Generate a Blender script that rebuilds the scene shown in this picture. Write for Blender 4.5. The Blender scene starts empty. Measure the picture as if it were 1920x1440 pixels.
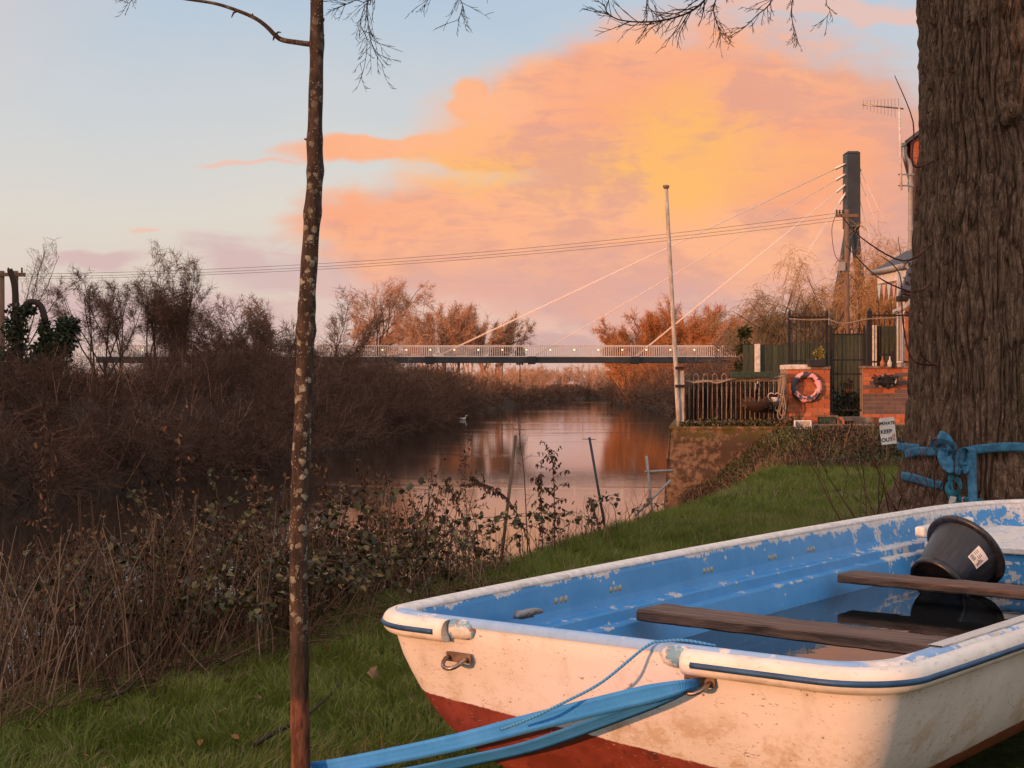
import bpy, math, random
import numpy as np
from mathutils import Vector, Matrix

scene = bpy.context.scene
COL = scene.collection
PI = math.pi


def lin(r, g, b):
    """sRGB bytes -> linear tuple"""
    out = []
    for c in (r, g, b):
        c /= 255.0
        out.append(c / 12.92 if c <= 0.04045 else ((c + 0.055) / 1.055) ** 2.4)
    return tuple(out)


# ------------------------------------------------------------------ camera
EYE = 1.30          # metres above the lawn
FPX = 2800.0        # focal length in pixels of the 1920 px wide photograph
cam_data = bpy.data.cameras.new("camera")
cam_data.sensor_width = 36.0
cam_data.lens = FPX / 1920.0 * 36.0
cam_data.clip_start = 0.05
cam_data.clip_end = 6000.0
cam = bpy.data.objects.new("camera", cam_data)
cam.location = (0, 0, EYE)
cam.rotation_euler = (PI / 2, 0, 0)
COL.objects.link(cam)
scene.camera = cam

scene.view_settings.view_transform = 'Standard'
scene.view_settings.look = 'None'
scene.view_settings.gamma = 1.0
scene.view_settings.exposure = 0.0
scene.view_settings.use_curve_mapping = False
scene.render.engine = 'CYCLES'
scene.cycles.use_denoising = True
scene.cycles.use_adaptive_sampling = True
scene.cycles.adaptive_threshold = 0.015
scene.cycles.max_bounces = 6
scene.cycles.diffuse_bounces = 3
scene.cycles.glossy_bounces = 4
scene.cycles.transmission_bounces = 4
scene.cycles.transparent_max_bounces = 8
scene.cycles.caustics_reflective = False
scene.cycles.caustics_refractive = False

# ------------------------------------------------------------------ sun
SUN_EL = math.radians(3.6)
SUN_AZ = math.atan2(-0.72, -0.69)          # azimuth from +Y towards +X: behind the camera, to the left
SUN_DIR = Vector((math.sin(SUN_AZ) * math.cos(SUN_EL), math.cos(SUN_AZ) * math.cos(SUN_EL), math.sin(SUN_EL)))
sun_data = bpy.data.lights.new("sun", 'SUN')
sun_data.energy = 3.8
sun_data.angle = math.radians(1.2)
sun_data.color = (1.0, 0.43, 0.20)
sun = bpy.data.objects.new("sun", sun_data)
sun.rotation_euler = SUN_DIR.to_track_quat('Z', 'Y').to_euler()
sun.location = (-30, -30, 30)
COL.objects.link(sun)


# ------------------------------------------------------------------ node helper
class NT:
    def __init__(s, tree):
        s.t = tree
        s.n = tree.nodes
        s.l = tree.links

    def _in(s, sock, val):
        if val is None:
            return
        if isinstance(val, bpy.types.NodeSocket):
            s.l.new(val, sock)
        elif isinstance(val, (tuple, list)):
            if sock.type == 'RGBA' and len(val) == 3:
                val = tuple(val) + (1.0,)
            sock.default_value = val
        else:
            if sock.type == 'VECTOR':
                val = (val, val, val)
            sock.default_value = val

    def m(s, op, a, b=None, c=None, clamp=False):
        nd = s.n.new('ShaderNodeMath')
        nd.operation = op
        nd.use_clamp = clamp
        for i, v in enumerate((a, b, c)):
            s._in(nd.inputs[i], v)
        return nd.outputs[0]

    def vm(s, op, a, b=None):
        nd = s.n.new('ShaderNodeVectorMath')
        nd.operation = op
        s._in(nd.inputs[0], a)
        s._in(nd.inputs[1], b)
        return nd.outputs[0]

    def mix(s, f, a, b, blend='MIX'):
        nd = s.n.new('ShaderNodeMix')
        nd.data_type = 'RGBA'
        nd.blend_type = blend
        s._in(nd.inputs[0], f)
        s._in(nd.inputs[6], a)
        s._in(nd.inputs[7], b)
        return nd.outputs[2]

    def ss(s, x, lo, hi, to0=0.0, to1=1.0):
        nd = s.n.new('ShaderNodeMapRange')
        nd.interpolation_type = 'SMOOTHSTEP'
        s._in(nd.inputs[0], x)
        s._in(nd.inputs[1], lo)
        s._in(nd.inputs[2], hi)
        s._in(nd.inputs[3], to0)
        s._in(nd.inputs[4], to1)
        return nd.outputs[0]

    def ramp(s, x, stops, interp='LINEAR'):
        nd = s.n.new('ShaderNodeValToRGB')
        nd.color_ramp.interpolation = interp
        e = nd.color_ramp.elements
        while len(e) < len(stops):
            e.new(0.5)
        for el, (p, c) in zip(e, stops):
            el.position = p
            el.color = tuple(c) + (1.0,) if len(c) == 3 else c
        s._in(nd.inputs[0], x)
        return nd.outputs[0]

    def noise(s, vec, scale, detail=4.0, rough=0.55, dist=0.0, out=0):
        nd = s.n.new('ShaderNodeTexNoise')
        s._in(nd.inputs['Vector'], vec)
        s._in(nd.inputs['Scale'], scale)
        s._in(nd.inputs['Detail'], detail)
        s._in(nd.inputs['Roughness'], rough)
        s._in(nd.inputs['Distortion'], dist)
        return nd.outputs[out]

    def voro(s, vec, scale, feature='F1', out=0, rand=1.0):
        nd = s.n.new('ShaderNodeTexVoronoi')
        nd.feature = feature
        s._in(nd.inputs['Vector'], vec)
        s._in(nd.inputs['Scale'], scale)
        s._in(nd.inputs['Randomness'], rand)
        return nd.outputs[out]

    def xyz(s, v):
        nd = s.n.new('ShaderNodeSeparateXYZ')
        s._in(nd.inputs[0], v)
        return nd.outputs

    def comb(s, x, y, z):
        nd = s.n.new('ShaderNodeCombineXYZ')
        for i, v in enumerate((x, y, z)):
            s._in(nd.inputs[i], v)
        return nd.outputs[0]

    def coord(s, which='Object'):
        nd = s.n.new('ShaderNodeTexCoord')
        return nd.outputs[which]

    def attr(s, name):
        nd = s.n.new('ShaderNodeAttribute')
        nd.attribute_name = name
        return nd.outputs['Fac']

    def objrand(s):
        return s.n.new('ShaderNodeObjectInfo').outputs['Random']

    def scale(s, v, sc):
        nd = s.n.new('ShaderNodeMapping')
        s._in(nd.inputs['Vector'], v)
        nd.inputs['Scale'].default_value = sc
        return nd.outputs[0]

    def bump(s, h, strength=0.5, dist=0.01, normal=None):
        nd = s.n.new('ShaderNodeBump')
        nd.inputs['Strength'].default_value = strength
        nd.inputs['Distance'].default_value = dist
        s._in(nd.inputs['Height'], h)
        if normal is not None:
            s._in(nd.inputs['Normal'], normal)
        return nd.outputs[0]


# ------------------------------------------------------------------ sky
world = bpy.data.worlds.new("World")
scene.world = world
world.use_nodes = True
wt = NT(world.node_tree)
wt.n.clear()
DEG = 57.29578


def sky_nodes():
    d = wt.coord('Generated')
    x, y, z = wt.xyz(d)
    az = wt.m('MULTIPLY', wt.m('ARCTAN2', x, y), DEG)
    el = wt.m('MULTIPLY', wt.m('ARCSINE', z), DEG)
    el0 = el
    # flattened noise space: clouds are wider than they are tall
    p = wt.comb(wt.m('MULTIPLY', az, 0.09), wt.m('MULTIPLY', el, 0.15), wt.m('MULTIPLY', y, 1.5))
    wv = wt.noise(wt.vm('ADD', p, (3.1, 5.2, 8.8)), 1.6, 3.0, 0.6, 0.0, 1)
    wx_, wy_, wz_ = wt.xyz(wv)
    az = wt.m('ADD', az, wt.m('MULTIPLY', wt.m('SUBTRACT', wx_, 0.5), 5.0))
    el = wt.m('ADD', el, wt.m('MULTIPLY', wt.m('SUBTRACT', wy_, 0.5), 3.4))
    f1 = wt.noise(p, 1.0, 6.0, 0.58, 0.25)
    f2 = wt.noise(wt.vm('ADD', p, (7.3, 2.1, 4.0)), 2.6, 5.0, 0.58, 0.5)
    f3 = wt.noise(wt.vm('ADD', p, (1.7, 9.4, 2.0)), 0.75, 4.0, 0.5, 0.3)
    w1 = wt.m('SUBTRACT', f1, 0.5)
    f4 = wt.noise(wt.scale(p, (1.0, 2.2, 1.0)), 6.0, 4.0, 0.62, 0.9)
    w4 = wt.m('SUBTRACT', f4, 0.5)
    w2 = wt.m('SUBTRACT', f2, 0.5)

    def ell(cx, cy, rx, ry):
        a0, e0 = math.degrees(math.atan((cx - 960) / 2800)), math.degrees(math.atan((720 - cy) / 2800))
        ra, re = rx * 0.0200, ry * 0.02046
        u = wt.m('DIVIDE', wt.m('SUBTRACT', az, a0), ra)
        v = wt.m('DIVIDE', wt.m('SUBTRACT', el, e0), re)
        r2 = wt.m('ADD', wt.m('MULTIPLY', u, u), wt.m('MULTIPLY', v, v))
        return wt.m('SUBTRACT', 1.0, wt.m('SQRT', r2))

    def union(lst):
        o = lst[0]
        for k in lst[1:]:
            o = wt.m('SMOOTH_MAX', o, k, 0.12)
        return o
    # clear sky: a gradient by elevation over the physical sky
    elc = wt.m('DIVIDE', wt.m('ADD', el, 6.0), 96.0, clamp=True)

    def ep(e):
        return (e + 6.0) / 96.0
    grad = wt.ramp(elc, [(0.0, lin(216, 176, 160)), (ep(1.0), lin(232, 196, 180)), (ep(3.2), lin(236, 214, 200)),
                         (ep(6.0), lin(233, 224, 212)), (ep(9.5), lin(220, 220, 220)), (ep(14.5), lin(188, 207, 226)),
                         (ep(28), lin(178, 196, 216)), (ep(60), lin(172, 188, 208)), (1.0, lin(168, 184, 206))])
    # a little deeper blue on the left, paler towards the cloud
    lat = wt.ss(az, -19.0, 6.0)
    grad = wt.mix(wt.m('MULTIPLY', wt.m('SUBTRACT', 1.0, lat), 0.06), grad, lin(166, 196, 224))
    sky = wt.n.new('ShaderNodeTexSky')
    sky.sky_type = 'NISHITA'
    sky.sun_disc = False
    sky.sun_elevation = SUN_EL
    sky.sun_rotation = SUN_AZ
    sky.air_density = 1.2
    sky.dust_density = 1.5
    nish = wt.vm('MULTIPLY', sky.outputs[0], (0.12, 0.12, 0.12))
    base = wt.mix(0.10, grad, nish)
    # the sky brightens and warms all round the setting sun
    sd = wt.n.new('ShaderNodeVectorMath')
    sd.operation = 'DOT_PRODUCT'
    wt._in(sd.inputs[0], d)
    sd.inputs[1].default_value = SUN_DIR
    glow = wt.ss(sd.outputs['Value'], -0.25, 1.0)
    gl2 = wt.m('MULTIPLY', glow, wt.ss(el, 75.0, 0.0, 0.55, 1.0))
    base = wt.mix(1.0, base, wt.vm('MULTIPLY', wt.comb(gl2, gl2, gl2), (1.0, 0.80, 0.68)), 'ADD')
    # high sunlit cumulus bank
    big = union([ell(1350, 320, 600, 300), ell(1030, 460, 480, 170), ell(1140, 170, 250, 125), ell(1500, 200, 320, 110),
                 ell(900, 185, 70, 50), ell(760, 283, 230, 30), ell(1000, 290, 300, 60), ell(1640, 380, 400, 260),
                 ell(2150, 300, 500, 260), ell(730, 450, 210, 95)])
    bf = wt.m('ADD', big, wt.m('ADD', wt.m('MULTIPLY', w1, 0.55), wt.m('ADD', wt.m('MULTIPLY', w2, 0.34), wt.m('MULTIPLY', w4, 0.22))))
    bd = wt.ss(bf, -0.05, 0.40)
    # clear lane between the cloud's crown and the strip above it
    # lower, thin, pink stratum near the horizon
    low = union([ell(1150, 560, 760, 110), ell(1300, 640, 900, 60), ell(640, 520, 330, 60), ell(420, 500, 110, 52), ell(190, 512, 110, 22),
                 ell(250, 600, 420, 60)])
    lf = wt.m('ADD', low, wt.m('ADD', wt.m('MULTIPLY', w1, 1.0), wt.m('MULTIPLY', w4, 0.7)))
    ld = wt.m('MULTIPLY', wt.ss(lf, -0.08, 0.62), 0.85)
    # wisps and the strip over the top right
    wi = union([ell(1530, 36, 200, 26), ell(500, 305, 100, 8), ell(1660, 48, 150, 26), ell(268, 455, 40, 9)])
    wd = wt.m('MULTIPLY', wt.ss(wt.m('ADD', wi, wt.m('MULTIPLY', w2, 1.0)), 0.05, 0.5), 0.65)
    # the rest of the sky dome: scattered cloud of the same kind
    p2 = wt.comb(wt.m('MULTIPLY', x, 2.2), wt.m('MULTIPLY', y, 2.2), wt.m('MULTIPLY', z, 5.0))
    g = wt.noise(p2, 1.0, 4.0, 0.55, 0.2)
    away = wt.ss(wt.m('ADD', wt.m('ABSOLUTE', az), wt.m('MULTIPLY', el, 1.3)), 30.0, 46.0)
    gd = wt.m('MULTIPLY', wt.m('MULTIPLY', wt.ss(g, 0.40, 0.60), away), 0.85)
    # cloud colours
    gold = union([ell(1180, 320, 420, 130), ell(900, 330, 230, 60), ell(1290, 270, 260, 120)])
    gm = wt.m('MULTIPLY', wt.ss(wt.m('ADD', gold, wt.m('ADD', wt.m('MULTIPLY', w2, 1.5), wt.m('MULTIPLY', w1, 0.5))), 0.0, 1.0), 0.85)
    peach = wt.mix(wt.ss(f3, 0.38, 0.62), lin(250, 166, 128), lin(254, 184, 142))
    ccol = wt.mix(gm, peach, lin(255, 190, 108))
    # mauve shade in hollows and towards the base
    hol = wt.ss(wt.m('ADD', wt.m('ADD', f2, wt.m('MULTIPLY', w4, 0.55)), wt.m('MULTIPLY', w1, 0.6)), 0.58, 0.34)
    ccol = wt.mix(wt.m('MULTIPLY', hol, 0.6), ccol, lin(218, 160, 146))
    basem = wt.ss(wt.m('ADD', el, wt.m('MULTIPLY', w1, 5.0)), 5.6, 2.6)
    ccol = wt.mix(wt.m('MULTIPLY', basem, 0.75), ccol, lin(222, 172, 162))
    rightm = wt.ss(az, 10.5, 16.0)
    ccol = wt.mix(wt.m('MULTIPLY', rightm, wt.m('MULTIPLY', wt.ss(f1, 0.62, 0.4), 0.6)), ccol, lin(214, 168, 158))
    lcol = wt.mix(wt.ss(f2, 0.40, 0.6), lin(208, 168, 164), lin(240, 190, 172))
    lcol = wt.mix(wt.ss(az, -4.0, -10.0), lcol, lin(214, 182, 180))
    out = wt.mix(gd, base, wt.mix(wt.ss(f3, 0.4, 0.6), lin(236, 196, 176), lin(250, 212, 186)))
    out = wt.mix(ld, out, lcol)
    out = wt.mix(wd, out, lin(246, 190, 166))
    out = wt.mix(bd, out, ccol)
    # sky brightened with elevation above the view: added fill light for shaded sides
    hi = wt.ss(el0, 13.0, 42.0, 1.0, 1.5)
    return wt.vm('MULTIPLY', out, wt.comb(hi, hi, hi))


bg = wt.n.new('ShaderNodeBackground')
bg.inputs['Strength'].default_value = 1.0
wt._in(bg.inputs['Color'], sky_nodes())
wo = wt.n.new('ShaderNodeOutputWorld')
wt.l.new(bg.outputs[0], wo.inputs[0])
world.cycles.sampling_method = 'MANUAL'
world.cycles.sample_map_resolution = 512


# ------------------------------------------------------------------ object helpers
def tag(o, label=None, cat=None, group=None, kind=None):
    if label:
        o['label'] = label
    if cat:
        o['category'] = cat
    if group:
        o['group'] = group
    if kind:
        o['kind'] = kind
    return o


def empty(name, loc=(0, 0, 0), rz=0.0, parent=None):
    o = bpy.data.objects.new(name, None)
    o.empty_display_size = 0.2
    o.location = loc
    o.rotation_euler = (0, 0, rz)
    COL.objects.link(o)
    if parent:
        o.parent = parent
    return o


def link_mesh(name, me, mat=None, parent=None, loc=(0, 0, 0), rot=(0, 0, 0), scale=(1, 1, 1)):
    o = bpy.data.objects.new(name, me)
    if mat is not None and len(me.materials) == 0:
        me.materials.append(mat)
    o.location = loc
    o.rotation_euler = rot
    o.scale = scale
    COL.objects.link(o)
    if parent:
        o.parent = parent
    return o


def np_mesh(name, V, F, smooth=False, **attrs):
    """mesh from numpy arrays, faces all of one size"""
    me = bpy.data.meshes.new(name)
    V = np.asarray(V, dtype=np.float32)
    F = np.asarray(F, dtype=np.int32)
    n, k = F.shape
    me.vertices.add(len(V))
    me.vertices.foreach_set('co', V.ravel())
    me.loops.add(n * k)
    me.loops.foreach_set('vertex_index', F.ravel())
    me.polygons.add(n)
    me.polygons.foreach_set('loop_start', np.arange(0, n * k, k, dtype=np.int32))
    me.polygons.foreach_set('use_smooth', np.full(n, smooth, dtype=bool))
    for a, val in attrs.items():
        at = me.attributes.new(a, 'FLOAT', 'POINT')
        at.data.foreach_set('value', np.asarray(val, dtype=np.float32))
    me.update(calc_edges=True)
    return me


class MB:
    """collects simple shapes into one mesh"""
    def __init__(s):
        s.v = []
        s.f = []

    def add(s, verts, faces):
        n = len(s.v)
        s.v.extend(tuple(v) for v in verts)
        s.f.extend(tuple(i + n for i in f) for f in faces)
        return s

    def box(s, c, size, rot=None, taper=1.0):
        hx, hy, hz = size[0] / 2, size[1] / 2, size[2] / 2
        vs = []
        for z, t in ((-hz, 1.0), (hz, taper)):
            for x, y in ((-hx, -hy), (hx, -hy), (hx, hy), (-hx, hy)):
                v = Vector((x * t, y * t, z))
                if rot is not None:
                    v = rot @ v
                vs.append((v.x + c[0], v.y + c[1], v.z + c[2]))
        s.add(vs, [(3, 2, 1, 0), (4, 5, 6, 7), (0, 1, 5, 4), (1, 2, 6, 5), (2, 3, 7, 6), (3, 0, 4, 7)])
        return s

    def tube(s, pts, r, sides=8, caps=True, flat=1.0, flatdir=None):
        pts = [Vector(p) for p in pts]
        n = len(pts)
        rs = r if isinstance(r, (list, tuple, np.ndarray)) else [r] * n
        vs = []
        prev = None
        for i, p in enumerate(pts):
            t = (pts[min(i + 1, n - 1)] - pts[max(i - 1, 0)])
            if t.length < 1e-9:
                t = Vector((0, 0, 1))
            t.normalize()
            if prev is None:
                a = Vector((0, 0, 1)) if abs(t.z) < 0.9 else Vector((1, 0, 0))
                if flatdir is not None:
                    a = Vector(flatdir)
                b = t.cross(a).normalized()
            else:
                b = (prev - t * prev.dot(t))
                b = b.normalized() if b.length > 1e-6 else t.orthogonal().normalized()
            prev = b
            c = t.cross(b)
            for k in range(sides):
                an = 2 * PI * k / sides
                vs.append(p + b * (math.cos(an) * rs[i]) + c * (math.sin(an) * rs[i] * flat))
        fs = []
        for i in range(n - 1):
            for k in range(sides):
                k2 = (k + 1) % sides
                fs.append((i * sides + k, i * sides + k2, (i + 1) * sides + k2, (i + 1) * sides + k))
        if caps:
            fs.append(tuple(range(sides - 1, -1, -1)))
            fs.append(tuple((n - 1) * sides + k for k in range(sides)))
        s.add(vs, fs)
        return s

    def ribbon(s, pts, wdirs, width, thick=0.003):
        """flat strap: width direction given for each point"""
        pts = [Vector(p) for p in pts]
        n = len(pts)
        vs = []
        for i, p in enumerate(pts):
            t = (pts[min(i + 1, n - 1)] - pts[max(i - 1, 0)]).normalized()
            w = Vector(wdirs[i]) if isinstance(wdirs, list) else Vector(wdirs)
            w = (w - t * w.dot(t)).normalized()
            nn = t.cross(w).normalized()
            wd = width[i] if isinstance(width, (list, tuple)) else width
            for a, b in ((-1, -1), (1, -1), (1, 1), (-1, 1)):
                vs.append(p + w * (a * wd / 2) + nn * (b * thick / 2))
        fs = []
        for i in range(n - 1):
            for k in range(4):
                k2 = (k + 1) % 4
                fs.append((i * 4 + k, i * 4 + k2, (i + 1) * 4 + k2, (i + 1) * 4 + k))
        fs.append((3, 2, 1, 0))
        fs.append(tuple((n - 1) * 4 + k for k in range(4)))
        s.add(vs, fs)
        return s

    def lathe(s, prof, sides=24, M=None):
        vs = []
        for r, z in prof:
            for k in range(sides):
                a = 2 * PI * k / sides
                v = Vector((r * math.cos(a), r * math.sin(a), z))
                vs.append(M @ v if M is not None else v)
        fs = []
        for i in range(len(prof) - 1):
            for k in range(sides):
                k2 = (k + 1) % sides
                fs.append((i * sides + k, i * sides + k2, (i + 1) * sides + k2, (i + 1) * sides + k))
        s.add(vs, fs)
        return s

    def torus(s, c, R, r, axis=(0, 1, 0), n=28, k=8, a0=0.0, a1=2 * PI):
        q = Vector(axis).to_track_quat('Z', 'Y')
        full = abs(a1 - a0 - 2 * PI) < 1e-6
        pts = []
        cnt = n if full else n + 1
        vs = []
        for i in range(cnt):
            a = a0 + (a1 - a0) * i / n
            for j in range(k):
                b = 2 * PI * j / k
                v = Vector(((R + r * math.cos(b)) * math.cos(a), (R + r * math.cos(b)) * math.sin(a), r * math.sin(b)))
                vs.append(q @ v + Vector(c))
        fs = []
        for i in range(n):
            i2 = (i + 1) % cnt
            for j in range(k):
                j2 = (j + 1) % k
                fs.append((i * k + j, i2 * k + j, i2 * k + j2, i * k + j2))
        s.add(vs, fs)
        return s

    def mesh(s, name, smooth=False):
        me = bpy.data.meshes.new(name)
        me.from_pydata([tuple(v) for v in s.v], [], s.f)
        if smooth:
            me.polygons.foreach_set('use_smooth', np.ones(len(me.polygons), dtype=bool))
        me.update()
        return me

    def build(s, name, mat, parent=None, smooth=False, loc=(0, 0, 0), rot=(0, 0, 0), bevel=0.0):
        o = link_mesh(name, s.mesh(name, smooth), mat, parent, loc, rot)
        if bevel:
            b = o.modifiers.new('bevel', 'BEVEL')
            b.width = bevel
            b.segments = 2
            b.limit_method = 'ANGLE'
        return o


def catmull(pts, n=8):
    pts = [Vector(p) for p in pts]
    out = []
    for i in range(len(pts) - 1):
        p0 = pts[max(i - 1, 0)]
        p1, p2 = pts[i], pts[i + 1]
        p3 = pts[min(i + 2, len(pts) - 1)]
        for k in range(n):
            t = k / n
            out.append(0.5 * ((2 * p1) + (p2 - p0) * t + (2 * p0 - 5 * p1 + 4 * p2 - p3) * t * t + (3 * p1 - p0 - 3 * p2 + p3) * t ** 3))
    out.append(pts[-1])
    return out


def W(px, py, Y):
    """the point at depth Y that lies on the sight line measured at px, py in the photograph"""
    return Vector(((px - 960.0) / FPX * Y, Y, EYE - (py - 720.0) / FPX * Y))


def copy_tree(o, parent=None):
    c = o.copy()
    COL.objects.link(c)
    c.parent = parent
    for ch in o.children:
        copy_tree(ch, c)
    return c


# ------------------------------------------------------------------ numpy noise
def _hash(ix, iy, iz, seed):
    h = (ix.astype(np.int64) * 374761393 + iy.astype(np.int64) * 668265263 + iz.astype(np.int64) * 2147483647 + seed * 1274126177) & 0xFFFFFFFF
    h = ((h ^ (h >> 13)) * 1274126177) & 0xFFFFFFFF
    h = (h ^ (h >> 16)) & 0xFFFF
    return h / 65535.0


def vnoise(x, y, z=None, seed=0):
    x = np.asarray(x, dtype=np.float64)
    y = np.asarray(y, dtype=np.float64)
    z = np.zeros_like(x) if z is None else np.asarray(z, dtype=np.float64)
    x, y, z = np.broadcast_arrays(x, y, z)
    ix, iy, iz = np.floor(x), np.floor(y), np.floor(z)
    fx, fy, fz = x - ix, y - iy, z - iz
    ux, uy, uz = fx * fx * (3 - 2 * fx), fy * fy * (3 - 2 * fy), fz * fz * (3 - 2 * fz)
    r = 0
    for dx in (0, 1):
        for dy in (0, 1):
            for dz in (0, 1):
                wgt = (ux if dx else 1 - ux) * (uy if dy else 1 - uy) * (uz if dz else 1 - uz)
                r = r + wgt * _hash(ix + dx, iy + dy, iz + dz, seed)
    return r


def fbm(x, y, z=None, oct=4, seed=0):
    a, s, t = 0.5, 0.0, 0.0
    z = np.zeros_like(np.asarray(x, dtype=float)) if z is None else z
    f = 1.0
    for o in range(oct):
        s = s + a * vnoise(np.asarray(x) * f, np.asarray(y) * f, np.asarray(z) * f, seed + o * 17)
        t += a
        a *= 0.5
        f *= 2.03
    return s / t


def sstep(x, a, b):
    t = np.clip((x - a) / (b - a), 0, 1)
    return t * t * (3 - 2 * t)


# ------------------------------------------------------------------ materials
def new_mat(name):
    m = bpy.data.materials.new(name)
    m.use_nodes = True
    nt = NT(m.node_tree)
    nt.n.clear()
    out = nt.n.new('ShaderNodeOutputMaterial')
    b = nt.n.new('ShaderNodeBsdfPrincipled')
    nt.l.new(b.outputs[0], out.inputs[0])
    return m, nt, b


def setb(nt, b, color=None, rough=None, metal=None, normal=None, spec=None, **kw):
    if color is not None:
        nt._in(b.inputs['Base Color'], color)
    if rough is not None:
        nt._in(b.inputs['Roughness'], rough)
    if metal is not None:
        nt._in(b.inputs['Metallic'], metal)
    if normal is not None:
        nt._in(b.inputs['Normal'], normal)
    if spec is not None:
        nt._in(b.inputs['Specular IOR Level'], spec)
    for k, v in kw.items():
        nt._in(b.inputs[k], v)


def simple_mat(name, c1, c2=None, scale=8.0, rough=0.7, metal=0.0, bump=0.3, bdist=0.004, spec=0.3, stretch=(1, 1, 1), rnd=0.0):
    """two-tone noisy surface"""
    m, nt, b = new_mat(name)
    v = nt.scale(nt.coord('Object'), stretch)
    n1 = nt.noise(v, scale, 5, 0.6)
    n2 = nt.noise(v, scale * 6, 3, 0.6)
    c2 = c2 or tuple(c * 0.6 for c in c1)
    f = nt.ss(nt.m('ADD', nt.m('MULTIPLY', n1, 0.75), nt.m('MULTIPLY', n2, 0.25)), 0.35, 0.65)
    col = nt.mix(f, c2, c1)
    if rnd:
        r = nt.objrand()
        col = nt.mix(1.0, col, nt.ramp(r, [(0, (1 - rnd,) * 3), (1, (1 + rnd,) * 3)]), 'MULTIPLY')
    setb(nt, b, col, rough, metal, nt.bump(nt.m('ADD', n1, nt.m('MULTIPLY', n2, 0.5)), bump, bdist), spec)
    return m


def attr_mat(name, stops, rough=0.8, spec=0.15, attr='rnd', trans=0.0, noise_scale=None, c_noise=None):
    """colour picked along a ramp by a stored random number for each stem or leaf"""
    m, nt, b = new_mat(name)
    col = nt.ramp(nt.attr(attr), stops)
    if noise_scale:
        n = nt.noise(nt.coord('Object'), noise_scale, 3, 0.6)
        col = nt.mix(nt.ss(n, 0.4, 0.65), col, c_noise)
    setb(nt, b, col, rough, spec=spec)
    if trans:
        nt._in(b.inputs['Transmission Weight'], 0.0)
        tr = nt.n.new('ShaderNodeBsdfTranslucent')
        nt._in(tr.inputs[0], col)
        mx = nt.n.new('ShaderNodeMixShader')
        mx.inputs[0].default_value = trans
        out = [n_ for n_ in nt.n if n_.type == 'OUTPUT_MATERIAL'][0]
        nt.l.new(b.outputs[0], mx.inputs[1])
        nt.l.new(tr.outputs[0], mx.inputs[2])
        nt.l.new(mx.outputs[0], out.inputs[0])
    return m


M = {}
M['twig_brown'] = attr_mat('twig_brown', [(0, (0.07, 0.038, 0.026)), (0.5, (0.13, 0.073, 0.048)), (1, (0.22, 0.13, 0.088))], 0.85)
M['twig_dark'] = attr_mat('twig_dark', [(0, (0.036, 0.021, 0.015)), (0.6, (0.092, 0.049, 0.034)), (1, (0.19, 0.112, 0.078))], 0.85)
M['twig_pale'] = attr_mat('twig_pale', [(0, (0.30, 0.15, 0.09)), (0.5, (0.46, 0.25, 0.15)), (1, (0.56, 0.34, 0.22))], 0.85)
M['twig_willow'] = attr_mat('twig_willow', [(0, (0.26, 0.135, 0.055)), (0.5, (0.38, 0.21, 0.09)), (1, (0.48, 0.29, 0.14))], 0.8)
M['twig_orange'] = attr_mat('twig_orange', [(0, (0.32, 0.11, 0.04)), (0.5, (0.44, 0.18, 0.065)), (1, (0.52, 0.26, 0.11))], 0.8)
M['bark'] = attr_mat('bark', [(0, (0.05, 0.035, 0.027)), (1, (0.11, 0.08, 0.06))], 0.9)
M['ivy'] = attr_mat('ivy', [(0, (0.012, 0.018, 0.008)), (0.6, (0.022, 0.036, 0.013)), (1, (0.045, 0.06, 0.02))], 0.5, 0.4)
M['mistletoe'] = attr_mat('mistletoe', [(0, (0.04, 0.05, 0.02)), (1, (0.09, 0.09, 0.03))], 0.7)

# ------------------------------------------------------------------ terrain and river
WATER_Z = -2.20
LEFT_BANK = np.array([(-260, -120), (-110, -40), (-52, 5), (-24, 27), (-14.5, 42), (-12, 56), (-9.9, 69), (-7.6, 100), (-6.2, 138),
                      (-5.4, 169), (-1.5, 215), (4.6, 265), (13, 330), (22, 372), (60, 420), (160, 470)], float)
RIGHT_BANK = np.array([(-230, -150), (-90, -62), (-40, -6), (-24, 4.5), (-9.0, 5.6), (-4.3, 6.8), (-3.4, 8.6), (-2.6, 10.3), (-1.75, 12.4), (-0.9, 14.7), (0.3, 18),
                       (1.5, 22.3), (2.55, 25.9), (3.0, 27.2), (4.75, 40), (9.4, 75), (14.6, 120), (19, 165), (20.3, 196), (18.4, 238),
                       (17.8, 270), (20, 312), (27, 350), (66, 392), (165, 440)], float)
RIVER_POLY = np.vstack([LEFT_BANK, RIGHT_BANK[::-1]])


def dist_line(x, y, L):
    best = np.full(x.shape, 1e9)
    for (ax, ay), (bx, by) in zip(L[:-1], L[1:]):
        dx, dy = bx - ax, by - ay
        t = np.clip(((x - ax) * dx + (y - ay) * dy) / (dx * dx + dy * dy), 0, 1)
        best = np.minimum(best, np.hypot(x - ax - t * dx, y - ay - t * dy))
    return best


def in_poly(x, y, P):
    ins = np.zeros(x.shape, bool)
    j = len(P) - 1
    for i in range(len(P)):
        xi, yi = P[i]
        xj, yj = P[j]
        c = ((yi > y) != (yj > y)) & (x < (xj - xi) * (y - yi) / (yj - yi + 1e-12) + xi)
        ins ^= c
        j = i
    return ins


def bank_info(x, y):
    """distance from the water's edge (negative in the river) and whether the right bank is nearer"""
    x = np.asarray(x, float)
    y = np.asarray(y, float)
    dl, dr = dist_line(x, y, LEFT_BANK), dist_line(x, y, RIGHT_BANK)
    d = np.minimum(dl, dr)
    ins = in_poly(x, y, RIVER_POLY)
    return np.where(ins, -d, d), dr < dl


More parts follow.
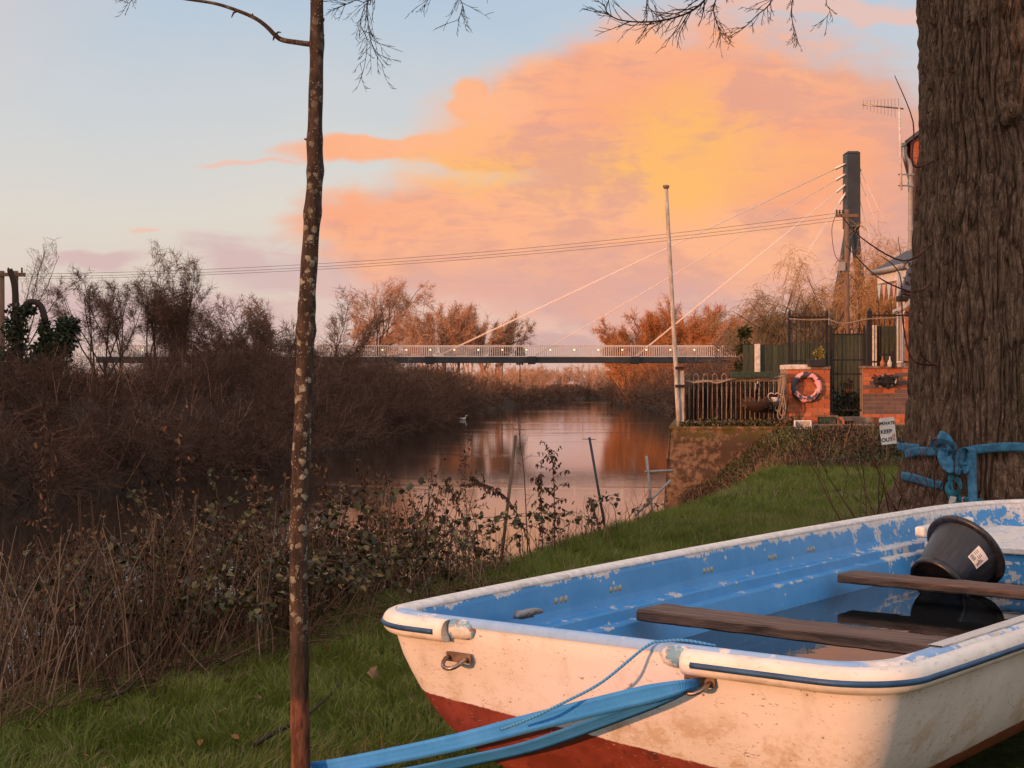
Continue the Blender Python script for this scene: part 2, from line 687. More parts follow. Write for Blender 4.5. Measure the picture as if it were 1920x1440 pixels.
def ground_z(x, y):
    x = np.asarray(x, float)
    y = np.asarray(y, float)
    d, right = bank_info(x, y)
    n = fbm(x * 0.35, y * 0.35, oct=3, seed=3) - 0.5
    # lawn bank on the right, near
    zr = -2.45 + 2.45 * sstep(d, -0.3, 2.35)
    far = sstep(y, 30, 60)
    zr_far = -2.45 + 2.9 * sstep(d, -0.3, 4.5)
    zr = zr * (1 - far) + zr_far * far
    zl = -2.45 + 2.75 * sstep(d, -0.4, 5.5)
    z = np.where(right, zr, zl)
    z = np.where(d < -0.3, -2.45 - 0.5 * sstep(-d, 0.3, 3.0), z)
    z = z + n * 0.16 * sstep(d, 0.2, 2.5) * np.where(right & (y < 30), 0.45, 2.0)
    # ivy covered ramp below the terrace wall, and the terrace itself
    wallz = -0.62 + 1.12 * sstep(x, 2.85, 4.9)
    ramp = sstep(y, 23.0, 25.9) * (x > 2.0) * (y < 26.12)
    z = np.where(ramp > 0, z + (np.maximum(wallz, z * 0 - 0.62) - z) * ramp * sstep(x, 2.5, 3.0), z)
    ter = (x > 2.78) & (y > 26.12) & (y < 60) & right & (d > 0.25)
    z = np.where(ter, np.maximum(z, 0.46), z)
    return z


def axis(lo, hi, step, far_lo, far_hi, g):
    mid = list(np.arange(lo, hi + step * 0.5, step))
    out, s, p = [], step, hi
    while p < far_hi:
        s *= g
        p += s
        out.append(p)
    pre, s, p = [], step, lo
    while p > far_lo:
        s *= g
        p -= s
        pre.append(p)
    return np.array(pre[::-1] + mid + out)


gx = axis(-9.0, 9.0, 0.20, -3000, 3000, 1.09)
gy = axis(2.0, 27.0, 0.20, -600, 4000, 1.045)
GX, GY = np.meshgrid(gx, gy)
GZ = ground_z(GX, GY)
nx, ny = len(gx), len(gy)
idx = np.arange(nx * ny).reshape(ny, nx)
Fg = np.stack([idx[:-1, :-1].ravel(), idx[:-1, 1:].ravel(), idx[1:, 1:].ravel(), idx[1:, :-1].ravel()], 1)
gd_, gr_ = bank_info(GX, GY)
soil = np.where(gr_ & (GY < 40), 1 - sstep(gd_, 1.9, 2.7), 1.0)
ivyz = (sstep(GY, 22.9, 23.9) * sstep(GX, 2.2, 2.8) * (GY < 27)).astype(float)
soil = np.maximum(soil, ivyz)
m, nt, b = new_mat('ground')
co = nt.coord('Object')
n1 = nt.noise(co, 1.3, 5, 0.6)
n2 = nt.noise(co, 14, 5, 0.65)
n3 = nt.noise(co, 70, 3, 0.6)
grass = nt.mix(nt.ss(n2, 0.35, 0.65), (0.024, 0.040, 0.010), (0.05, 0.075, 0.018))
grass = nt.mix(nt.ss(n1, 0.55, 0.72), grass, (0.055, 0.05, 0.026))
litter = nt.mix(nt.ss(n2, 0.35, 0.65), (0.018, 0.012, 0.009), (0.055, 0.035, 0.024))
litter = nt.mix(nt.m('MULTIPLY', nt.ss(n3, 0.52, 0.7), 0.7), litter, (0.13, 0.085, 0.055))
col = nt.mix(nt.ss(nt.m('ADD', nt.attr('soil'), nt.m('MULTIPLY', nt.m('SUBTRACT', n2, 0.5), 0.8)), 0.35, 0.65), grass, litter)
setb(nt, b, col, 0.95, spec=0.1, normal=nt.bump(nt.m('ADD', n2, nt.m('MULTIPLY', n3, 0.5)), 0.8, 0.04))
M['ground'] = m
ground = link_mesh('ground', np_mesh('ground', np.stack([GX.ravel(), GY.ravel(), GZ.ravel()], 1), Fg, True, soil=soil.ravel()), M['ground'])
tag(ground, kind='structure')

# river water: dark, glossy, small ripples that lengthen with distance
m, nt, b = new_mat('river_water')
co = nt.coord('Object')
cx, cy, cz = nt.xyz(co)
r1 = nt.noise(nt.scale(co, (1.1, 2.2, 1)), 1.7, 4, 0.6, 0.4)
r2 = nt.noise(nt.scale(co, (0.35, 0.8, 1)), 0.55, 3, 0.55, 0.6)
# the swan's wake and a few ruffled lanes where the current breaks the surface
lanes = nt.ss(nt.noise(nt.scale(co, (0.012, 0.06, 1)), 1.0, 3, 0.5, 0.5), 0.56, 0.70)
lane2 = nt.ss(nt.noise(nt.scale(co, (0.05, 0.16, 1)), 1.0, 3, 0.5, 0.5), 0.58, 0.72)
amp = nt.m('ADD', 0.45, nt.m('ADD', nt.m('MULTIPLY', lanes, 2.6), nt.m('MULTIPLY', lane2, 1.6)))
h = nt.m('MULTIPLY', nt.m('ADD', r1, nt.m('MULTIPLY', r2, 1.4)), amp)
setb(nt, b, (0.020, 0.016, 0.012), 0.035, spec=0.5, normal=nt.bump(h, 0.075, 0.045), IOR=1.4)
M['river'] = m
rv = np.array([(-400, -300, WATER_Z), (400, -300, WATER_Z), (400, 520, WATER_Z), (-400, 520, WATER_Z)])
river = link_mesh('river', np_mesh('river', rv, np.array([[0, 1, 2, 3]])), M['river'])
tag(river, kind='structure')

# ------------------------------------------------------------------ the boat
BO = Vector((-0.390, 4.20, 0.0))
B_ROT = math.atan2(-0.6, 0.8)
GUN = 0.66                      # gunwale height over the lawn
BEAM, LEN = 1.52, 5.3
RC = 0.16                       # corner radius in plan
boat = empty('dinghy', BO, B_ROT)
tag(boat, 'weathered white dinghy with blue peeling inside and red bottom on the grass', 'boat')


def boat_pt(u, v, w):
    """boat coordinates (across, along, above the gunwale) to the world"""
    return Vector((BO.x + 0.8 * u + 0.6 * v, BO.y - 0.6 * u + 0.8 * v, GUN + w))


def outline(RC=RC, nc=14, ns=46, nb=40, nt_=40):
    """plan of the gunwale: from the middle of the transom, to starboard, round the bow, back along port"""
    pts = []
    half = BEAM / 2
    side_end = 4.05

    def bulge(v):
        return 0.095 * math.sin(PI * min(max(v / side_end, 0), 1) * 0.75) ** 0.8
    for i in range(nt_):
        pts.append((half + (half - RC) * i / nt_, 0.035 * (1 - (1 - i / nt_) ** 2) * 0.0))
    for i in range(nc):
        a = PI / 2 * i / nc
        pts.append((BEAM - RC + RC * math.sin(a), RC - RC * math.cos(a)))
    for i in range(ns):
        v = RC + (side_end - RC) * i / ns
        pts.append((BEAM + bulge(v) - bulge(RC) * (1 - i / ns), v))
    hb = half + bulge(side_end)
    for i in range(nb + 1):
        a = PI / 2 * i / nb
        pts.append((half + hb * math.cos(a) ** 0.62, side_end + (LEN - side_end) * math.sin(a) ** 0.9))
    mirror = [(BEAM - u, v) for u, v in pts[1:-1]][::-1]
    return pts + mirror


OUT = np.array(outline())
OUT_HULL = np.array(outline(0.11))      # the moulded hull turns more sharply than the rail
NO = len(OUT)


def inset(P, side, stern, bow):
    half = BEAM / 2
    u = half + (P[:, 0] - half) * (1 - side / half)
    v = stern + P[:, 1] * (LEN - bow - stern) / LEN
    return np.stack([u, v], 1)


def loft(levels, cap_bottom=True, P2=None):
    """levels: (side, stern, bow insets, height)"""
    V, F = [], []
    for (s, t, bw, w) in levels:
        Pb = OUT if P2 is None else OUT + (P2 - OUT) * float(sstep(np.array(-w), 0.0, 0.10))
        q = inset(Pb, s, t, bw)
        V.append(np.column_stack([q, np.full(NO, GUN + w)]))
    V = np.vstack(V)
    n = len(levels)
    for i in range(n - 1):
        for k in range(NO):
            k2 = (k + 1) % NO
            F.append((i * NO + k, (i + 1) * NO + k, (i + 1) * NO + k2, i * NO + k2))
    if cap_bottom:
        F.append(tuple((n - 1) * NO + k for k in range(NO)))
    return V, F


def pymesh(name, V, F, mat, parent, smooth=True):
    me = bpy.data.meshes.new(name)
    me.from_pydata([tuple(v) for v in V], [], F)
    me.polygons.foreach_set('use_smooth', np.full(len(me.polygons), smooth, dtype=bool))
    me.update()
    return link_mesh(name, me, mat, parent)


# hull paint: white gelcoat, red below the waterline, scuffs, specks and algae
m, nt, b = new_mat('hull_paint')
co = nt.coord('Object')
ox, oy, oz = nt.xyz(co)
big = nt.noise(co, 2.2, 5, 0.6)
mid = nt.noise(co, 9, 5, 0.65)
fine = nt.noise(co, 60, 4, 0.7)
strk = nt.noise(nt.scale(co, (14, 14, 1.6)), 1.0, 4, 0.6)
white = nt.mix(nt.ss(big, 0.35, 0.7), (0.75, 0.71, 0.68), (0.67, 0.63, 0.59))
white = nt.mix(nt.m('MULTIPLY', nt.ss(mid, 0.54, 0.76), 0.22), white, (0.56, 0.49, 0.41))
# vertical run-off streaks below the rail
white = nt.mix(nt.m('MULTIPLY', nt.ss(strk, 0.55, 0.75), nt.m('MULTIPLY', nt.ss(oz, 0.30, 0.62), 0.4)), white, (0.38, 0.33, 0.26))
# ochre algae just above the waterline
alg = nt.m('MULTIPLY', nt.ss(oz, 0.56, 0.43), nt.ss(nt.m('ADD', mid, nt.m('MULTIPLY', fine, 0.4)), 0.66, 0.84))
white = nt.mix(nt.m('MULTIPLY', alg, 0.5), white, (0.42, 0.27, 0.12))
# elongated specks and scratches
sp = nt.noise(nt.scale(co, (55, 55, 120)), 1.0, 2, 0.5, 1.2)
white = nt.mix(nt.m('MULTIPLY', nt.ss(sp, 0.665, 0.72), 0.8), white, (0.19, 0.13, 0.08))
sp2 = nt.noise(nt.scale(co, (34, 34, 75)), 1.0, 2, 0.5, 2.0)
white = nt.mix(nt.m('MULTIPLY', nt.ss(sp2, 0.71, 0.75), 0.75), white, (0.16, 0.10, 0.06))
vs_ = nt.voro(co, 17.0)
white = nt.mix(nt.m('MULTIPLY', nt.ss(vs_, 0.075, 0.045), 0.7), white, (0.10, 0.065, 0.04))
scr = nt.noise(nt.scale(co, (18, 18, 60)), 1.0, 3, 0.7, 2.5)
scm = nt.m('MULTIPLY', nt.ss(scr, 0.58, 0.63), nt.ss(big, 0.46, 0.58))
white = nt.mix(nt.m('MULTIPLY', scm, 0.45), white, (0.42, 0.32, 0.24))
red = nt.mix(nt.ss(mid, 0.35, 0.68), (0.165, 0.034, 0.022), (0.255, 0.055, 0.034))
red = nt.mix(nt.m('MULTIPLY', nt.ss(nt.noise(co, 22, 5, 0.7), 0.57, 0.66), 0.8), red, (0.07, 0.028, 0.026))
red = nt.mix(nt.m('MULTIPLY', nt.ss(scr, 0.65, 0.69), 0.75), red, (0.60, 0.40, 0.30))
wl = nt.m('ADD', nt.m('ADD', oz, nt.m('SUBTRACT', nt.m('MULTIPLY', ox, 0.09), nt.m('MULTIPLY', oy, 0.035))), nt.m('ADD', nt.m('MULTIPLY', nt.m('SUBTRACT', fine, 0.5), 0.010), nt.m('MULTIPLY', nt.m('SUBTRACT', mid, 0.5), 0.012)))
col = nt.mix(nt.ss(wl, 0.447, 0.443), white, red)
# nicked upper edge where the gelcoat has worn to blue
setb(nt, b, col, nt.ss(mid, 0.3, 0.8, 0.38, 0.62), spec=0.4,
     normal=nt.bump(nt.m('ADD', nt.m('MULTIPLY', big, 2.0), nt.m('ADD', nt.m('MULTIPLY', mid, 0.4), nt.m('MULTIPLY', scm, -0.3))), 0.22, 0.02))
M['hull'] = m

# peeling blue paint over white
def peel_mat(name, edge_lo, edge_hi, amount):
    m, nt, b = new_mat(name)
    co = nt.coord('Object')
    ox, oy, oz = nt.xyz(co)
    a = nt.noise(co, 5.5, 6, 0.62, 0.3)
    c = nt.noise(co, 26, 5, 0.6, 0.4)
    f = nt.noise(co, 90, 3, 0.6)
    blue = nt.mix(nt.ss(a, 0.3, 0.7), (0.050, 0.255, 0.56), (0.070, 0.305, 0.63))
    blue = nt.mix(nt.m('MULTIPLY', nt.ss(nt.noise(co, 11, 4, 0.6), 0.55, 0.75), 0.28), blue, (0.10, 0.20, 0.27))
    white = nt.mix(nt.ss(c, 0.3, 0.7), (0.74, 0.70, 0.68), (0.50, 0.47, 0.44))
    fld = nt.m('ADD', nt.m('MULTIPLY', a, 0.55), nt.m('ADD', nt.m('MULTIPLY', c, 0.35), nt.m('MULTIPLY', f, 0.10)))
    edge = nt.ss(oz, edge_lo, edge_hi)
    # paint has gone from the moulded ledges as well
    led = nt.m('MAXIMUM', nt.ss(nt.m('ABSOLUTE', nt.m('SUBTRACT', oz, GUN - 0.130)), 0.010, 0.002), nt.ss(nt.m('ABSOLUTE', nt.m('SUBTRACT', oz, GUN - 0.171)), 0.012, 0.003))
    edge = nt.m('MAXIMUM', edge, nt.m('MULTIPLY', led, 0.42))
    thr = nt.m('SUBTRACT', 0.66 - amount, nt.m('MULTIPLY', edge, 0.16))
    # more has flaked off towards the bow
    thr = nt.m('SUBTRACT', thr, nt.m('MULTIPLY', nt.ss(oy, 2.3, 4.2), 0.10))
    pm = nt.ss(nt.m('SUBTRACT', fld, thr), -0.004, 0.004)
    col = nt.mix(pm, blue, white)
    # small bare spots
    vr = nt.voro(co, 7.5)
    col = nt.mix(nt.m('MULTIPLY', nt.ss(nt.m('ADD', vr, nt.m('MULTIPLY', f, 0.06)), 0.105, 0.095), 0.9), col, (0.62, 0.58, 0.50))
    # a drowned, weedy foot
    col = nt.mix(nt.ss(nt.m('ADD', oz, nt.m('MULTIPLY', c, 0.05)), 0.44, 0.38), col, (0.05, 0.09, 0.13))
    setb(nt, b, col, nt.mix(pm, (0.42,) * 3, (0.7,) * 3), spec=0.35,
         normal=nt.bump(nt.m('SUBTRACT', nt.m('MULTIPLY', a, 0.4), pm), 0.35, 0.0035))
    return m


M['liner'] = peel_mat('liner_paint', GUN - 0.045, GUN + 0.004, 0.04)
# gunwale cap: worn white with traces of blue
m, nt, b = new_mat('gunwale_paint')
co = nt.coord('Object')
ox, oy, oz = nt.xyz(co)
a = nt.noise(nt.scale(co, (9, 3.2, 5)), 1.0, 6, 0.65, 0.4)
c = nt.noise(co, 34, 5, 0.6)
g = nt.noise(nt.scale(co, (26, 7, 5)), 1.0, 4, 0.7)
white = nt.mix(nt.ss(c, 0.35, 0.65), (0.78, 0.74, 0.70), (0.62, 0.57, 0.53))
white = nt.mix(nt.m('MULTIPLY', nt.ss(g, 0.55, 0.72), 0.55), white, (0.36, 0.31, 0.26))
bl = nt.ss(nt.m('ADD', nt.m('MULTIPLY', a, 0.7), nt.m('MULTIPLY', c, 0.3)), 0.545, 0.56)
blm = nt.m('MULTIPLY', bl, nt.ss(ox, 0.15, 0.5))
blm = nt.m('MAXIMUM', blm, nt.m('MULTIPLY', nt.ss(nt.m('ADD', oy, nt.m('MULTIPLY', c, 0.05)), 0.085, 0.055), nt.ss(a, 0.36, 0.42)))
col = nt.mix(nt.m('MULTIPLY', blm, 0.8), white, (0.13, 0.34, 0.66))
setb(nt, b, col, 0.5, spec=0.35, normal=nt.bump(nt.m('ADD', nt.m('MULTIPLY', a, 0.5), nt.m('ADD', bl, nt.m('MULTIPLY', g, 0.6))), 0.35, 0.003))
M['gunwale'] = m
# rubbing strake: off-white plastic, grimy
m, nt, b = new_mat('strake_plastic')
co = nt.coord('Object')
ox, oy, oz = nt.xyz(co)
a = nt.noise(co, 7, 5, 0.6)
g = nt.noise(nt.scale(co, (30, 30, 90)), 1.0, 4, 0.7)
white = nt.mix(nt.ss(a, 0.3, 0.7), (0.80, 0.74, 0.66), (0.66, 0.60, 0.53))
white = nt.mix(nt.m('MULTIPLY', nt.ss(g, 0.52, 0.75), 0.5), white, (0.30, 0.25, 0.20))
white = nt.mix(nt.m('MULTIPLY', nt.ss(oz, GUN - 0.035, GUN - 0.06), nt.m('MULTIPLY', nt.ss(a, 0.40, 0.62), 0.55)), white, (0.28, 0.21, 0.14))
setb(nt, b, white, 0.45, spec=0.4, normal=nt.bump(g, 0.15, 0.002))
M['strake'] = m
M['strake_insert'] = simple_mat('strake_insert', (0.022, 0.09, 0.21), (0.015, 0.05, 0.12), 14, 0.45, spec=0.4, bump=0.1)
M['wood_wet'] = simple_mat('weathered_wood', (0.20, 0.115, 0.08), (0.07, 0.042, 0.032), 3.0, 0.7, bump=0.6, bdist=0.006, stretch=(1.2, 16, 16))
M['steel'] = simple_mat('worn_steel', (0.42, 0.37, 0.33), (0.22, 0.17, 0.14), 40, 0.38, 0.9, 0.2)
M['rusty_steel'] = simple_mat('rusty_plate', (0.24, 0.15, 0.10), (0.10, 0.06, 0.045), 45, 0.65, 0.4, 0.4)
M['grey_plastic'] = simple_mat('grey_plastic', (0.27, 0.27, 0.27), (0.17, 0.165, 0.16), 30, 0.5, 0.0, 0.2)

hull_levels = [(0.0, 0.0, 0.0, -0.004), (0.004, 0.002, 0.005, -0.03), (0.012, 0.014, 0.03, -0.07), (0.025, 0.032, 0.09, -0.12), (0.041, 0.051, 0.17, -0.17),
               (0.058, 0.070, 0.26, -0.215), (0.076, 0.088, 0.34, -0.255), (0.096, 0.105, 0.42, -0.29), (0.120, 0.125, 0.50, -0.325), (0.155, 0.15, 0.60, -0.365),
               (0.215, 0.18, 0.72, -0.41), (0.34, 0.21, 0.86, -0.46), (0.52, 0.25, 1.0, -0.52), (0.65, 0.28, 1.1, -0.57), (0.70, 0.30, 1.15, -0.615)]
V, F = loft(hull_levels, True, OUT_HULL)
hull = pymesh('hull', V, F, M['hull'], boat)
tag(hull, 'white hull with red antifouled bottom')
CAP_S, CAP_T = 0.052, 0.030
cap_levels = [(-0.006, -0.004, -0.006, -0.012), (-0.006, -0.004, -0.006, 0.0), (0.002, 0.002, 0.002, 0.009), (0.012, 0.010, 0.012, 0.012),
              (CAP_S - 0.012, CAP_T - 0.010, 0.06, 0.011), (CAP_S - 0.002, CAP_T - 0.002, 0.068, 0.006), (CAP_S + 0.001, CAP_T, 0.07, 0.001), (CAP_S + 0.001, CAP_T, 0.07, -0.004)]
V, F = loft(cap_levels, False)
pymesh('gunwale', V, F, M['gunwale'], boat)
liner_levels = [(CAP_S - 0.002, CAP_T - 0.002, 0.068, -0.002), (CAP_S + 0.004, CAP_T + 0.004, 0.08, -0.02), (CAP_S + 0.018, CAP_T + 0.014, 0.12, -0.095), (CAP_S + 0.026, CAP_T + 0.018, 0.15, -0.122),
                (CAP_S + 0.028, CAP_T + 0.019, 0.155, -0.126), (CAP_S + 0.062, CAP_T + 0.045, 0.19, -0.129), (CAP_S + 0.066, CAP_T + 0.047, 0.195, -0.134),
                (CAP_S + 0.074, CAP_T + 0.052, 0.21, -0.166), (CAP_S + 0.100, CAP_T + 0.07, 0.23, -0.169), (CAP_S + 0.104, CAP_T + 0.072, 0.235, -0.174),
                (CAP_S + 0.135, CAP_T + 0.11, 0.32, -0.26), (CAP_S + 0.17, CAP_T + 0.16, 0.40, -0.33), (CAP_S + 0.26, CAP_T + 0.22, 0.52, -0.375), (CAP_S + 0.38, CAP_T + 0.28, 0.66, -0.385)]
V, F = loft(liner_levels)
F = [f[::-1] for f in F]
liner = pymesh('liner', V, F, M['liner'], boat, smooth=False)
tag(liner, 'blue inner skin with flaking paint')


def arc_path(i0, i1):
    """gunwale points between two outline indices (wrapping), with outward normals"""
    ids = [i % NO for i in range(i0, i1 + 1)]
    P = OUT[ids]
    N = []
    for i in ids:
        t = OUT[(i + 1) % NO] - OUT[(i - 1) % NO]
        N.append(np.array([t[1], -t[0]]) / np.hypot(*t))
    return P, np.array(N)


def nearest_u(u):
    k = np.argmin(np.abs(OUT[:, 0] - u) + 10 * (OUT[:, 1] > 0.001))
    return int(k)


def strake(i0, i1, name):
    P, N = arc_path(i0, i1)
    prof = []
    for a in np.linspace(PI / 2, -PI / 2, 11):           # D-shaped, with a groove for the insert
        r = 0.036 * max(math.cos(a), 0) ** 0.75
        prof.append((r, 0.031 * math.sin(a) - 0.026))
    mb = MB()
    vs, fs = [], []
    k = len(prof)
    for p, n in zip(P, N):
        for o, w in prof:
            q = p + n * (0.004 + o)
            vs.append((q[0], q[1], GUN + w))
    for i in range(len(P) - 1):
        for j in range(k - 1):
            fs.append((i * k + j, i * k + j + 1, (i + 1) * k + j + 1, (i + 1) * k + j))
    fs.append(tuple(range(k)))
    fs.append(tuple((len(P) - 1) * k + j for j in range(k))[::-1])
    mb.add(vs, fs)
    o = mb.build(name, M['strake'], boat, True)
    ins = MB()
    pts = [(p[0] + n[0] * 0.0365, p[1] + n[1] * 0.0365, GUN - 0.027) for p, n in zip(P[2:-2], N[2:-2])]
    ins.tube(pts, 0.0085, 6)
    ins.build('insert_strip', M['strake_insert'], o, True)
    return o, P, N


i_left, i_right = nearest_u(0.285), nearest_u(1.02)
n_half = NO // 2
s1, P1, N1 = strake(i_right, n_half, 'rubbing_strake')
s2, P2, N2 = strake(n_half, i_left if i_left > n_half else i_left + NO, 'rubbing_strake')
# moulded, chipped stops at the two cut ends
m, nt, b = new_mat('chipped_stop')
co = nt.coord('Object')
a = nt.noise(co, 16, 5, 0.65, 0.4)
c = nt.noise(co, 45, 4, 0.6)
col = nt.mix(nt.ss(a, 0.46, 0.54), (0.14, 0.30, 0.42), (0.50, 0.54, 0.52))
col = nt.mix(nt.ss(nt.noise(co, 21, 4, 0.6), 0.47, 0.52), col, (0.66, 0.61, 0.54))
col = nt.mix(nt.m('MULTIPLY', nt.ss(nt.noise(nt.vm('ADD', co, (3, 1, 2)), 17, 5, 0.65), 0.52, 0.58), 0.9), col, (0.22, 0.10, 0.045))
setb(nt, b, col, 0.55, normal=nt.bump(nt.m('ADD', a, c), 0.5, 0.006))
M['chipped'] = m
for (ub, sgn) in ((0.285, 1), (1.02, -1)):
    mb = MB()
    vs, fs = [], []
    ks = np.linspace(0, 1, 7)
    nseg = 12
    for t in ks:
        r = 1.0 if t < 0.5 else math.sqrt(max(0.03, 1 - ((t - 0.5) / 0.5) ** 2))
        for j in range(nseg):
            a = 2 * PI * j / nseg
            vs.append((ub + sgn * t * 0.085, 0.008 + 0.024 * r * math.cos(a), GUN - 0.019 + 0.029 * r * math.sin(a)))
    for i in range(len(ks) - 1):
        for j in range(nseg):
            fs.append((i * nseg + j, i * nseg + (j + 1) % nseg, (i + 1) * nseg + (j + 1) % nseg, (i + 1) * nseg + j))
    fs.append(tuple(range(nseg)))
    fs.append(tuple((len(ks) - 1) * nseg + j for j in range(nseg)))
    mb.add(vs, fs)
    mb.build('strake_stop', M['chipped'], boat, True)

# thwarts
for (vv, ww, wid, th, u0, u1) in ((1.24, -0.166, 0.18, 0.038, 0.15, 1.37), (2.80, -0.205, 0.17, 0.036, 0.16, 1.36)):
    mb = MB()
    N_ = 24
    vs, fs = [], []
    rr = random.Random(int(vv * 100))
    for i in range(N_ + 1):
        u = u0 + (u1 - u0) * i / N_
        e = [rr.uniform(-0.0025, 0.0025) for _ in range(8)]
        ch = 0.006
        sec = [(-wid / 2 + ch, 0), (wid / 2 - ch, 0), (wid / 2, -ch), (wid / 2, -th + ch), (wid / 2 - ch, -th), (-wid / 2 + ch, -th), (-wid / 2, -th + ch), (-wid / 2, -ch)]
        for (a, c), ee in zip(sec, e):
            vs.append((u, vv + a + ee - 0.07 * (u - u0), GUN + ww + 0.046 + c + ee * 0.5))
    for i in range(N_):
        for j in range(8):
            fs.append((i * 8 + j, i * 8 + (j + 1) % 8, (i + 1) * 8 + (j + 1) % 8, (i + 1) * 8 + j))
    fs.append(tuple(range(8)))
    fs.append(tuple(N_ * 8 + j for j in range(8))[::-1])
    mb.add(vs, fs)
    mb.build('thwart', M['wood_wet'], boat, False)
MB().box((0.98, 2.74, GUN - 0.31), (0.05, 0.10, 0.20)).build('thwart_post', M['wood_wet'], boat, bevel=0.004)
# bow seat with its flaking front panel
mb = MB()
mb.box((BEAM / 2, 4.15, GUN - 0.115), (1.16, 1.05, 0.03))
mb.build('bow_seat', M['gunwale'], boat, bevel=0.006)
MB().box((BEAM / 2, 3.655, GUN - 0.26), (1.08, 0.025, 0.262)).build('seat_front', M['liner'], boat)
MB().box((0.16, 3.95, GUN - 0.055), (0.05, 0.66, 0.05)).build('seat_ledge', M['gunwale'], boat, bevel=0.01)
# non-slip pad on the starboard side deck
m, nt, b = new_mat('nonslip_pad')
co = nt.coord('Object')
dots = nt.voro(co, 120, rand=0.15)
col = nt.mix(nt.ss(dots, 0.25, 0.45), (0.72, 0.69, 0.66), (0.40, 0.38, 0.35))
col = nt.mix(nt.m('MULTIPLY', nt.ss(nt.noise(co, 9, 5, 0.6), 0.5, 0.7), 0.4), col, (0.35, 0.31, 0.26))
setb(nt, b, col, 0.65, normal=nt.bump(dots, -0.6, 0.004))
M['pad'] = m
Pp, Np = arc_path(54 + 2, 54 + 44)
vs, fs = [], []
for p, n in zip(Pp, Np):
    for o in (0.012, 0.048):
        vs.append((p[0] - n[0] * o, p[1] - n[1] * o, GUN + 0.0165))
    for o in (0.048, 0.012):
        vs.append((p[0] - n[0] * o, p[1] - n[1] * o, GUN + 0.0125))
for i in range(len(Pp) - 1):
    for j in range(4):
        fs.append((i * 4 + j, i * 4 + (j + 1) % 4, (i + 1) * 4 + (j + 1) % 4, (i + 1) * 4 + j))
MB().add(vs, fs).build('nonslip_pad', M['pad'], boat)
# cleat on the port side, inside
cl = MB()
cp = [(0, -0.085, 0.012), (0, -0.055, 0.028), (0, -0.02, 0.034), (0, 0.02, 0.034), (0, 0.055, 0.028), (0, 0.085, 0.012)]
cl.tube(catmull([(0.034, y * 0.78, (z - 0.02) * 0.22) for _, y, z in cp], 5), [0.0065 + 0.0055 * math.sin(PI * k / 25) for k in range(26)], 8)
cl.box((0.014, 0, -0.004), (0.034, 0.062, 0.022), taper=0.85)
co_ = cl.build('cleat', M['grey_plastic'], boat, True, loc=(0.098, 0.56, GUN - 0.062))
for yy in (-0.022, 0.022):
    sc_ = MB().lathe([(0.0, 0.0), (0.007, 0.0), (0.007, 0.002), (0.0, 0.002)], 8, Matrix.Translation((0.045, yy * 0.8, 0.0)) @ Matrix.Rotation(PI / 2, 4, 'Y'))
    sc_.build('screw', M['steel'], co_)
# stern eyes
for (uu, ww) in ((0.30, -0.098), (1.045, -0.072)):
    e = MB()
    e.box((0, -0.002, 0), (0.085, 0.006, 0.026))
    pl = e.build('eye_plate', M['rusty_steel'], boat, bevel=0.002, loc=(uu, 0.013 if uu < 0.5 else 0.009, GUN + ww))
    u = MB()
    pts = [(-0.030, 0, 0.0), (-0.030, -0.022, -0.002)] + [(0.030 * -math.cos(PI * t / 8), -0.024 - 0.028 * math.sin(PI * t / 8), -0.004 - 0.018 * math.sin(PI * t / 8)) for t in range(9)] + [(0.030, -0.022, -0.002), (0.030, 0, 0.0)]
    u.tube(pts, 0.0058, 8)
    u.build('shackle_bow', M['steel'], pl, True)
# worn rivet patches inside the port side
M['rivet'] = simple_mat('rivet_filler', (0.45, 0.44, 0.36), (0.22, 0.26, 0.22), 60, 0.6)
for vv in (0.80, 1.12, 1.75, 2.27, 2.62):
    r = MB()
    for k in (-0.03, 0.0, 0.026):
        r.lathe([(0.0, 0.003), (0.008, 0.0025), (0.012, 0.0)], 9, Matrix.Translation((0, k, 0.003 * k)) @ Matrix.Rotation(PI / 2, 4, 'Y'))
    r.build('rivet_cluster', M['rivet'], boat, True, loc=(0.080 + 0.006, vv, GUN - 0.052))

# rainwater lying in the boat
m, nt, b = new_mat('rainwater')
co = nt.coord('Object')
setb(nt, b, (0.012, 0.012, 0.012), 0.02, spec=0.5, IOR=1.333, normal=nt.bump(nt.noise(co, 14, 2, 0.5), 0.035, 0.01))
M['rain'] = m
q = inset(OUT, CAP_S + 0.137, CAP_T + 0.112, 0.325)
wv = np.column_stack([q, np.full(NO, 0.0)])
me = bpy.data.meshes.new('rainwater')
me.from_pydata([tuple(v) for v in wv], [], [tuple(range(NO))])
o = link_mesh('rainwater', me, M['rain'], None, (BO.x, BO.y, GUN - 0.262), (0, 0, B_ROT))
tag(o, 'dark still rainwater lying in the bottom of the dinghy', 'water')

# ------------------------------------------------------------------ bare trees and scrub
def rvec(rng):
    while True:
        v = Vector((rng.uniform(-1, 1), rng.uniform(-1, 1), rng.uniform(-1, 1)))
        if 0.05 < v.length < 1:
            return v.normalized()


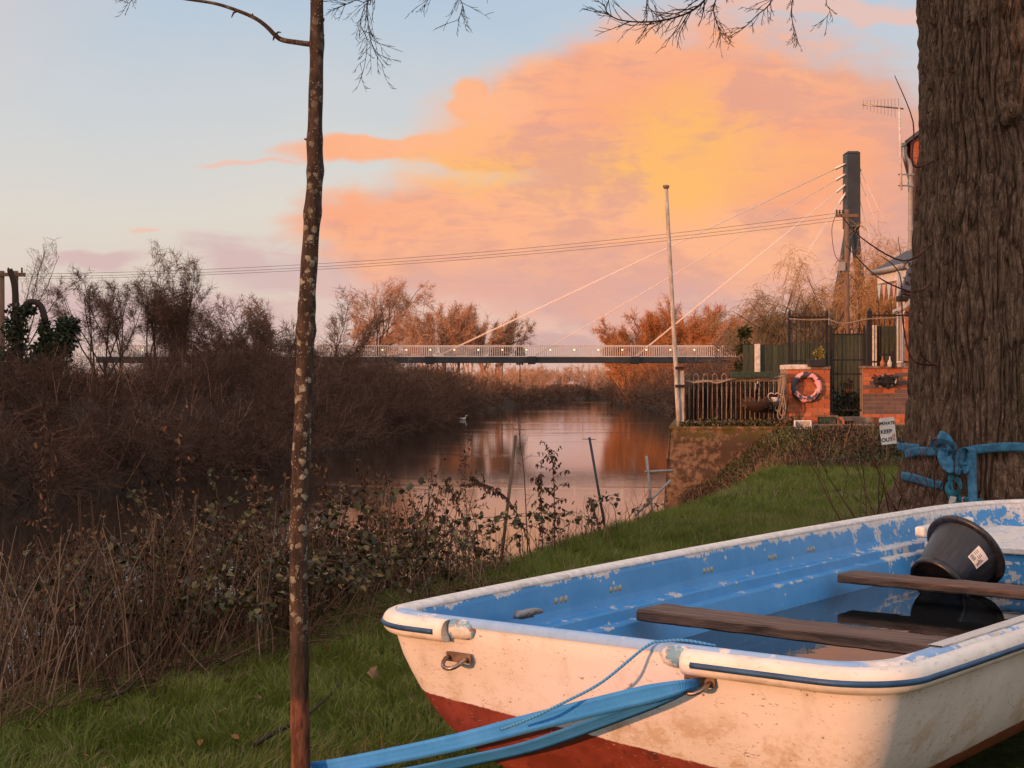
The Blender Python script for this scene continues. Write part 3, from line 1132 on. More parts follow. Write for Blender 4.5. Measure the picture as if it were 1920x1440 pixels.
def grow(rng, out, p, d, L, r, lv, pr):
    n = pr['steps'][lv]
    step = L / n
    r1 = r * pr['taper'][lv]
    kids = pr['kids'][lv] if lv < len(pr['kids']) else 0
    w, up, st = pr['wander'][lv], pr['up'][lv], pr['start'][lv]
    acc = rng.random()
    rate = kids / max(1, n * (1 - st))
    side = rvec(rng)
    for i in range(n):
        t = i / n
        ra, rb = r + (r1 - r) * t, r + (r1 - r) * (t + 1 / n)
        d = (d + rvec(rng) * w + Vector((0, 0, up))).normalized()
        q = p + d * step
        out.append((lv, p.x, p.y, p.z, q.x, q.y, q.z, ra, rb))
        if kids and t >= st - 1e-6:
            acc += rate
            while acc >= 1:
                acc -= 1
                side = (side + rvec(rng) * 0.8)
                o = d.cross(side)
                if o.length < 1e-3:
                    o = d.orthogonal()
                o.normalize()
                an = pr['angle'][lv] * rng.uniform(0.65, 1.3)
                dd = (d * math.cos(an) + o * math.sin(an)).normalized()
                f = rng.random()
                ll = L * pr['ratio'][lv] * rng.uniform(0.7, 1.2) * (1 - pr.get('tipshort', 0.5) * t)
                grow(rng, out, p + (q - p) * f, dd, ll, max(rb * pr['rr'][lv], pr['rmin']), lv + 1, pr)
        p = q


def seg_arrays(out, sel):
    A = np.array([s[1:] for s in out if sel(s[0])], dtype=np.float64)
    return A.reshape(-1, 8)


def prism(A, k=3):
    """many tapered prisms at once"""
    P0, P1, R0, R1 = A[:, 0:3], A[:, 3:6], A[:, 6], A[:, 7]
    T = P1 - P0
    T /= np.maximum(np.linalg.norm(T, axis=1, keepdims=True), 1e-9)
    ref = np.where(np.abs(T[:, 2:3]) < 0.9, np.array([[0, 0, 1.0]]), np.array([[1.0, 0, 0]]))
    B = np.cross(T, ref)
    B /= np.linalg.norm(B, axis=1, keepdims=True)
    C = np.cross(T, B)
    n = len(A)
    an = 2 * np.pi * np.arange(k) / k
    ring = B[:, None, :] * np.cos(an)[None, :, None] + C[:, None, :] * np.sin(an)[None, :, None]
    V = np.concatenate([P0[:, None, :] + ring * R0[:, None, None], P1[:, None, :] + ring * R1[:, None, None]], 1).reshape(-1, 3)
    base = (np.arange(n) * 2 * k)[:, None]
    j = np.arange(k)
    j2 = (j + 1) % k
    F = np.stack([base + j, base + j2, base + k + j2, base + k + j], 2).reshape(-1, 4)
    return V, F


def blade(A, seed=0):
    """one narrow quad for each thin twig segment, turned at random"""
    R = np.random.RandomState(seed)
    P0, P1 = A[:, 0:3], A[:, 3:6]
    T = P1 - P0
    E = np.cross(T, R.normal(size=(len(A), 3)))
    E /= np.maximum(np.linalg.norm(E, axis=1, keepdims=True), 1e-9)
    r0, r1 = A[:, 6:7] * 1.1, A[:, 7:8] * 1.1
    V = np.stack([P0 - E * r0, P0 + E * r0, P1 + E * r1, P1 - E * r1], 1).reshape(-1, 3)
    return V, np.arange(len(A) * 4).reshape(-1, 4)


def seg_mesh(name, A, k=3, rnd=None, seed=0):
    V, F = prism(A, k)
    if rnd is None:
        rnd = np.random.RandomState(seed).rand(len(A))
    return np_mesh(name, V, F, k > 4, rnd=np.repeat(rnd, 2 * k))


def leaf_mesh(name, P, size, seed=0, flat=0.0, rnd=None, aspect=0.62, dirs=None):
    """folded leaf shapes, six corners each"""
    R = np.random.RandomState(seed)
    n = len(P)
    d = R.normal(size=(n, 3))
    if dirs is not None:
        d = dirs + d * 0.35
    d[:, 2] *= (1 - flat)
    d /= np.linalg.norm(d, axis=1, keepdims=True)
    e = R.normal(size=(n, 3))
    if flat:
        e = e * (1 - flat)
        up = np.array([[0, 0, 1.0]])
        e = np.cross(up + e * 0.4, d)
    else:
        e = np.cross(e, d)
    e /= np.maximum(np.linalg.norm(e, axis=1, keepdims=True), 1e-6)
    nn = np.cross(d, e)
    s = (size * (0.6 + 0.8 * R.rand(n)))[:, None]
    fold = (0.10 + 0.18 * R.rand(n))[:, None] * s
    v = np.stack([P, P + d * s * 0.35 + e * s * aspect * 0.5 + nn * fold, P + d * s * 0.78 + e * s * aspect * 0.33 + nn * fold * 0.6, P + d * s,
                  P + d * s * 0.78 - e * s * aspect * 0.33 + nn * fold * 0.6, P + d * s * 0.35 - e * s * aspect * 0.5 + nn * fold], 1).reshape(-1, 3)
    b = (np.arange(n) * 6)[:, None]
    F = np.concatenate([b + np.array([0, 1, 2, 3]), b + np.array([0, 3, 4, 5])], 0)
    if rnd is None:
        rnd = R.rand(n)
    return np_mesh(name, v, F, False, rnd=np.repeat(rnd, 6))


VASE = dict(steps=[4, 9, 6, 4], taper=[0.75, 0.25, 0.3, 0.4], kids=[5, 13, 7], wander=[0.08, 0.13, 0.17, 0.2], up=[0.05, 0.035, 0.04, 0.02], start=[0.3, 0.12, 0.1, 0],
            angle=[0.50, 0.62, 0.7], ratio=[1.9, 0.36, 0.42], rr=[0.62, 0.42, 0.6], rmin=0.009, tipshort=0.3)
ROUND = dict(steps=[5, 8, 6, 4, 3], taper=[0.6, 0.25, 0.3, 0.4, 0.5], kids=[10, 10, 7, 4], wander=[0.06, 0.14, 0.18, 0.2, 0.2], up=[0.05, 0.02, 0.02, 0.02, 0.0],
             start=[0.3, 0.15, 0.1, 0.1, 0], angle=[1.1, 0.75, 0.7, 0.7], ratio=[1.6, 0.46, 0.45, 0.45], rr=[0.5, 0.45, 0.55, 0.6], rmin=0.018, tipshort=0.3)
VASE5 = dict(VASE, steps=[4, 9, 6, 4, 3], taper=[0.75, 0.25, 0.3, 0.4, 0.5], kids=[5, 13, 7, 3], wander=[0.08, 0.13, 0.17, 0.2, 0.2], up=[0.05, 0.035, 0.04, 0.03, 0.02], start=[0.3, 0.12, 0.1, 0.1, 0],
             angle=[0.50, 0.62, 0.7, 0.65], ratio=[1.9, 0.36, 0.42, 0.5], rr=[0.62, 0.42, 0.6, 0.7])
UPRIGHT = dict(steps=[10, 7, 4], taper=[0.25, 0.3, 0.4], kids=[34, 9], wander=[0.04, 0.10, 0.15], up=[0.05, 0.10, 0.06], start=[0.12, 0.05, 0], angle=[0.9, 0.5],
               ratio=[0.40, 0.40], rr=[0.45, 0.6], rmin=0.028, tipshort=0.45)
WEEP = dict(steps=[4, 7, 6, 7], taper=[0.6, 0.3, 0.4, 0.5], kids=[9, 9, 9], wander=[0.06, 0.14, 0.16, 0.07], up=[0.05, 0.035, -0.05, -0.32], start=[0.3, 0.25, 0.1, 0],
            angle=[0.95, 0.8, 0.9], ratio=[1.5, 0.42, 0.8], rr=[0.55, 0.5, 0.5], rmin=0.009, tipshort=0.2)
SHRUB = dict(steps=[5, 4, 3], taper=[0.35, 0.4, 0.5], kids=[7, 4], wander=[0.16, 0.18, 0.22], up=[0.04, 0.05, 0.03], start=[0.15, 0.1, 0], angle=[0.55, 0.6], ratio=[0.5, 0.45],
             rr=[0.5, 0.6], rmin=0.006, tipshort=0.4)


def fuzz(A, m, length, r, seed, up=0.15, dev=0.75):
    """short straight end twigs sprouting from given segments, one narrow blade each"""
    R = np.random.RandomState(seed)
    S = np.repeat(A, m, 0)
    T = S[:, 3:6] - S[:, 0:3]
    T /= np.maximum(np.linalg.norm(T, axis=1, keepdims=True), 1e-9)
    n = len(S)
    P0 = S[:, 0:3] + (S[:, 3:6] - S[:, 0:3]) * R.rand(n, 1)
    d = T + R.normal(size=(n, 3)) * dev + np.array([[0, 0, up]])
    d /= np.linalg.norm(d, axis=1, keepdims=True)
    e = np.cross(d, R.normal(size=(n, 3)))
    e /= np.linalg.norm(e, axis=1, keepdims=True)
    L = (length * (0.5 + R.rand(n)))[:, None]
    bend = R.normal(size=(n, 3)) * 0.12
    P2 = P0 + (d + bend) * L
    V = np.stack([P0 - e * r, P0 + e * r, P2 + e * r * 0.5, P2 - e * r * 0.5], 1).reshape(-1, 3)
    return V, np.arange(n * 4).reshape(-1, 4), np.repeat(R.rand(n), 4)


def crown_mesh(name, A, fz, seed):
    V, F = blade(A, seed)
    rnd = np.repeat(np.random.RandomState(seed).rand(len(A)), 4)
    if fz is not None:
        V2, F2, r2 = fz
        F = np.concatenate([F, F2 + len(V)])
        V = np.concatenate([V, V2])
        rnd = np.concatenate([rnd, r2])
    return np_mesh(name, V, F, False, rnd=rnd)


def tree(name, label, px, Y, ptop, pr, h_ratio, mats, seed, trunk_r, lean=(0, 0), stems=1, group=None, base_z=None, cat='tree', spread=0.0, up0=1.0, trunk_lv=1, fz=1, fl=0.05, fup=0.15):
    """a bare tree whose top reaches picture height ptop"""
    rng = random.Random(seed)
    pr = dict(pr, rmin=Y * 0.00011)
    X = (px - 960) / FPX * Y
    bz = float(ground_z(np.array([X]), np.array([float(Y)]))[0]) if base_z is None else base_z
    top = EYE - (ptop - 720) / FPX * Y
    H = top - bz
    out = []
    for s in range(stems):
        a = 2 * PI * s / max(stems, 1) + rng.random()
        off = Vector((math.cos(a), math.sin(a), 0)) * (trunk_r * 1.2 if stems > 1 else 0)
        d = Vector((lean[0] + math.cos(a) * spread, lean[1] + math.sin(a) * spread, up0)).normalized()
        grow(rng, out, off - d * 0.2, d, H * h_ratio * rng.uniform(0.92, 1.05), trunk_r, 0, pr)
    A = np.array([s[1:] for s in out])
    zmax = np.percentile(A[:, 5], 99.7)
    k = H / zmax
    lvls = np.array([s[0] for s in out])
    A[:, 0:6] *= k
    t = empty(name, (X, Y, bz))
    tag(t, label, cat, group)
    link_mesh('trunk', seg_mesh('trunk', A[lvls <= trunk_lv], 6, seed=seed), mats[0], t)
    top_lv = lvls.max()
    z = fuzz(A[lvls >= top_lv], fz, H * fl, Y * 0.00011, seed + 1, fup, 1.0) if fz else None
    link_mesh('crown', crown_mesh('crown', A[lvls > trunk_lv], z, seed), mats[1], t)
    return t, A, lvls


def ivy_blob(name, P, size, parent, seed, mat=None):
    return link_mesh(name, leaf_mesh(name, P, size, seed), mat or M['ivy'], parent)


def ball_points(n, c, r, seed, hollow=0.0):
    R = np.random.RandomState(seed)
    d = R.normal(size=(n, 3))
    d /= np.linalg.norm(d, axis=1, keepdims=True)
    rad = (hollow + (1 - hollow) * R.rand(n) ** 0.45)[:, None]
    return np.array(c) + d * rad * np.array(r)


# trees on the far (left) bank
tree('bare_tree', 'tall bare vase-shaped tree left of the sapling, above the dark scrub', 318, 86, 462, VASE5, 0.36, (M['bark'], M['twig_brown']), 11, 0.11, stems=4, spread=0.38, fz=1)
tree('bare_tree', 'wide open bare tree between ivy-clad stump and tall vase-shaped tree', 200, 80, 510, VASE5, 0.34, (M['bark'], M['twig_brown']), 23, 0.10, stems=3, spread=0.55, fz=1)
tree('bare_tree', 'thin bare tree rising behind the ivy at the left edge', 8, 84, 438, VASE5, 0.34, (M['bark'], M['twig_dark']), 35, 0.10, stems=2, spread=0.3, fz=0)
tree('bare_tree', 'small bushy bare tree with pink-lit tips just left of the sapling', 492, 112, 556, ROUND, 0.38, (M['bark'], M['twig_brown']), 47, 0.16)
tree('bare_tree', 'low dense bare tree between the vase-shaped tree and the bushy one', 425, 100, 560, ROUND, 0.38, (M['bark'], M['twig_brown']), 52, 0.15)
tree('bare_tree', 'rounded bare thorn tree at the right foot of the vase-shaped tree', 388, 92, 585, ROUND, 0.36, (M['bark'], M['twig_brown']), 53, 0.14)
tree('bare_tree', 'dense bare thorn tree in the middle of the low clump left of the sapling', 458, 104, 562, ROUND, 0.36, (M['bark'], M['twig_brown']), 54, 0.15)
tree('bare_tree', 'bare thorn tree half hidden behind the lichened sapling', 535, 108, 588, ROUND, 0.36, (M['bark'], M['twig_brown']), 55, 0.15)
tree('bare_tree', 'low bare thorn tree directly right of the sapling above the bridge rail', 612, 120, 604, ROUND, 0.36, (M['bark'], M['twig_brown']), 56, 0.15)
tree('bare_tree', 'slender bare sapling tree right behind the lichened trunk', 640, 150, 545, VASE, 0.34, (M['bark'], M['twig_brown']), 58, 0.14, stems=2, spread=0.2)
tree('bare_oak', 'large round-crowned bare tree glowing in the low sun behind the bridge', 712, 182, 528, ROUND, 0.38, (M['bark'], M['twig_pale']), 61, 0.30)
tree('bare_oak', 'smaller round bare tree merging with the large round-crowned one', 655, 190, 566, ROUND, 0.38, (M['bark'], M['twig_pale']), 66, 0.25)
# poplar row with mistletoe, behind the bridge
pop_lab = ['leftmost poplar of the sunlit row behind the bridge', 'second poplar from the left in the sunlit row', 'third poplar from the left in the sunlit row',
           'fourth poplar of the sunlit row, with mistletoe low in its crown', 'fifth poplar of the sunlit row, thick with mistletoe', 'rightmost poplar of the sunlit row, shorter, full of mistletoe']
for i, (px, pt) in enumerate(((802, 580), (828, 574), (856, 580), (880, 574), (908, 586), (936, 594))):
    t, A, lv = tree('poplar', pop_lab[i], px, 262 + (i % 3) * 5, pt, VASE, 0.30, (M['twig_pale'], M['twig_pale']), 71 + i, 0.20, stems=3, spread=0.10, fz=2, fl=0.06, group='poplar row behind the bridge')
    if i >= 2:
        R = np.random.RandomState(90 + i)
        tips = A[lv == 2]
        for k in range(1 + 3 * (i - 2)):
            q = tips[R.randint(len(tips))][3:6] * R.uniform(0.75, 1.0)
            ivy_blob('mistletoe', ball_points(50, q, R.uniform(0.22, 0.42), 300 + i * 20 + k), 0.22, t, k, M['mistletoe'])
# orange trees on the right, behind the bridge
for i, (px, pt, Y, lab) in enumerate(((1178, 622, 258, 'leftmost and lowest of the orange sunlit willows behind the bridge'), (1222, 580, 262, 'orange sunlit willow just left of the white pole'),
                                     (1278, 568, 258, 'tallest orange sunlit willow, directly behind the white pole'), (1335, 578, 250, 'orange sunlit willow right of the white pole'),
                                     (1385, 592, 240, 'orange sunlit willow beside the weeping willow'))):
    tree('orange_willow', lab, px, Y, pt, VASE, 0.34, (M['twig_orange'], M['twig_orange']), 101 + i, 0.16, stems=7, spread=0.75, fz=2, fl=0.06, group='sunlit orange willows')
# weeping willows by the mast
for i, (px, pt, Y, lab) in enumerate(((1508, 468, 74, 'weeping willow with bare golden twigs behind the black railings'), (1545, 505, 80, 'weeping willow with bare twigs at the foot of the bridge mast'),
                                     (1672, 395, 70, 'taller weeping willow behind the bunting, beside the big trunk'))):
    tree('weeping_willow', lab, px, Y, pt, WEEP, 0.36, (M['bark'], M['twig_willow']), 131 + i, 0.15, stems=3, spread=0.5, fz=1, fl=0.06, fup=-0.6, group='weeping willows behind the railings')
tree('bare_tree', 'small pale bare tree behind the weeping willow at the bridge end', 1440, 120, 575, ROUND, 0.38, (M['bark'], M['twig_pale']), 141, 0.16)
# one dark fir seen through the bridge railing
fir = empty('fir_tree', W(975, 735, 300))
tag(fir, 'small dark conifer showing through the middle of the bridge railing', 'tree')
R = np.random.RandomState(4)
hh = R.rand(700) ** 0.6
an = R.rand(700) * 6.28
rad = (1 - hh) * 1.9 * np.sqrt(R.rand(700))
z0 = 5.6
link_mesh('crown', leaf_mesh('crown', np.stack([np.cos(an) * rad, np.sin(an) * rad, z0 + hh * 3.4], 1), 0.6, 5), M['ivy'], fir)
MB().tube([(0, 0, -0.5), (0, 0, 8)], [0.2, 0.04], 6).build('trunk', M['bark'], fir)

# ---- willow scrub along both banks: nobody could count it
def shrub_proto(seed, h=3.4, n=9, spread=0.75, pr=SHRUB):
    rng = random.Random(seed)
    out = []
    for s in range(n):
        a = rng.random() * 2 * PI
        sp = spread * rng.uniform(0.2, 1.0)
        d = Vector((math.cos(a) * sp, math.sin(a) * sp, 1)).normalized()
        grow(rng, out, Vector((math.cos(a), math.sin(a), 0)) * rng.uniform(0, 0.35), d, h * rng.uniform(0.6, 1.0), 0.018, 0, pr)
    return np.array([s[1:] for s in out])


protos = [shrub_proto(200 + k, 3.2, 8, 0.85, dict(SHRUB, kids=[6, 3])) for k in range(6)]
far_protos = [shrub_proto(260 + k, 3.2, 6, 0.9, dict(SHRUB, kids=[4, 3], steps=[4, 3, 2])) for k in range(6)]
droop = dict(SHRUB)
droop['up'] = [0.0, -0.03, -0.08]
low_protos = [shrub_proto(240 + k, 2.4, 9, 1.5, dict(droop, kids=[6, 3])) for k in range(4)]
far_low = [shrub_proto(280 + k, 2.4, 7, 1.4, dict(droop, kids=[4, 3], steps=[4, 3, 2])) for k in range(4)]


def place(protolist, pos, scales, seed, rfac=1.0):
    R = np.random.RandomState(seed)
    outA, outR = [], []
    for (x, y, z), s in zip(pos, scales):
        A = protolist[R.randint(len(protolist))].copy()
        a = R.rand() * 2 * np.pi
        c, sn = math.cos(a), math.sin(a)
        for o in (0, 3):
            X_, Y_ = A[:, o].copy(), A[:, o + 1].copy()
            A[:, o] = (X_ * c - Y_ * sn) * s * 1.1 + x
            A[:, o + 1] = (X_ * sn + Y_ * c) * s * 1.1 + y
            A[:, o + 2] = A[:, o + 2] * s * R.uniform(0.98, 1.02) + z
        A[:, 6:8] *= rfac
        outA.append(A)
        outR.append(np.clip(R.rand() * 0.75 + R.rand(len(A)) * 0.35 - 0.05, 0, 1))
    return np.concatenate(outA), np.concatenate(outR)


def bank_points(line, n, dmin, dmax, ymin, ymax, side, seed):
    R = np.random.RandomState(seed)
    pts = []
    L = line
    seg = np.hypot(*(L[1:] - L[:-1]).T)
    cum = np.concatenate([[0], np.cumsum(seg)])
    tries = 0
    while len(pts) < n and tries < n * 60:
        tries += 1
        s = R.rand() * cum[-1]
        i = min(np.searchsorted(cum, s) - 1, len(seg) - 1)
        i = max(i, 0)
        f = (s - cum[i]) / seg[i]
        p = L[i] + (L[i + 1] - L[i]) * f
        t = (L[i + 1] - L[i]) / seg[i]
        nrm = np.array([-t[1], t[0]]) * side
        d = dmin + (dmax - dmin) * R.rand()
        q = p + nrm * d
        if not (ymin <= q[1] <= ymax):
            continue
        if abs(q[0] / q[1]) > 0.43:
            continue
        pts.append((q[0], q[1], d))
    P = np.array(pts)
    z = ground_z(P[:, 0], P[:, 1])
    return np.column_stack([P[:, 0], P[:, 1], z - 0.1]), P[:, 2]


def scrub(name, label, pos, sc, pl, mat, seed, rfac=1.0):
    A, r = place(pl, pos, sc, seed, rfac)
    ln = np.linalg.norm(A[:, 3:6] - A[:, 0:3], axis=1)
    thin = A[A[:, 6] < np.median(A[:, 6])]
    V2, F2, r2 = fuzz(thin, 2, 0.75 * float(np.mean(sc)), 0.007 * rfac, seed + 50, 0.02, 0.95)
    V, F = blade(A, seed)
    o = link_mesh(name, np_mesh(name, np.concatenate([V, V2]), np.concatenate([F, F2 + len(V)]), False, rnd=np.concatenate([np.repeat(r, 4), np.clip(r2 * 0.5 + np.repeat(np.repeat(r[A[:, 6] < np.median(A[:, 6])], 2), 4) * 0.5, 0, 1)])), mat)
    tag(o, label, 'scrub', kind='stuff')
    return o


Rn = np.random.RandomState(5)
# overhanging fringe at the water's edge
pos, d = bank_points(LEFT_BANK, 120, -0.2, 2.4, 38, 175, 1, 61)
scrub('bank_fringe', 'tangle of drooping bare twigs hanging over the far water edge', pos, 0.75 + 0.5 * Rn.rand(len(pos)), low_protos, M['twig_dark'], 1, 1.1)
pos, d = bank_points(LEFT_BANK, 185, 1.2, 13.0, 44, 128, 1, 62)
pxs = 960 + FPX * pos[:, 0] / pos[:, 1]
hs_ = np.interp(pxs, [-100, 150, 280, 380, 560, 700], [0.58, 0.58, 0.66, 0.92, 1.0, 0.95])
scrub('willow_scrub', 'dark brown mass of bare willow scrub covering the far bank', pos, (0.55 + 0.85 * Rn.rand(len(pos))) * hs_, protos, M['twig_dark'], 2, 1.1)
pos, d = bank_points(LEFT_BANK, 110, 1.0, 14.0, 120, 260, 1, 63)
pxs = 960 + FPX * pos[:, 0] / pos[:, 1]
scrub('willow_scrub', 'brown bare scrub under the bridge on the far bank', pos, (0.8 + 0.5 * Rn.rand(len(pos))) * np.interp(pxs, [600, 800, 880], [1.15, 0.95, 0.66]), far_protos, M['twig_brown'], 3, 2.6)
pos, d = bank_points(LEFT_BANK, 70, 2.0, 26.0, 250, 480, 1, 64)
scrub('willow_scrub', 'distant sunlit scrub closing the river bend under the bridge', pos, (0.9 + 0.5 * Rn.rand(len(pos))), far_protos, M['twig_pale'], 4, 4.2)
pos, d = bank_points(RIGHT_BANK, 46, 1.0, 9.0, 42, 100, -1, 66)
scrub('willow_scrub', 'brown bare scrub behind the rusty railing and the white pole', pos, (0.45 + 0.2 * Rn.rand(len(pos))), protos, M['twig_brown'], 7, 1.2)
pos, d = bank_points(RIGHT_BANK, 80, 0.5, 12.0, 95, 400, -1, 65)
scrub('willow_scrub', 'brown bare scrub along the near bank below the orange willows', pos, (1.0 + 0.5 * Rn.rand(len(pos))), far_protos, M['twig_brown'], 5, 2.9)
pos, d = bank_points(LEFT_BANK, 80, 0.2, 4.0, 170, 390, 1, 67)
scrub('bank_fringe', 'far fringe of bare scrub along the left water edge under the bridge', pos, 0.8 + 0.4 * Rn.rand(len(pos)), far_low, M['twig_brown'], 11, 3.4)
pos, d = bank_points(RIGHT_BANK, 120, 0.0, 4.0, 110, 390, -1, 68)
scrub('bank_fringe', 'far fringe of bare scrub along the right water edge under the bridge', pos, 1.0 + 0.5 * Rn.rand(len(pos)), far_low, M['twig_brown'], 12, 2.9)
# lighter leaning stems in front of the mass
A = []
rng = random.Random(8)
for k in range(85):
    Y = rng.uniform(50, 110)
    px = rng.uniform(150, 860)
    d0 = np.interp(Y, LEFT_BANK[:, 1], LEFT_BANK[:, 0])
    x0 = d0 - rng.uniform(0.3, 6)
    z0_ = float(ground_z(np.array([x0]), np.array([Y]))[0])
    grow(rng, A, Vector((x0, Y, z0_)), Vector((rng.uniform(-0.3, 0.9), rng.uniform(-0.6, 0.2), 1)).normalized(), rng.uniform(1.2, 2.8), 0.013, 0, dict(SHRUB, kids=[3, 0], wander=[0.08, 0.1, 0.1]))
A = np.array([s[1:] for s in A])
o = link_mesh('pale_stems', seg_mesh('pale_stems', A, 3, seed=4), M['twig_pale'])
tag(o, 'scattered pale leaning stems in front of the dark scrub', 'stems', kind='stuff')

# far belt of woodland to the horizon
pts = []
R = np.random.RandomState(33)
for k in range(90):
    Y = R.uniform(330, 620)
    px = R.uniform(-80, 1500)
    pts.append(((px - 960) / FPX * Y, Y, 0.3))
for k in range(60):
    Y = R.uniform(385, 450)
    pts.append(((R.uniform(960, 1290) - 960) / FPX * Y, Y, 0.3))
pts = np.array(pts)
oc = []
for k in range(46):
    Y = R.uniform(238, 272)
    oc.append(((R.uniform(1170, 1440) - 960) / FPX * Y, Y, 0.2))
oc = np.array(oc)
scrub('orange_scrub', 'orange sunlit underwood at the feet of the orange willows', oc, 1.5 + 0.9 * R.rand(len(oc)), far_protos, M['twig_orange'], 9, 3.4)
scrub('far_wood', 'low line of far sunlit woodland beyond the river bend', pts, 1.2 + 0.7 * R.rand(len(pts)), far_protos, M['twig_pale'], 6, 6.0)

# ---- ivy-clad stump and arching branch at the left edge
iv = empty('ivy_tree', W(70, 722, 62))
tag(iv, 'dead tree smothered in dark ivy with an arching branch at the left edge', 'tree')
Yc = 62


def L62(px, py, dy=0.0):
    return W(px, py, Yc + dy) - iv.location


trunk_pts = catmull([L62(40, 760), L62(36, 690), L62(30, 610), L62(28, 540), L62(18, 505)], 5)
arch_pts = catmull([L62(34, 640), L62(45, 580), L62(58, 566), L62(75, 572), L62(84, 600), L62(86, 650), L62(92, 720)], 5)
arm_pts = catmull([L62(60, 700), L62(95, 670), L62(125, 625), L62(140, 600)], 5)
MB().tube(trunk_pts, [0.20 - 0.08 * i / (len(trunk_pts) - 1) for i in range(len(trunk_pts))], 8).build('trunk', M['bark'], iv, True)
bm_ = MB()
bm_.tube(arch_pts, 0.14, 6)
bm_.build('branch', M['bark'], iv, True)
MB().tube(arm_pts, [0.14 - 0.08 * i / (len(arm_pts) - 1) for i in range(len(arm_pts))], 6).build('branch', M['bark'], iv, True)
P = []
R = np.random.RandomState(77)
for q, rad, n in [(L62(45, 700), (1.2, .7, 1.3), 1500), (L62(85, 690), (0.7, .5, 1.2), 1100), (L62(110, 640), (0.75, .6, 0.55), 1000), (L62(128, 612), (0.5, .5, 0.4), 800),
                  (L62(100, 660), (0.8, .6, 0.8), 900), (L62(30, 620), (0.55, .5, 1.2), 800), (L62(84, 620), (0.25, .25, 0.6), 350), (L62(55, 580), (0.35, .3, 0.2), 200), (L62(10, 690), (0.9, .6, 1.0), 900)]:
    P.append(ball_points(n, q, rad, R.randint(9999)))
ivy_blob('crown', np.concatenate(P), 0.17, iv, 3)

# row of unseen dense trees, added to block the low sun
def shade_row(name, label, a, p0, p1, n, h, r, seed, leaf, nl, group, sx=-0.72, sy=-0.69):
    R = np.random.RandomState(seed)
    for k in range(n):
        p = p0 + (p1 - p0) * k / (n - 1)
        x, y = a * sx + p * -sy, a * sy + p * sx
        z = float(ground_z(np.array([x]), np.array([y]))[0])
        t = empty(name, (x, y, z))
        tag(t, label, 'tree', group)
        hk = h * R.uniform(0.9, 1.1)
        MB().tube([(0, 0, -0.3), (0, 0, hk * 0.9)], [0.3, 0.06], 7).build('trunk', M['bark'], t)
        hh = R.rand(nl)
        an = R.rand(nl) * 2 * np.pi
        rad = r * (1 - hh ** 2.2 * 0.75) * (0.35 + 0.65 * np.sqrt(R.rand(nl)))
        link_mesh('crown', leaf_mesh('crown', np.stack([np.cos(an) * rad, np.sin(an) * rad, hh * hk], 1), leaf, seed + k), M['ivy'], t)


shade_row('shade_evergreen', 'unseen dense evergreen added beyond the left edge to shade the far bank', 38.0, -44.0, -150.0, 30, 11.5, 3.0, 5, 1.5, 900, 'unseen evergreens added for shade')  # unseen row, added to keep the sun off the far bank scrub
shade_row('shade_holly', 'unseen dense holly added behind the camera to shade trunk and reeds', 14.0, -5.6, -12.0, 5, 6.5, 1.5, 55, 0.5, 2600, 'unseen hollies added for shade')  # unseen row, added to shade trunk and reeds while the dinghy stays lit

# ------------------------------------------------------------------ materials for the built things
M['render'] = None
m, nt, b = new_mat('old_wall')
co = nt.coord('Object')
a = nt.noise(co, 1.6, 6, 0.65)
c = nt.noise(co, 9, 5, 0.65)
f = nt.noise(co, 50, 4, 0.6)
col = nt.mix(nt.ss(c, 0.35, 0.65), (0.22, 0.135, 0.085), (0.125, 0.078, 0.05))
col = nt.mix(nt.m('MULTIPLY', nt.ss(nt.m('ADD', nt.m('MULTIPLY', a, 0.6), nt.m('MULTIPLY', c, 0.4)), 0.47, 0.55), 0.85), col, (0.06, 0.038, 0.026))
ox, oy, oz = nt.xyz(co)
col = nt.mix(nt.m('MULTIPLY', nt.ss(oz, 0.22, 0.52), nt.ss(c, 0.42, 0.58)), col, (0.10, 0.085, 0.025))
setb(nt, b, col, 0.95, spec=0.1, normal=nt.bump(nt.m('ADD', c, nt.m('MULTIPLY', f, 0.5)), 0.8, 0.03))
M['old_wall'] = m


def brick_mat(name, c1, c2, c3):
    m, nt, b = new_mat(name)
    r = nt.objrand()
    co = nt.coord('Object')
    n = nt.noise(nt.vm('ADD', co, nt.comb(nt.m('MULTIPLY', r, 37.0), r, 0.0)), 14, 5, 0.65)
    col = nt.ramp(r, [(0, c1), (0.45, c2), (0.8, c3), (1.0, tuple(x * 0.55 for x in c1))])
    col = nt.mix(nt.m('MULTIPLY', nt.ss(n, 0.5, 0.75), 0.55), col, tuple(x * 0.45 for x in c2))
    setb(nt, b, col, 0.9, spec=0.15, normal=nt.bump(n, 0.6, 0.006))
    return m


M['brick_red'] = brick_mat('brick_red', (0.36, 0.095, 0.045), (0.43, 0.125, 0.055), (0.46, 0.16, 0.075))
M['brick_blue'] = brick_mat('brick_blue', (0.10, 0.07, 0.068), (0.13, 0.088, 0.08), (0.16, 0.10, 0.088))
M['mortar'] = simple_mat('mortar', (0.36, 0.25, 0.18), (0.24, 0.16, 0.115), 20, 0.95, spec=0.1)
M['concrete'] = simple_mat('concrete', (0.25, 0.18, 0.135), (0.12, 0.085, 0.065), 10, 0.9, spec=0.15)
M['white_stone'] = simple_mat('white_stone', (0.70, 0.64, 0.58), (0.42, 0.36, 0.30), 14, 0.8)
M['black_iron'] = simple_mat('black_iron', (0.016, 0.013, 0.013), (0.030, 0.02, 0.017), 20, 0.5, 0.3, 0.2)
M['rust_iron'] = simple_mat('rust_iron', (0.36, 0.27, 0.21), (0.12, 0.075, 0.055), 24, 0.8, 0.2, 0.4, rnd=0.3)
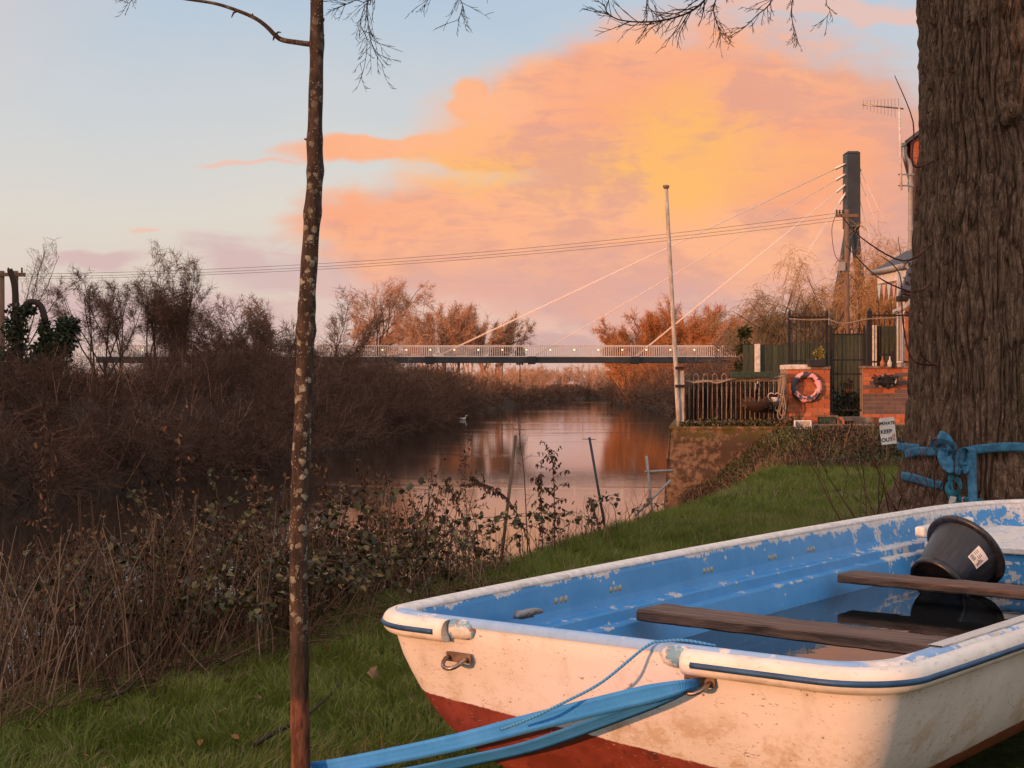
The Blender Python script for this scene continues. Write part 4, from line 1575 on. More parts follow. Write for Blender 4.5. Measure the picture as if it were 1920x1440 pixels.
M['green_board'] = simple_mat('green_board', (0.052, 0.062, 0.040), (0.030, 0.036, 0.024), 5, 0.85, bump=0.4, stretch=(8, 8, 0.8), rnd=0.25)
M['green_paint'] = simple_mat('green_paint', (0.035, 0.055, 0.035), (0.02, 0.03, 0.02), 12, 0.6)
M['white_paint'] = simple_mat('white_paint', (0.72, 0.69, 0.66), (0.58, 0.54, 0.50), 8, 0.55)
M['pole_paint'] = simple_mat('pole_paint', (0.52, 0.47, 0.42), (0.26, 0.21, 0.17), 5, 0.6, stretch=(6, 6, 1))
M['slate'] = simple_mat('slate', (0.062, 0.066, 0.078), (0.038, 0.04, 0.048), 14, 0.6, rnd=0.2, spec=0.3)
M['grey_pvc'] = simple_mat('grey_pvc', (0.34, 0.32, 0.31), (0.24, 0.22, 0.21), 10, 0.5)
M['terracotta'] = simple_mat('terracotta', (0.42, 0.17, 0.085), (0.30, 0.11, 0.06), 12, 0.85)
M['rope_tan'] = simple_mat('rope_tan', (0.36, 0.26, 0.18), (0.20, 0.14, 0.10), 60, 0.9, stretch=(1, 1, 1))
M['old_timber'] = simple_mat('old_timber', (0.22, 0.135, 0.085), (0.10, 0.06, 0.042), 4, 0.85, stretch=(8, 8, 0.7), bump=0.5)
M['bridge_steel'] = simple_mat('bridge_steel', (0.040, 0.047, 0.055), (0.030, 0.035, 0.042), 0.6, 0.5, 0.1)
M['bridge_rail'] = simple_mat('bridge_rail', (0.58, 0.53, 0.49), (0.52, 0.46, 0.43), 2, 0.45, 0.3)
M['cable'] = simple_mat('cable', (0.85, 0.74, 0.66), (0.8, 0.68, 0.6), 2, 0.5)
M['wire'] = simple_mat('wire', (0.06, 0.05, 0.05), None, 2, 0.6)
M['dark_plastic'] = simple_mat('dark_plastic', (0.02, 0.02, 0.022), (0.03, 0.028, 0.028), 20, 0.5)

# ------------------------------------------------------------------ footbridge
YB = 150.0
sB = YB / FPX
bridge = empty('footbridge', W(1603, 690, YB))
tag(bridge, 'slender cable-stayed footbridge with grey mast crossing the river', 'bridge')


def LB(px, py, dy=0.0):
    return W(px, py, YB) + Vector((0, dy, 0)) - bridge.location


dk = MB()
xa, xb = LB(180, 0).x, LB(1500, 0).x
zt, zb_ = LB(0, 669).z, LB(0, 680).z
dk.box(((xa + xb) / 2, 1.5, (zt + zb_) / 2), (xb - xa, 3.0, zt - zb_))
deck = dk.build('deck', M['bridge_steel'], bridge)
MB().box(((xa + xb) / 2, -0.06, zt + 0.03), (xb - xa, 0.10, 0.10)).build('edge_beam', M['bridge_rail'], bridge)
rl = MB()
hr = LB(0, 648).z
for dy in (0.05, 2.95):
    q = []
    xx = xa
    while xx < xb:
        rl.box((xx, dy, (hr + zt) / 2), (0.055, 0.03, hr - zt - 0.04))
        xx += 0.22
o = rl.build('balusters', M['bridge_rail'], bridge)
tag(o, kind='stuff')
for dy in (0.05, 2.95):
    MB().box(((xa + xb) / 2, dy, hr), (xb - xa, 0.08, 0.07)).build('handrail', M['bridge_rail'], bridge)
m, nt, b = new_mat('bridge_lamp')
setb(nt, b, (0.9, 0.8, 0.5), 0.4)
nt._in(b.inputs['Emission Color'], (1.0, 0.82, 0.45))
nt._in(b.inputs['Emission Strength'], 1.3)
M['lamp'] = m
lm = MB().lathe([(0.0, -0.08), (0.07, -0.05), (0.09, 0.0), (0.07, 0.05), (0.0, 0.08)], 8).mesh('lamp')
for k, px in enumerate(range(222, 1420, 45)):
    q = LB(px, 656)
    link_mesh('lamp', lm, M['lamp'], bridge, (q.x, 0.0, q.z))
# brackets where the stays meet the deck
for px in (805, 997, 1191):
    q = LB(px, 673)
    MB().box((0, 0.9, -0.06), (0.75, 2.1, 0.75), taper=1.15).build('stay_bracket', M['bridge_steel'], bridge, loc=(q.x, -0.2, q.z - 0.08))
# mast: closed box head, two legs below
mp = MB()
top, fork = LB(1603, 285).z, LB(1603, 425).z
mp.box((0, 1.5, (top + fork) / 2), (1.42, 1.9, top - fork), taper=0.96)
mp.box((0, 1.5, top + 0.12), (1.5, 2.0, 0.24), taper=0.7)
mast = mp.build('mast_head', M['bridge_steel'], bridge, bevel=0.06)
for (x0, x1, dy) in ((-0.36, -2.25, 1.2), (0.36, 1.95, 1.8)):
    lg = MB()
    vs = []
    for (xx, zz, w_) in ((x0, fork + 0.6, 0.66), (x0 * 1.15, fork - 0.6, 0.66), (x1, LB(0, 700).z, 1.6 if x1 < 0 else 0.62)):
        for sx, sy in ((-1, -1), (1, -1), (1, 1), (-1, 1)):
            vs.append((xx + sx * w_ / 2, dy + sy * 0.6, zz))
    fs = [(0, 1, 5, 4), (1, 2, 6, 5), (2, 3, 7, 6), (3, 0, 4, 7), (4, 5, 9, 8), (5, 6, 10, 9), (6, 7, 11, 10), (7, 4, 8, 11)]
    lg.add(vs, fs).build('mast_leg', M['bridge_steel'], bridge)
stays = [((1589, 305), (808, 672)), ((1589, 325), (998, 670)), ((1589, 345), (1194, 668)), ((1589, 363), (1395, 664)),
         ((1612, 300), (1690, 470)), ((1612, 316), (1668, 470)), ((1612, 345), (1655, 520)), ((1606, 300), (1622, 500))]
for k, (a_, b_) in enumerate(stays):
    for dy in ((0.3, 2.7) if k < 4 else (1.2,)):
        p, q = LB(*a_), LB(*b_)
        p.y, q.y = 1.5 + (dy - 1.5) * 0.25, dy
        MB().tube([p, q], 0.034 if k < 4 else 0.032, 6).build('stay_cable', M['cable'], bridge, True)
    p, q = LB(*a_), LB(*b_)
    dd = (q - p).normalized()
    p.y = 1.4
    MB().tube([p - dd * 0.4, p + dd * 1.0], 0.14, 7).build('cable_socket', M['cable'], bridge, True)
# end pier of the bridge on the right bank
MB().box((LB(1470, 0).x, 1.5, (zb_ - 6) / 2 - 0.5), (1.2, 2.6, 6.0)).build('abutment', M['concrete'], bridge)

# ------------------------------------------------------------------ power line
def telegraph(name, label, px, pytop, Y, r=0.14):
    t = W(px, pytop, Y)
    bz = float(ground_z(np.array([t.x]), np.array([Y]))[0])
    e = empty(name, (t.x, Y, bz))
    tag(e, label, 'pole')
    MB().tube([(0, 0, -0.3), (0, 0, t.z - bz)], [r * 1.15, r * 0.85], 9).build('post', M['old_timber'], e, True)
    return e, t.z - bz


tp, hz = telegraph('telegraph_pole', 'wooden power pole with insulators in front of the bridge mast', 1588, 393, 60.0, 0.11)
MB().box((0, -0.05, hz - 0.25), (0.9, 0.10, 0.12)).build('crossarm', M['old_timber'], tp)
for k, dx in enumerate((-0.42, -0.30, -0.18, 0.16)):
    MB().lathe([(0.0, 0.20), (0.045, 0.17), (0.03, 0.11), (0.05, 0.08), (0.03, 0.03), (0.045, 0.0)], 8).build('insulator', M['dark_plastic'], tp, True, loc=(dx, -0.05, hz - 0.20))
MB().box((-0.22, -0.1, hz - 2.3), (0.22, 0.22, 0.35)).build('switch_box', M['grey_pvc'], tp)
MB().tube(catmull([(-0.42, -0.06, hz - 0.1), (-0.62, -0.06, hz - 0.8), (-0.5, -0.06, hz - 1.8), (-0.2, -0.1, hz - 2.2)], 6), 0.014, 5).build('drop_wire', M['wire'], tp)
hp = empty('power_pole', W(17, 740, 66))
tag(hp, 'twin-legged timber power pole with crossbar behind the ivy at the left edge', 'pole')
for px in (3, 29):
    q = W(px, 740, 66) - hp.location
    tz = W(px, 508, 66).z - hp.location.z
    MB().tube([(q.x, 0, -1), (q.x, 0, tz)], [0.16, 0.13], 8).build('post', M['old_timber'], hp, True)
cz = W(0, 515, 66).z - hp.location.z
MB().box((0, -0.1, cz), (1.5, 0.12, 0.16)).build('crossbar', M['old_timber'], hp)
for dx in (-0.6, 0.0, 0.6):
    MB().lathe([(0.0, 0.24), (0.05, 0.2), (0.03, 0.12), (0.055, 0.08), (0.03, 0.0)], 8).build('insulator', M['dark_plastic'], hp, True, loc=(dx, -0.1, cz + 0.08))
for k, (dx, pyl, pyr) in enumerate(((-0.42, 514, 398), (-0.30, 519, 405), (-0.18, 523, 411))):
    p0, p1 = W(30, pyl, 66), W(1582 + k * 3, pyr, 60)
    pts = [p0.lerp(p1, t / 24) - Vector((0, 0, 4 * 0.55 * (t / 24) * (1 - t / 24))) for t in range(25)]
    o = MB().tube(pts, 0.008, 5).build('overhead_wire', M['wire'])
    tag(o, ('uppermost', 'middle', 'lowest')[k] + ' of the three overhead wires crossing the sky', 'wire', 'overhead wires across the sky')

# ------------------------------------------------------------------ terrace wall
tw = empty('terrace_wall', (2.76, 26.0, 0.0))
tag(tw, 'crumbling brown retaining wall standing in the river below the railings', 'wall')
V, F = [], []
# uneven face, battered outwards at the foot
nu, nv = 90, 46
us, vs_ = np.linspace(-0.01, 6.5, nu), np.linspace(-2.6, 0.555, nv)
U, Vv = np.meshgrid(us, vs_)
off = (fbm(U * 2.2, Vv * 2.2, oct=4, seed=9) - 0.5) * 0.12
Xw = U + np.where(U < 0.01, -(0.56 - Vv) * 0.085, 0) + (fbm(U * 3, Vv * 3, oct=3, seed=12) - 0.5) * 0.05 * (U < 0.05)
Yw = off - (0.56 - Vv) * 0.03
vv = np.stack([Xw.ravel(), Yw.ravel(), Vv.ravel()], 1)
ix = np.arange(nu * nv).reshape(nv, nu)
ff = np.stack([ix[:-1, :-1].ravel(), ix[:-1, 1:].ravel(), ix[1:, 1:].ravel(), ix[1:, :-1].ravel()], 1)
link_mesh('wall_face', np_mesh('wall_face', vv, ff, True), M['old_wall'], tw)
# river side of the same wall
us2 = np.linspace(0.0, 12.0, 40)
U2, V2 = np.meshgrid(us2, vs_)
X2 = U2 * 0.125 - (0.56 - V2) * 0.085 + (fbm(U2 * 2.2, V2 * 2.2, oct=4, seed=19) - 0.5) * 0.12 * (U2 > 0.1)
ix = np.arange(40 * nv).reshape(nv, 40)
ff = np.stack([ix[:-1, 1:].ravel(), ix[:-1, :-1].ravel(), ix[1:, :-1].ravel(), ix[1:, 1:].ravel()], 1)
link_mesh('river_face', np_mesh('river_face', np.stack([X2.ravel(), U2.ravel() - 0.02, V2.ravel()], 1), ff, True), M['old_wall'], tw)
MB().add([(-0.03, -0.04, 0.52), (6.6, -0.04, 0.52), (6.6, 12, 0.52), (1.5, 12, 0.52), (-0.03, -0.04, 0.562), (6.6, -0.04, 0.562), (6.6, 12, 0.562), (1.5, 12, 0.562)], [(3, 2, 1, 0), (4, 5, 6, 7), (0, 1, 5, 4), (3, 0, 4, 7)]).build('coping', M['old_wall'], tw)
TZ = 0.56                      # terrace level
# concrete threshold under the gate
o = MB().box((6.05, 26.95, TZ + 0.075), (0.84, 0.55, 0.15)).build('gate_step', M['concrete'], bevel=0.01)
tag(o, 'low concrete step under the black iron gate', 'step')
o = MB().box((6.35, 26.02, TZ - 0.04), (2.6, 0.22, 0.16)).build('kerb_stone', M['concrete'], bevel=0.02)
tag(o, 'long concrete kerb along the top of the ivy bank', 'kerb')


# ------------------------------------------------------------------ brickwork
BL, BH, BD, JT = 0.215, 0.065, 0.10, 0.010


def brick_wall(name, label, x0, x1, yf, z0, z1, depth, rule, cat='pier', seed=0, parent=None, side=False, group=None):
    """front face of separate bricks over a mortar core"""
    rng = random.Random(seed)
    e = parent
    if e is None:
        e = empty(name, ((x0 + x1) / 2, yf + depth / 2, z0))
        tag(e, label, cat, group)
    ox_, oy_, oz_ = e.location if parent is None else (0, 0, 0)
    MB().box(((x0 + x1) / 2 - ox_, yf + depth / 2 + 0.006 - oy_, (z0 + z1) / 2 - oz_), (x1 - x0 - 0.014, depth, z1 - z0)).build('mortar_core', M['mortar'], e)
    meshes = {}
    nrow = int(round((z1 - z0) / (BH + JT)))
    for r in range(nrow):
        zc = z0 + (r + 0.5) * (z1 - z0) / nrow
        x = x0 - (0.0 if r % 2 == 0 else (BL + JT) / 2)
        while x < x1 - 0.02:
            a_, b_ = max(x, x0), min(x + BL, x1)
            if b_ - a_ > 0.03:
                L = round(b_ - a_, 2)
                if L not in meshes:
                    meshes[L] = MB().box((0, 0, 0), (L, BD, BH)).mesh('brick')
                mat = rule(r, nrow, rng)
                me = meshes[L]
                key = (L, mat.name)
                if key not in meshes:
                    me2 = me.copy()
                    me2.materials.clear()
                    me2.materials.append(mat)
                    meshes[key] = me2
                o = link_mesh('brick', meshes[key], None, e, ((a_ + b_) / 2 - ox_, yf + BD / 2 - 0.004 - rng.uniform(0, 0.007) - oy_, zc - oz_), (rng.uniform(-0.006, 0.006), rng.uniform(-0.008, 0.008), rng.uniform(-0.01, 0.01)))
            x += BL + JT
    return e


XP = lambda px, Y: (px - 960) / FPX * Y
YP = 26.75
pier = brick_wall('brick_pier', 'square red brick pier carrying the pink tyre ring', XP(1476, YP), XP(1556, YP), YP, TZ, 1.56, 0.72,
                  lambda r, n, g: M['brick_red'], seed=1)
pl = pier.location
MB().box((-0.17, -0.0, 1.56 - TZ + 0.045), (0.42, 0.80, 0.085)).build('coping_stone', M['white_stone'], pier, bevel=0.012)
MB().box((0.22, 0.0, 1.56 - TZ + 0.028), (0.35, 0.78, 0.055)).build('coping_stone', M['concrete'], pier, bevel=0.01)
wallR = brick_wall('brick_wall', 'low brick wall of red over dark blue bricks beside the big trunk', XP(1621, YP), XP(1740, YP), YP + 0.05, TZ - 0.1, 1.58, 0.34,
                   lambda r, n, g: (M['brick_blue'] if 4 <= r < 9 else (M['brick_red'] if g.random() < 0.93 or r < 4 else M['brick_blue'])), cat='wall', seed=2)
MB().box((0, 0, 1.58 - TZ + 0.1 + 0.022), (XP(1740, YP) - XP(1621, YP) + 0.04, 0.42, 0.045)).build('coping_stone', M['concrete'], wallR, bevel=0.01)

# tyre ring on the pier
m, nt, b = new_mat('flaked_pink')
co = nt.coord('Object')
n = nt.noise(co, 6, 6, 0.64, 0.6)
n2 = nt.noise(co, 3, 3, 0.5)
col = nt.mix(nt.ss(nt.m('ADD', nt.m('MULTIPLY', n, 0.75), nt.m('MULTIPLY', n2, 0.25)), 0.50, 0.515), (0.045, 0.045, 0.05), (0.78, 0.33, 0.34))
setb(nt, b, col, 0.7, normal=nt.bump(n, 0.5, 0.006))
M['pink_flake'] = m
q = W(1512, 726, YP - 0.07)
o = MB().torus((0, 0, 0), 0.222, 0.058, (0, -1, 0.06), 36, 12).build('tyre_ring', M['pink_flake'], None, True, loc=q)
tag(o, 'dark tyre ring with flaking pink paint hung on the brick pier', 'tyre')


# ------------------------------------------------------------------ railings
def hoop_rail(e, x0, n, pitch, z0, z1, y, r, mat, hoop_r, rails):
    """bow-top railing: bars as pairs joined by a hoop"""
    loc = e.location
    bar = None
    for k in range(n):
        xa_ = x0 + k * 2 * pitch
        for j in (0, 1):
            x = xa_ + j * pitch - loc.x
            if bar is None:
                bar = MB().tube([(0, 0, z0 - loc.z), (0, 0, z1 - loc.z)], r, 6).mesh('bar', True)
            link_mesh('bar', bar, mat, e, (x, y - loc.y, 0))
        if k == 0:
            hp_ = MB()
            hp_.tube([(pitch / 2 * math.cos(a), 0, z1 - loc.z + hoop_r * math.sin(a)) for a in np.linspace(0, PI, 9)], r, 6)
            hm = hp_.mesh('hoop', True)
        link_mesh('hoop', hm, mat, e, (xa_ + pitch / 2 - loc.x, y - loc.y, 0))
    L = (n * 2 - 1) * pitch
    for z in rails:
        MB().box((x0 + L / 2 - loc.x, y + 0.0 - loc.y, z - loc.z), (L + pitch * 0.9, 0.012, 0.03)).build('rail', mat, e)


yr = 26.45
e = empty('rusty_railing', ((XP(1280, yr) + XP(1470, yr)) / 2, yr, TZ))
tag(e, 'rusty bow-topped railing on the terrace wall beside the white pole', 'railing')
npair = 11
pit = (XP(1468, yr) - XP(1283, yr)) / (npair * 2 - 1)
hoop_rail(e, XP(1283, yr), npair, pit, TZ - 0.02, TZ + 0.86, yr, 0.0085, M['rust_iron'], 0.062, (TZ + 0.80, TZ + 0.07))
for px in (1280.5, 1471):
    MB().box((XP(px, yr) - e.location.x, 0.02, 0.46), (0.05, 0.05, 0.94)).build('post', M['rust_iron'], e)
M['bark_black'] = attr_mat('dark_brushwood', [(0, (0.012, 0.010, 0.009)), (0.8, (0.04, 0.028, 0.022)), (1, (0.10, 0.06, 0.045))])
# brushwood screen and dry stems behind the bars
A = []
rng = random.Random(15)
for k in range(420):
    x = rng.uniform(XP(1282, 26.7), XP(1472, 26.7))
    A.append((x, 26.72 + rng.uniform(-0.05, 0.09), TZ, x + rng.gauss(0, 0.05), 26.72 + rng.uniform(-0.06, 0.09), TZ + rng.uniform(0.45, 0.90), rng.uniform(0.006, 0.013), 0.005))
o = link_mesh('brushwood_screen', seg_mesh('brushwood_screen', np.array(A), 4, seed=3), M['bark_black'])
tag(o, 'dark brushwood screen standing behind the rusty railing', 'screen', kind='stuff')

yk = 27.0
XPk = lambda px: XP(px, yk)


def black_panel(name, label, pxa, pxb, ptop, pbot, n, thick, cat='railing', rails=(0.10, 0.93), hoop=0.07, group=None):
    z0, z1 = W(0, pbot, yk).z, W(0, ptop, yk).z
    e = empty(name, ((XPk(pxa) + XPk(pxb)) / 2, yk, z0))
    tag(e, label, cat, group)
    pitch = (XPk(pxb) - XPk(pxa)) / (n * 2 - 1)
    hoop_rail(e, XPk(pxa), n, pitch, z0, z1 - hoop, yk, 0.0085, M['black_iron'], hoop, [z0 + (z1 - z0) * f_ for f_ in rails])
    for (pp, w_) in thick:
        MB().box((XPk(pp) - e.location.x, 0.0, (z1 - z0) / 2), (w_, w_, z1 - z0)).build('post', M['black_iron'], e)
        MB().lathe([(0.0, 0.07), (0.018, 0.05), (0.024, 0.03), (w_ * 0.6, 0.0)], 8).build('finial', M['black_iron'], e, True, loc=(XPk(pp) - e.location.x, 0, z1 - z0))
    return e


black_panel('iron_railing', 'black bow-topped iron railing on top of the square brick pier', 1485, 1543, 588, 687, 4, ((1480, 0.045), (1550, 0.05)))
black_panel('iron_gate', 'black bow-topped iron gate between the two brick walls', 1563, 1616, 616, 771, 4, ((1558, 0.05), (1620, 0.035)), cat='gate', rails=(0.012, 0.45, 0.62, 0.93))
black_panel('iron_railing', 'black bow-topped iron railing on the low brick wall by the trunk', 1640, 1704, 584, 689, 4, ((1630, 0.085), (1706, 0.04)))
# rope strung between the railings
pts = catmull([W(1480, 598, 26.96), W(1520, 600, 26.96), W(1551, 599, 26.95), W(1575, 606, 26.95), W(1600, 604, 26.95), W(1629, 598, 26.95), W(1680, 596, 26.95), W(1708, 596, 26.95)], 6)
o = MB().tube(pts, 0.011, 6).build('rope', M['rope_tan'], None, True)
tag(o, 'pale rope strung slackly between the tops of the black railings', 'rope')
pts = catmull([W(1281, 713, 26.40), W(1300, 717, 26.38), W(1330, 715, 26.38), W(1345, 718, 26.38), W(1372, 711, 26.38), W(1400, 709, 26.38), W(1440, 710, 26.38), W(1472, 704, 26.38)], 6)
o = MB().tube(pts, 0.018, 6).build('rope', M['rope_tan'], None, True)
tag(o, 'old grey rope draped along the top of the rusty railing', 'rope')
rb = MB()
for k, (dx, lo) in enumerate(((-4, 772), (1, 786), (5, 780))):
    rb.tube(catmull([W(1466 + dx, 706, 26.40 - k * 0.02), W(1464 + dx, 735, 26.39 - k * 0.02), W(1468 + dx, 765, 26.38 - k * 0.02), W(1464 + dx, lo, 26.38), W(1457 + dx, lo - 6, 26.37), W(1461 + dx, 755, 26.36), W(1467 + dx, 720, 26.36), W(1467 + dx, 706, 26.38)], 6), 0.013, 6)
o = rb.build('rope_hank', M['rope_tan'], None, True)
tag(o, 'hank of tan rope hanging at the corner of the rusty railing', 'rope')

# flower box on the railing, heart hanger, moss basket
o = MB().box((0, 0, 0), (XP(1450, 26.3) - XP(1371, 26.3), 0.16, 0.11)).build('window_box', M['green_paint'], None, loc=W(1410, 703, 26.33), bevel=0.008)
tag(o, 'long green trough hooked over the rusty railing', 'planter')
hh_ = empty('heart_hanger', W(1452, 746, 26.36))
tag(hh_, 'white wire heart with a small pot hung on the rusty railing', 'ornament')
hp_ = [(0.115 * (16 * math.sin(t) ** 3) / 16, 0, 0.115 * (13 * math.cos(t) - 5 * math.cos(2 * t) - 2 * math.cos(3 * t) - math.cos(4 * t)) / 16) for t in np.linspace(0, 2 * PI, 41)]
MB().tube(hp_, 0.008, 6, False).build('heart_frame', M['white_stone'], hh_, True)
MB().lathe([(0.0, -0.085), (0.045, -0.085), (0.06, 0.0), (0.053, 0.0), (0.0, -0.01)], 14).build('pot', M['white_paint'], hh_, True, loc=(0, -0.02, 0.01))
M['dark_flower'] = attr_mat('dark_flower', [(0, (0.05, 0.008, 0.012)), (1, (0.16, 0.02, 0.03))])
link_mesh('flowers', leaf_mesh('flowers', ball_points(60, (0, -0.02, 0.035), (0.05, 0.04, 0.025), 2), 0.03, 3), M['dark_flower'], hh_)
bk = empty('hanging_basket', W(1421, 757, 26.3))
tag(bk, 'dark moss basket of dead plants hung on the rusty railing', 'basket')
MB().lathe([(0.0, -0.16), (0.12, -0.14), (0.21, -0.06), (0.24, 0.03), (0.2, 0.03), (0.0, 0.0)], 16).build('bowl', M['twig_dark'], bk, True)
A = []
for k in range(260):
    a_ = rng.random() * 2 * PI
    r_ = rng.uniform(0.02, 0.23)
    l_ = rng.uniform(0.06, 0.2)
    A.append((math.cos(a_) * r_, math.sin(a_) * r_ * 0.7, 0.0, math.cos(a_) * (r_ + l_ * 0.9), math.sin(a_) * (r_ + l_ * 0.6) * 0.7, rng.uniform(-0.1, 0.13), 0.004, 0.003))
link_mesh('dead_plants', seg_mesh('dead_plants', np.array(A), 3, seed=2), M['twig_brown'], bk)

# white flagpole leaning on the wall corner with its iron clamp
fp = empty('flagpole', W(1273, 800, 26.2))
tag(fp, 'tall thin weathered white pole standing at the corner of the terrace wall', 'pole')
tip = W(1249, 352, 26.2) - fp.location
MB().tube([tip * (k / 12) for k in range(13)], [0.042 - 0.010 * k / 12 for k in range(13)], 10).build('pole', M['pole_paint'], fp, True)
MB().lathe([(0.0, 0.05), (0.05, 0.045), (0.06, 0.02), (0.05, 0.0), (0.035, -0.02)], 12).build('cap', M['rust_iron'], fp, True, loc=tip)
for py in (690, 724):
    q = W(1272, py, 26.2) - fp.location
    MB().box((q.x * 1.0 + 0.02, 0.02, q.z), (0.16, 0.14, 0.05)).build('clamp', M['black_iron'], fp)
MB().box((0.05, 0.05, 0.48), (0.075, 0.075, 1.0)).build('timber_stub', M['pole_paint'], fp)

# things standing in front of the pier
sk = empty('stone_sink', W(1505, 808, 25.75), 0.0)
tag(sk, 'white butler sink tipped forward on the bank below the brick pier', 'sink')
mb = MB()
w_, d_, h_, t_ = 0.30, 0.22, 0.13, 0.025
mb.box((0, 0, 0.012), (w_, d_, 0.025))
for sx in (-1, 1):
    mb.box((sx * (w_ / 2 - t_ / 2), 0, h_ / 2 + 0.025), (t_, d_, h_))
    mb.box((0, sx * (d_ / 2 - t_ / 2), h_ / 2 + 0.025), (w_ - 2 * t_ + 0.002, t_, h_))
so = mb.build('basin', M['white_paint'], sk, rot=(0.75, 0.0, -0.12), bevel=0.008)
MB().lathe([(0.0, 0.03), (0.022, 0.03), (0.022, 0.026)], 10).build('drain', M['dark_plastic'], so, loc=(0.05, -0.03, 0.0))
o = empty('green_trough', W(1550, 801, 26.2))
tag(o, 'dark green plastic trough with a board on top, in front of the step', 'planter')
MB().box((0, 0, 0.09), (0.27, 0.2, 0.18), taper=1.06).build('trough', M['green_paint'], o, bevel=0.01)
MB().box((0, 0, 0.195), (0.36, 0.24, 0.025)).build('board', M['old_timber'], o)
o = empty('terracotta_pot', W(1575, 801, 26.2))
tag(o, 'small arched terracotta planter beside the green trough', 'pot')
mb = MB()
for sx in (-1, 1):
    mb.box((sx * 0.05, 0, 0.06), (0.035, 0.12, 0.12))
mb.tube([(0.05 * math.cos(a_), 0, 0.11 + 0.045 * math.sin(a_)) for a_ in np.linspace(0, PI, 9)], 0.028, 6)
mb.box((0, 0.03, 0.012), (0.13, 0.06, 0.022))
mb.build('arch', M['terracotta'], o, bevel=0.004)
for k, px in enumerate((1587, 1595)):
    o = MB().lathe([(0.0, 0.0), (0.04, 0.0), (0.05, 0.10), (0.056, 0.10), (0.056, 0.115), (0.045, 0.115), (0.04, 0.09), (0.0, 0.09)], 12).build('flower_pot', M['dark_plastic'], None, True, loc=W(px, 801, 26.2))
    tag(o, ('left', 'right')[k] + ' of two small black pots by the terracotta planter', 'pot', 'black pots')
o = empty('wall_planter', W(1660, 716, YP - 0.06))
tag(o, 'black wire manger with ragged lining on the low brick wall', 'planter')
mb = MB()
prof = []
for k in range(17):
    a_ = PI * k / 16
    prof.append((-0.22 * math.cos(a_), -0.14 * math.sin(a_), 0.0))
vs, fs = [], []
for (x, y, z) in prof:
    vs += [(x, y, 0.085), (x * 0.95, y * 0.8, -0.02), (x * 0.75, y * 0.35, -0.09)]
for k in range(16):
    for j in range(2):
        fs.append((k * 3 + j, k * 3 + 3 + j, k * 3 + 4 + j, k * 3 + 1 + j))
mb.add(vs, fs)
mb.build('manger', M['dark_plastic'], o)
link_mesh('lining', leaf_mesh('lining', np.array([(rng.uniform(-0.2, 0.2), -0.09 + rng.uniform(-0.06, 0.05), rng.uniform(-0.07, 0.1)) for _ in range(110)]), 0.07, 9), attr_mat('black_lining', [(0, (0.012, 0.012, 0.013)), (0.85, (0.03, 0.03, 0.032)), (1.0, (0.35, 0.3, 0.27))], 0.35, 0.5), o)
# pots along the top of the pier and the wall
o = empty('trough_planter', W(1530, 688, 26.72))
tag(o, 'dark trough with a yellow-green shrub on top of the brick pier', 'planter')
MB().box((0, 0, 0.07), (0.31, 0.18, 0.13), taper=1.05).build('trough', M['dark_plastic'], o, bevel=0.008)
M['yellow_leaf'] = attr_mat('yellow_leaf', [(0, (0.10, 0.09, 0.02)), (0.6, (0.22, 0.17, 0.03)), (1, (0.32, 0.24, 0.05))], 0.6, 0.3)
link_mesh('shrub', leaf_mesh('shrub', ball_points(160, (0.06, 0, 0.22), (0.1, 0.08, 0.12), 8), 0.045, 3), M['yellow_leaf'], o)
o = empty('table_lantern', W(1662, 688, 26.75))
tag(o, 'black metal stand with two pale bottles on the low brick wall', 'ornament')
for dx in (-0.07, 0.06):
    MB().lathe([(0.0, 0.0), (0.04, 0.0), (0.045, 0.08), (0.012, 0.14), (0.012, 0.19), (0.0, 0.19)], 10).build('bottle', M['terracotta'] if dx < 0 else M['white_stone'], o, True, loc=(dx, 0, 0))
MB().box((0, 0, 0.22), (0.26, 0.05, 0.03)).build('crosspiece', M['black_iron'], o)
MB().box((0.12, 0, 0.13), (0.06, 0.06, 0.30)).build('upright', M['black_iron'], o)
o = MB().lathe([(0.0, 0.0), (0.05, 0.0), (0.06, 0.08), (0.066, 0.08), (0.066, 0.1), (0.0, 0.1)], 12).build('flower_pot', M['white_paint'], None, True, loc=W(1687, 688, 26.75))
tag(o, 'small white pot at the trunk end of the low brick wall', 'pot')
# orange pot hung inside the gate
o = empty('orange_planter', W(1591, 732, 27.6))
tag(o, 'orange pot of dead plants seen through the black gate', 'pot')
MB().lathe([(0.0, -0.05), (0.06, -0.05), (0.09, 0.03), (0.0, 0.03)], 12).build('pot', M['terracotta'], o, True)
link_mesh('plant', leaf_mesh('plant', ball_points(90, (0, 0, 0.1), (0.12, 0.1, 0.1), 4), 0.05, 3), M['twig_brown'], o)
MB().tube([(0, 0, -0.05), (0, 0, -0.75)], 0.012, 6).build('stake', M['black_iron'], o)
sb = empty('evergreen_shrub', (XP(1585, 28), 28.0, TZ))
tag(sb, 'dark evergreen shrub at the foot of the fence behind the gate', 'shrub')
link_mesh('crown', leaf_mesh('crown', ball_points(900, (0, 0, 0.35), (0.45, 0.3, 0.38), 6), 0.07, 3), M['ivy'], sb)
MB().tube([(0, 0, 0), (0, 0, 0.3)], 0.02, 6).build('trunk', M['bark'], sb)

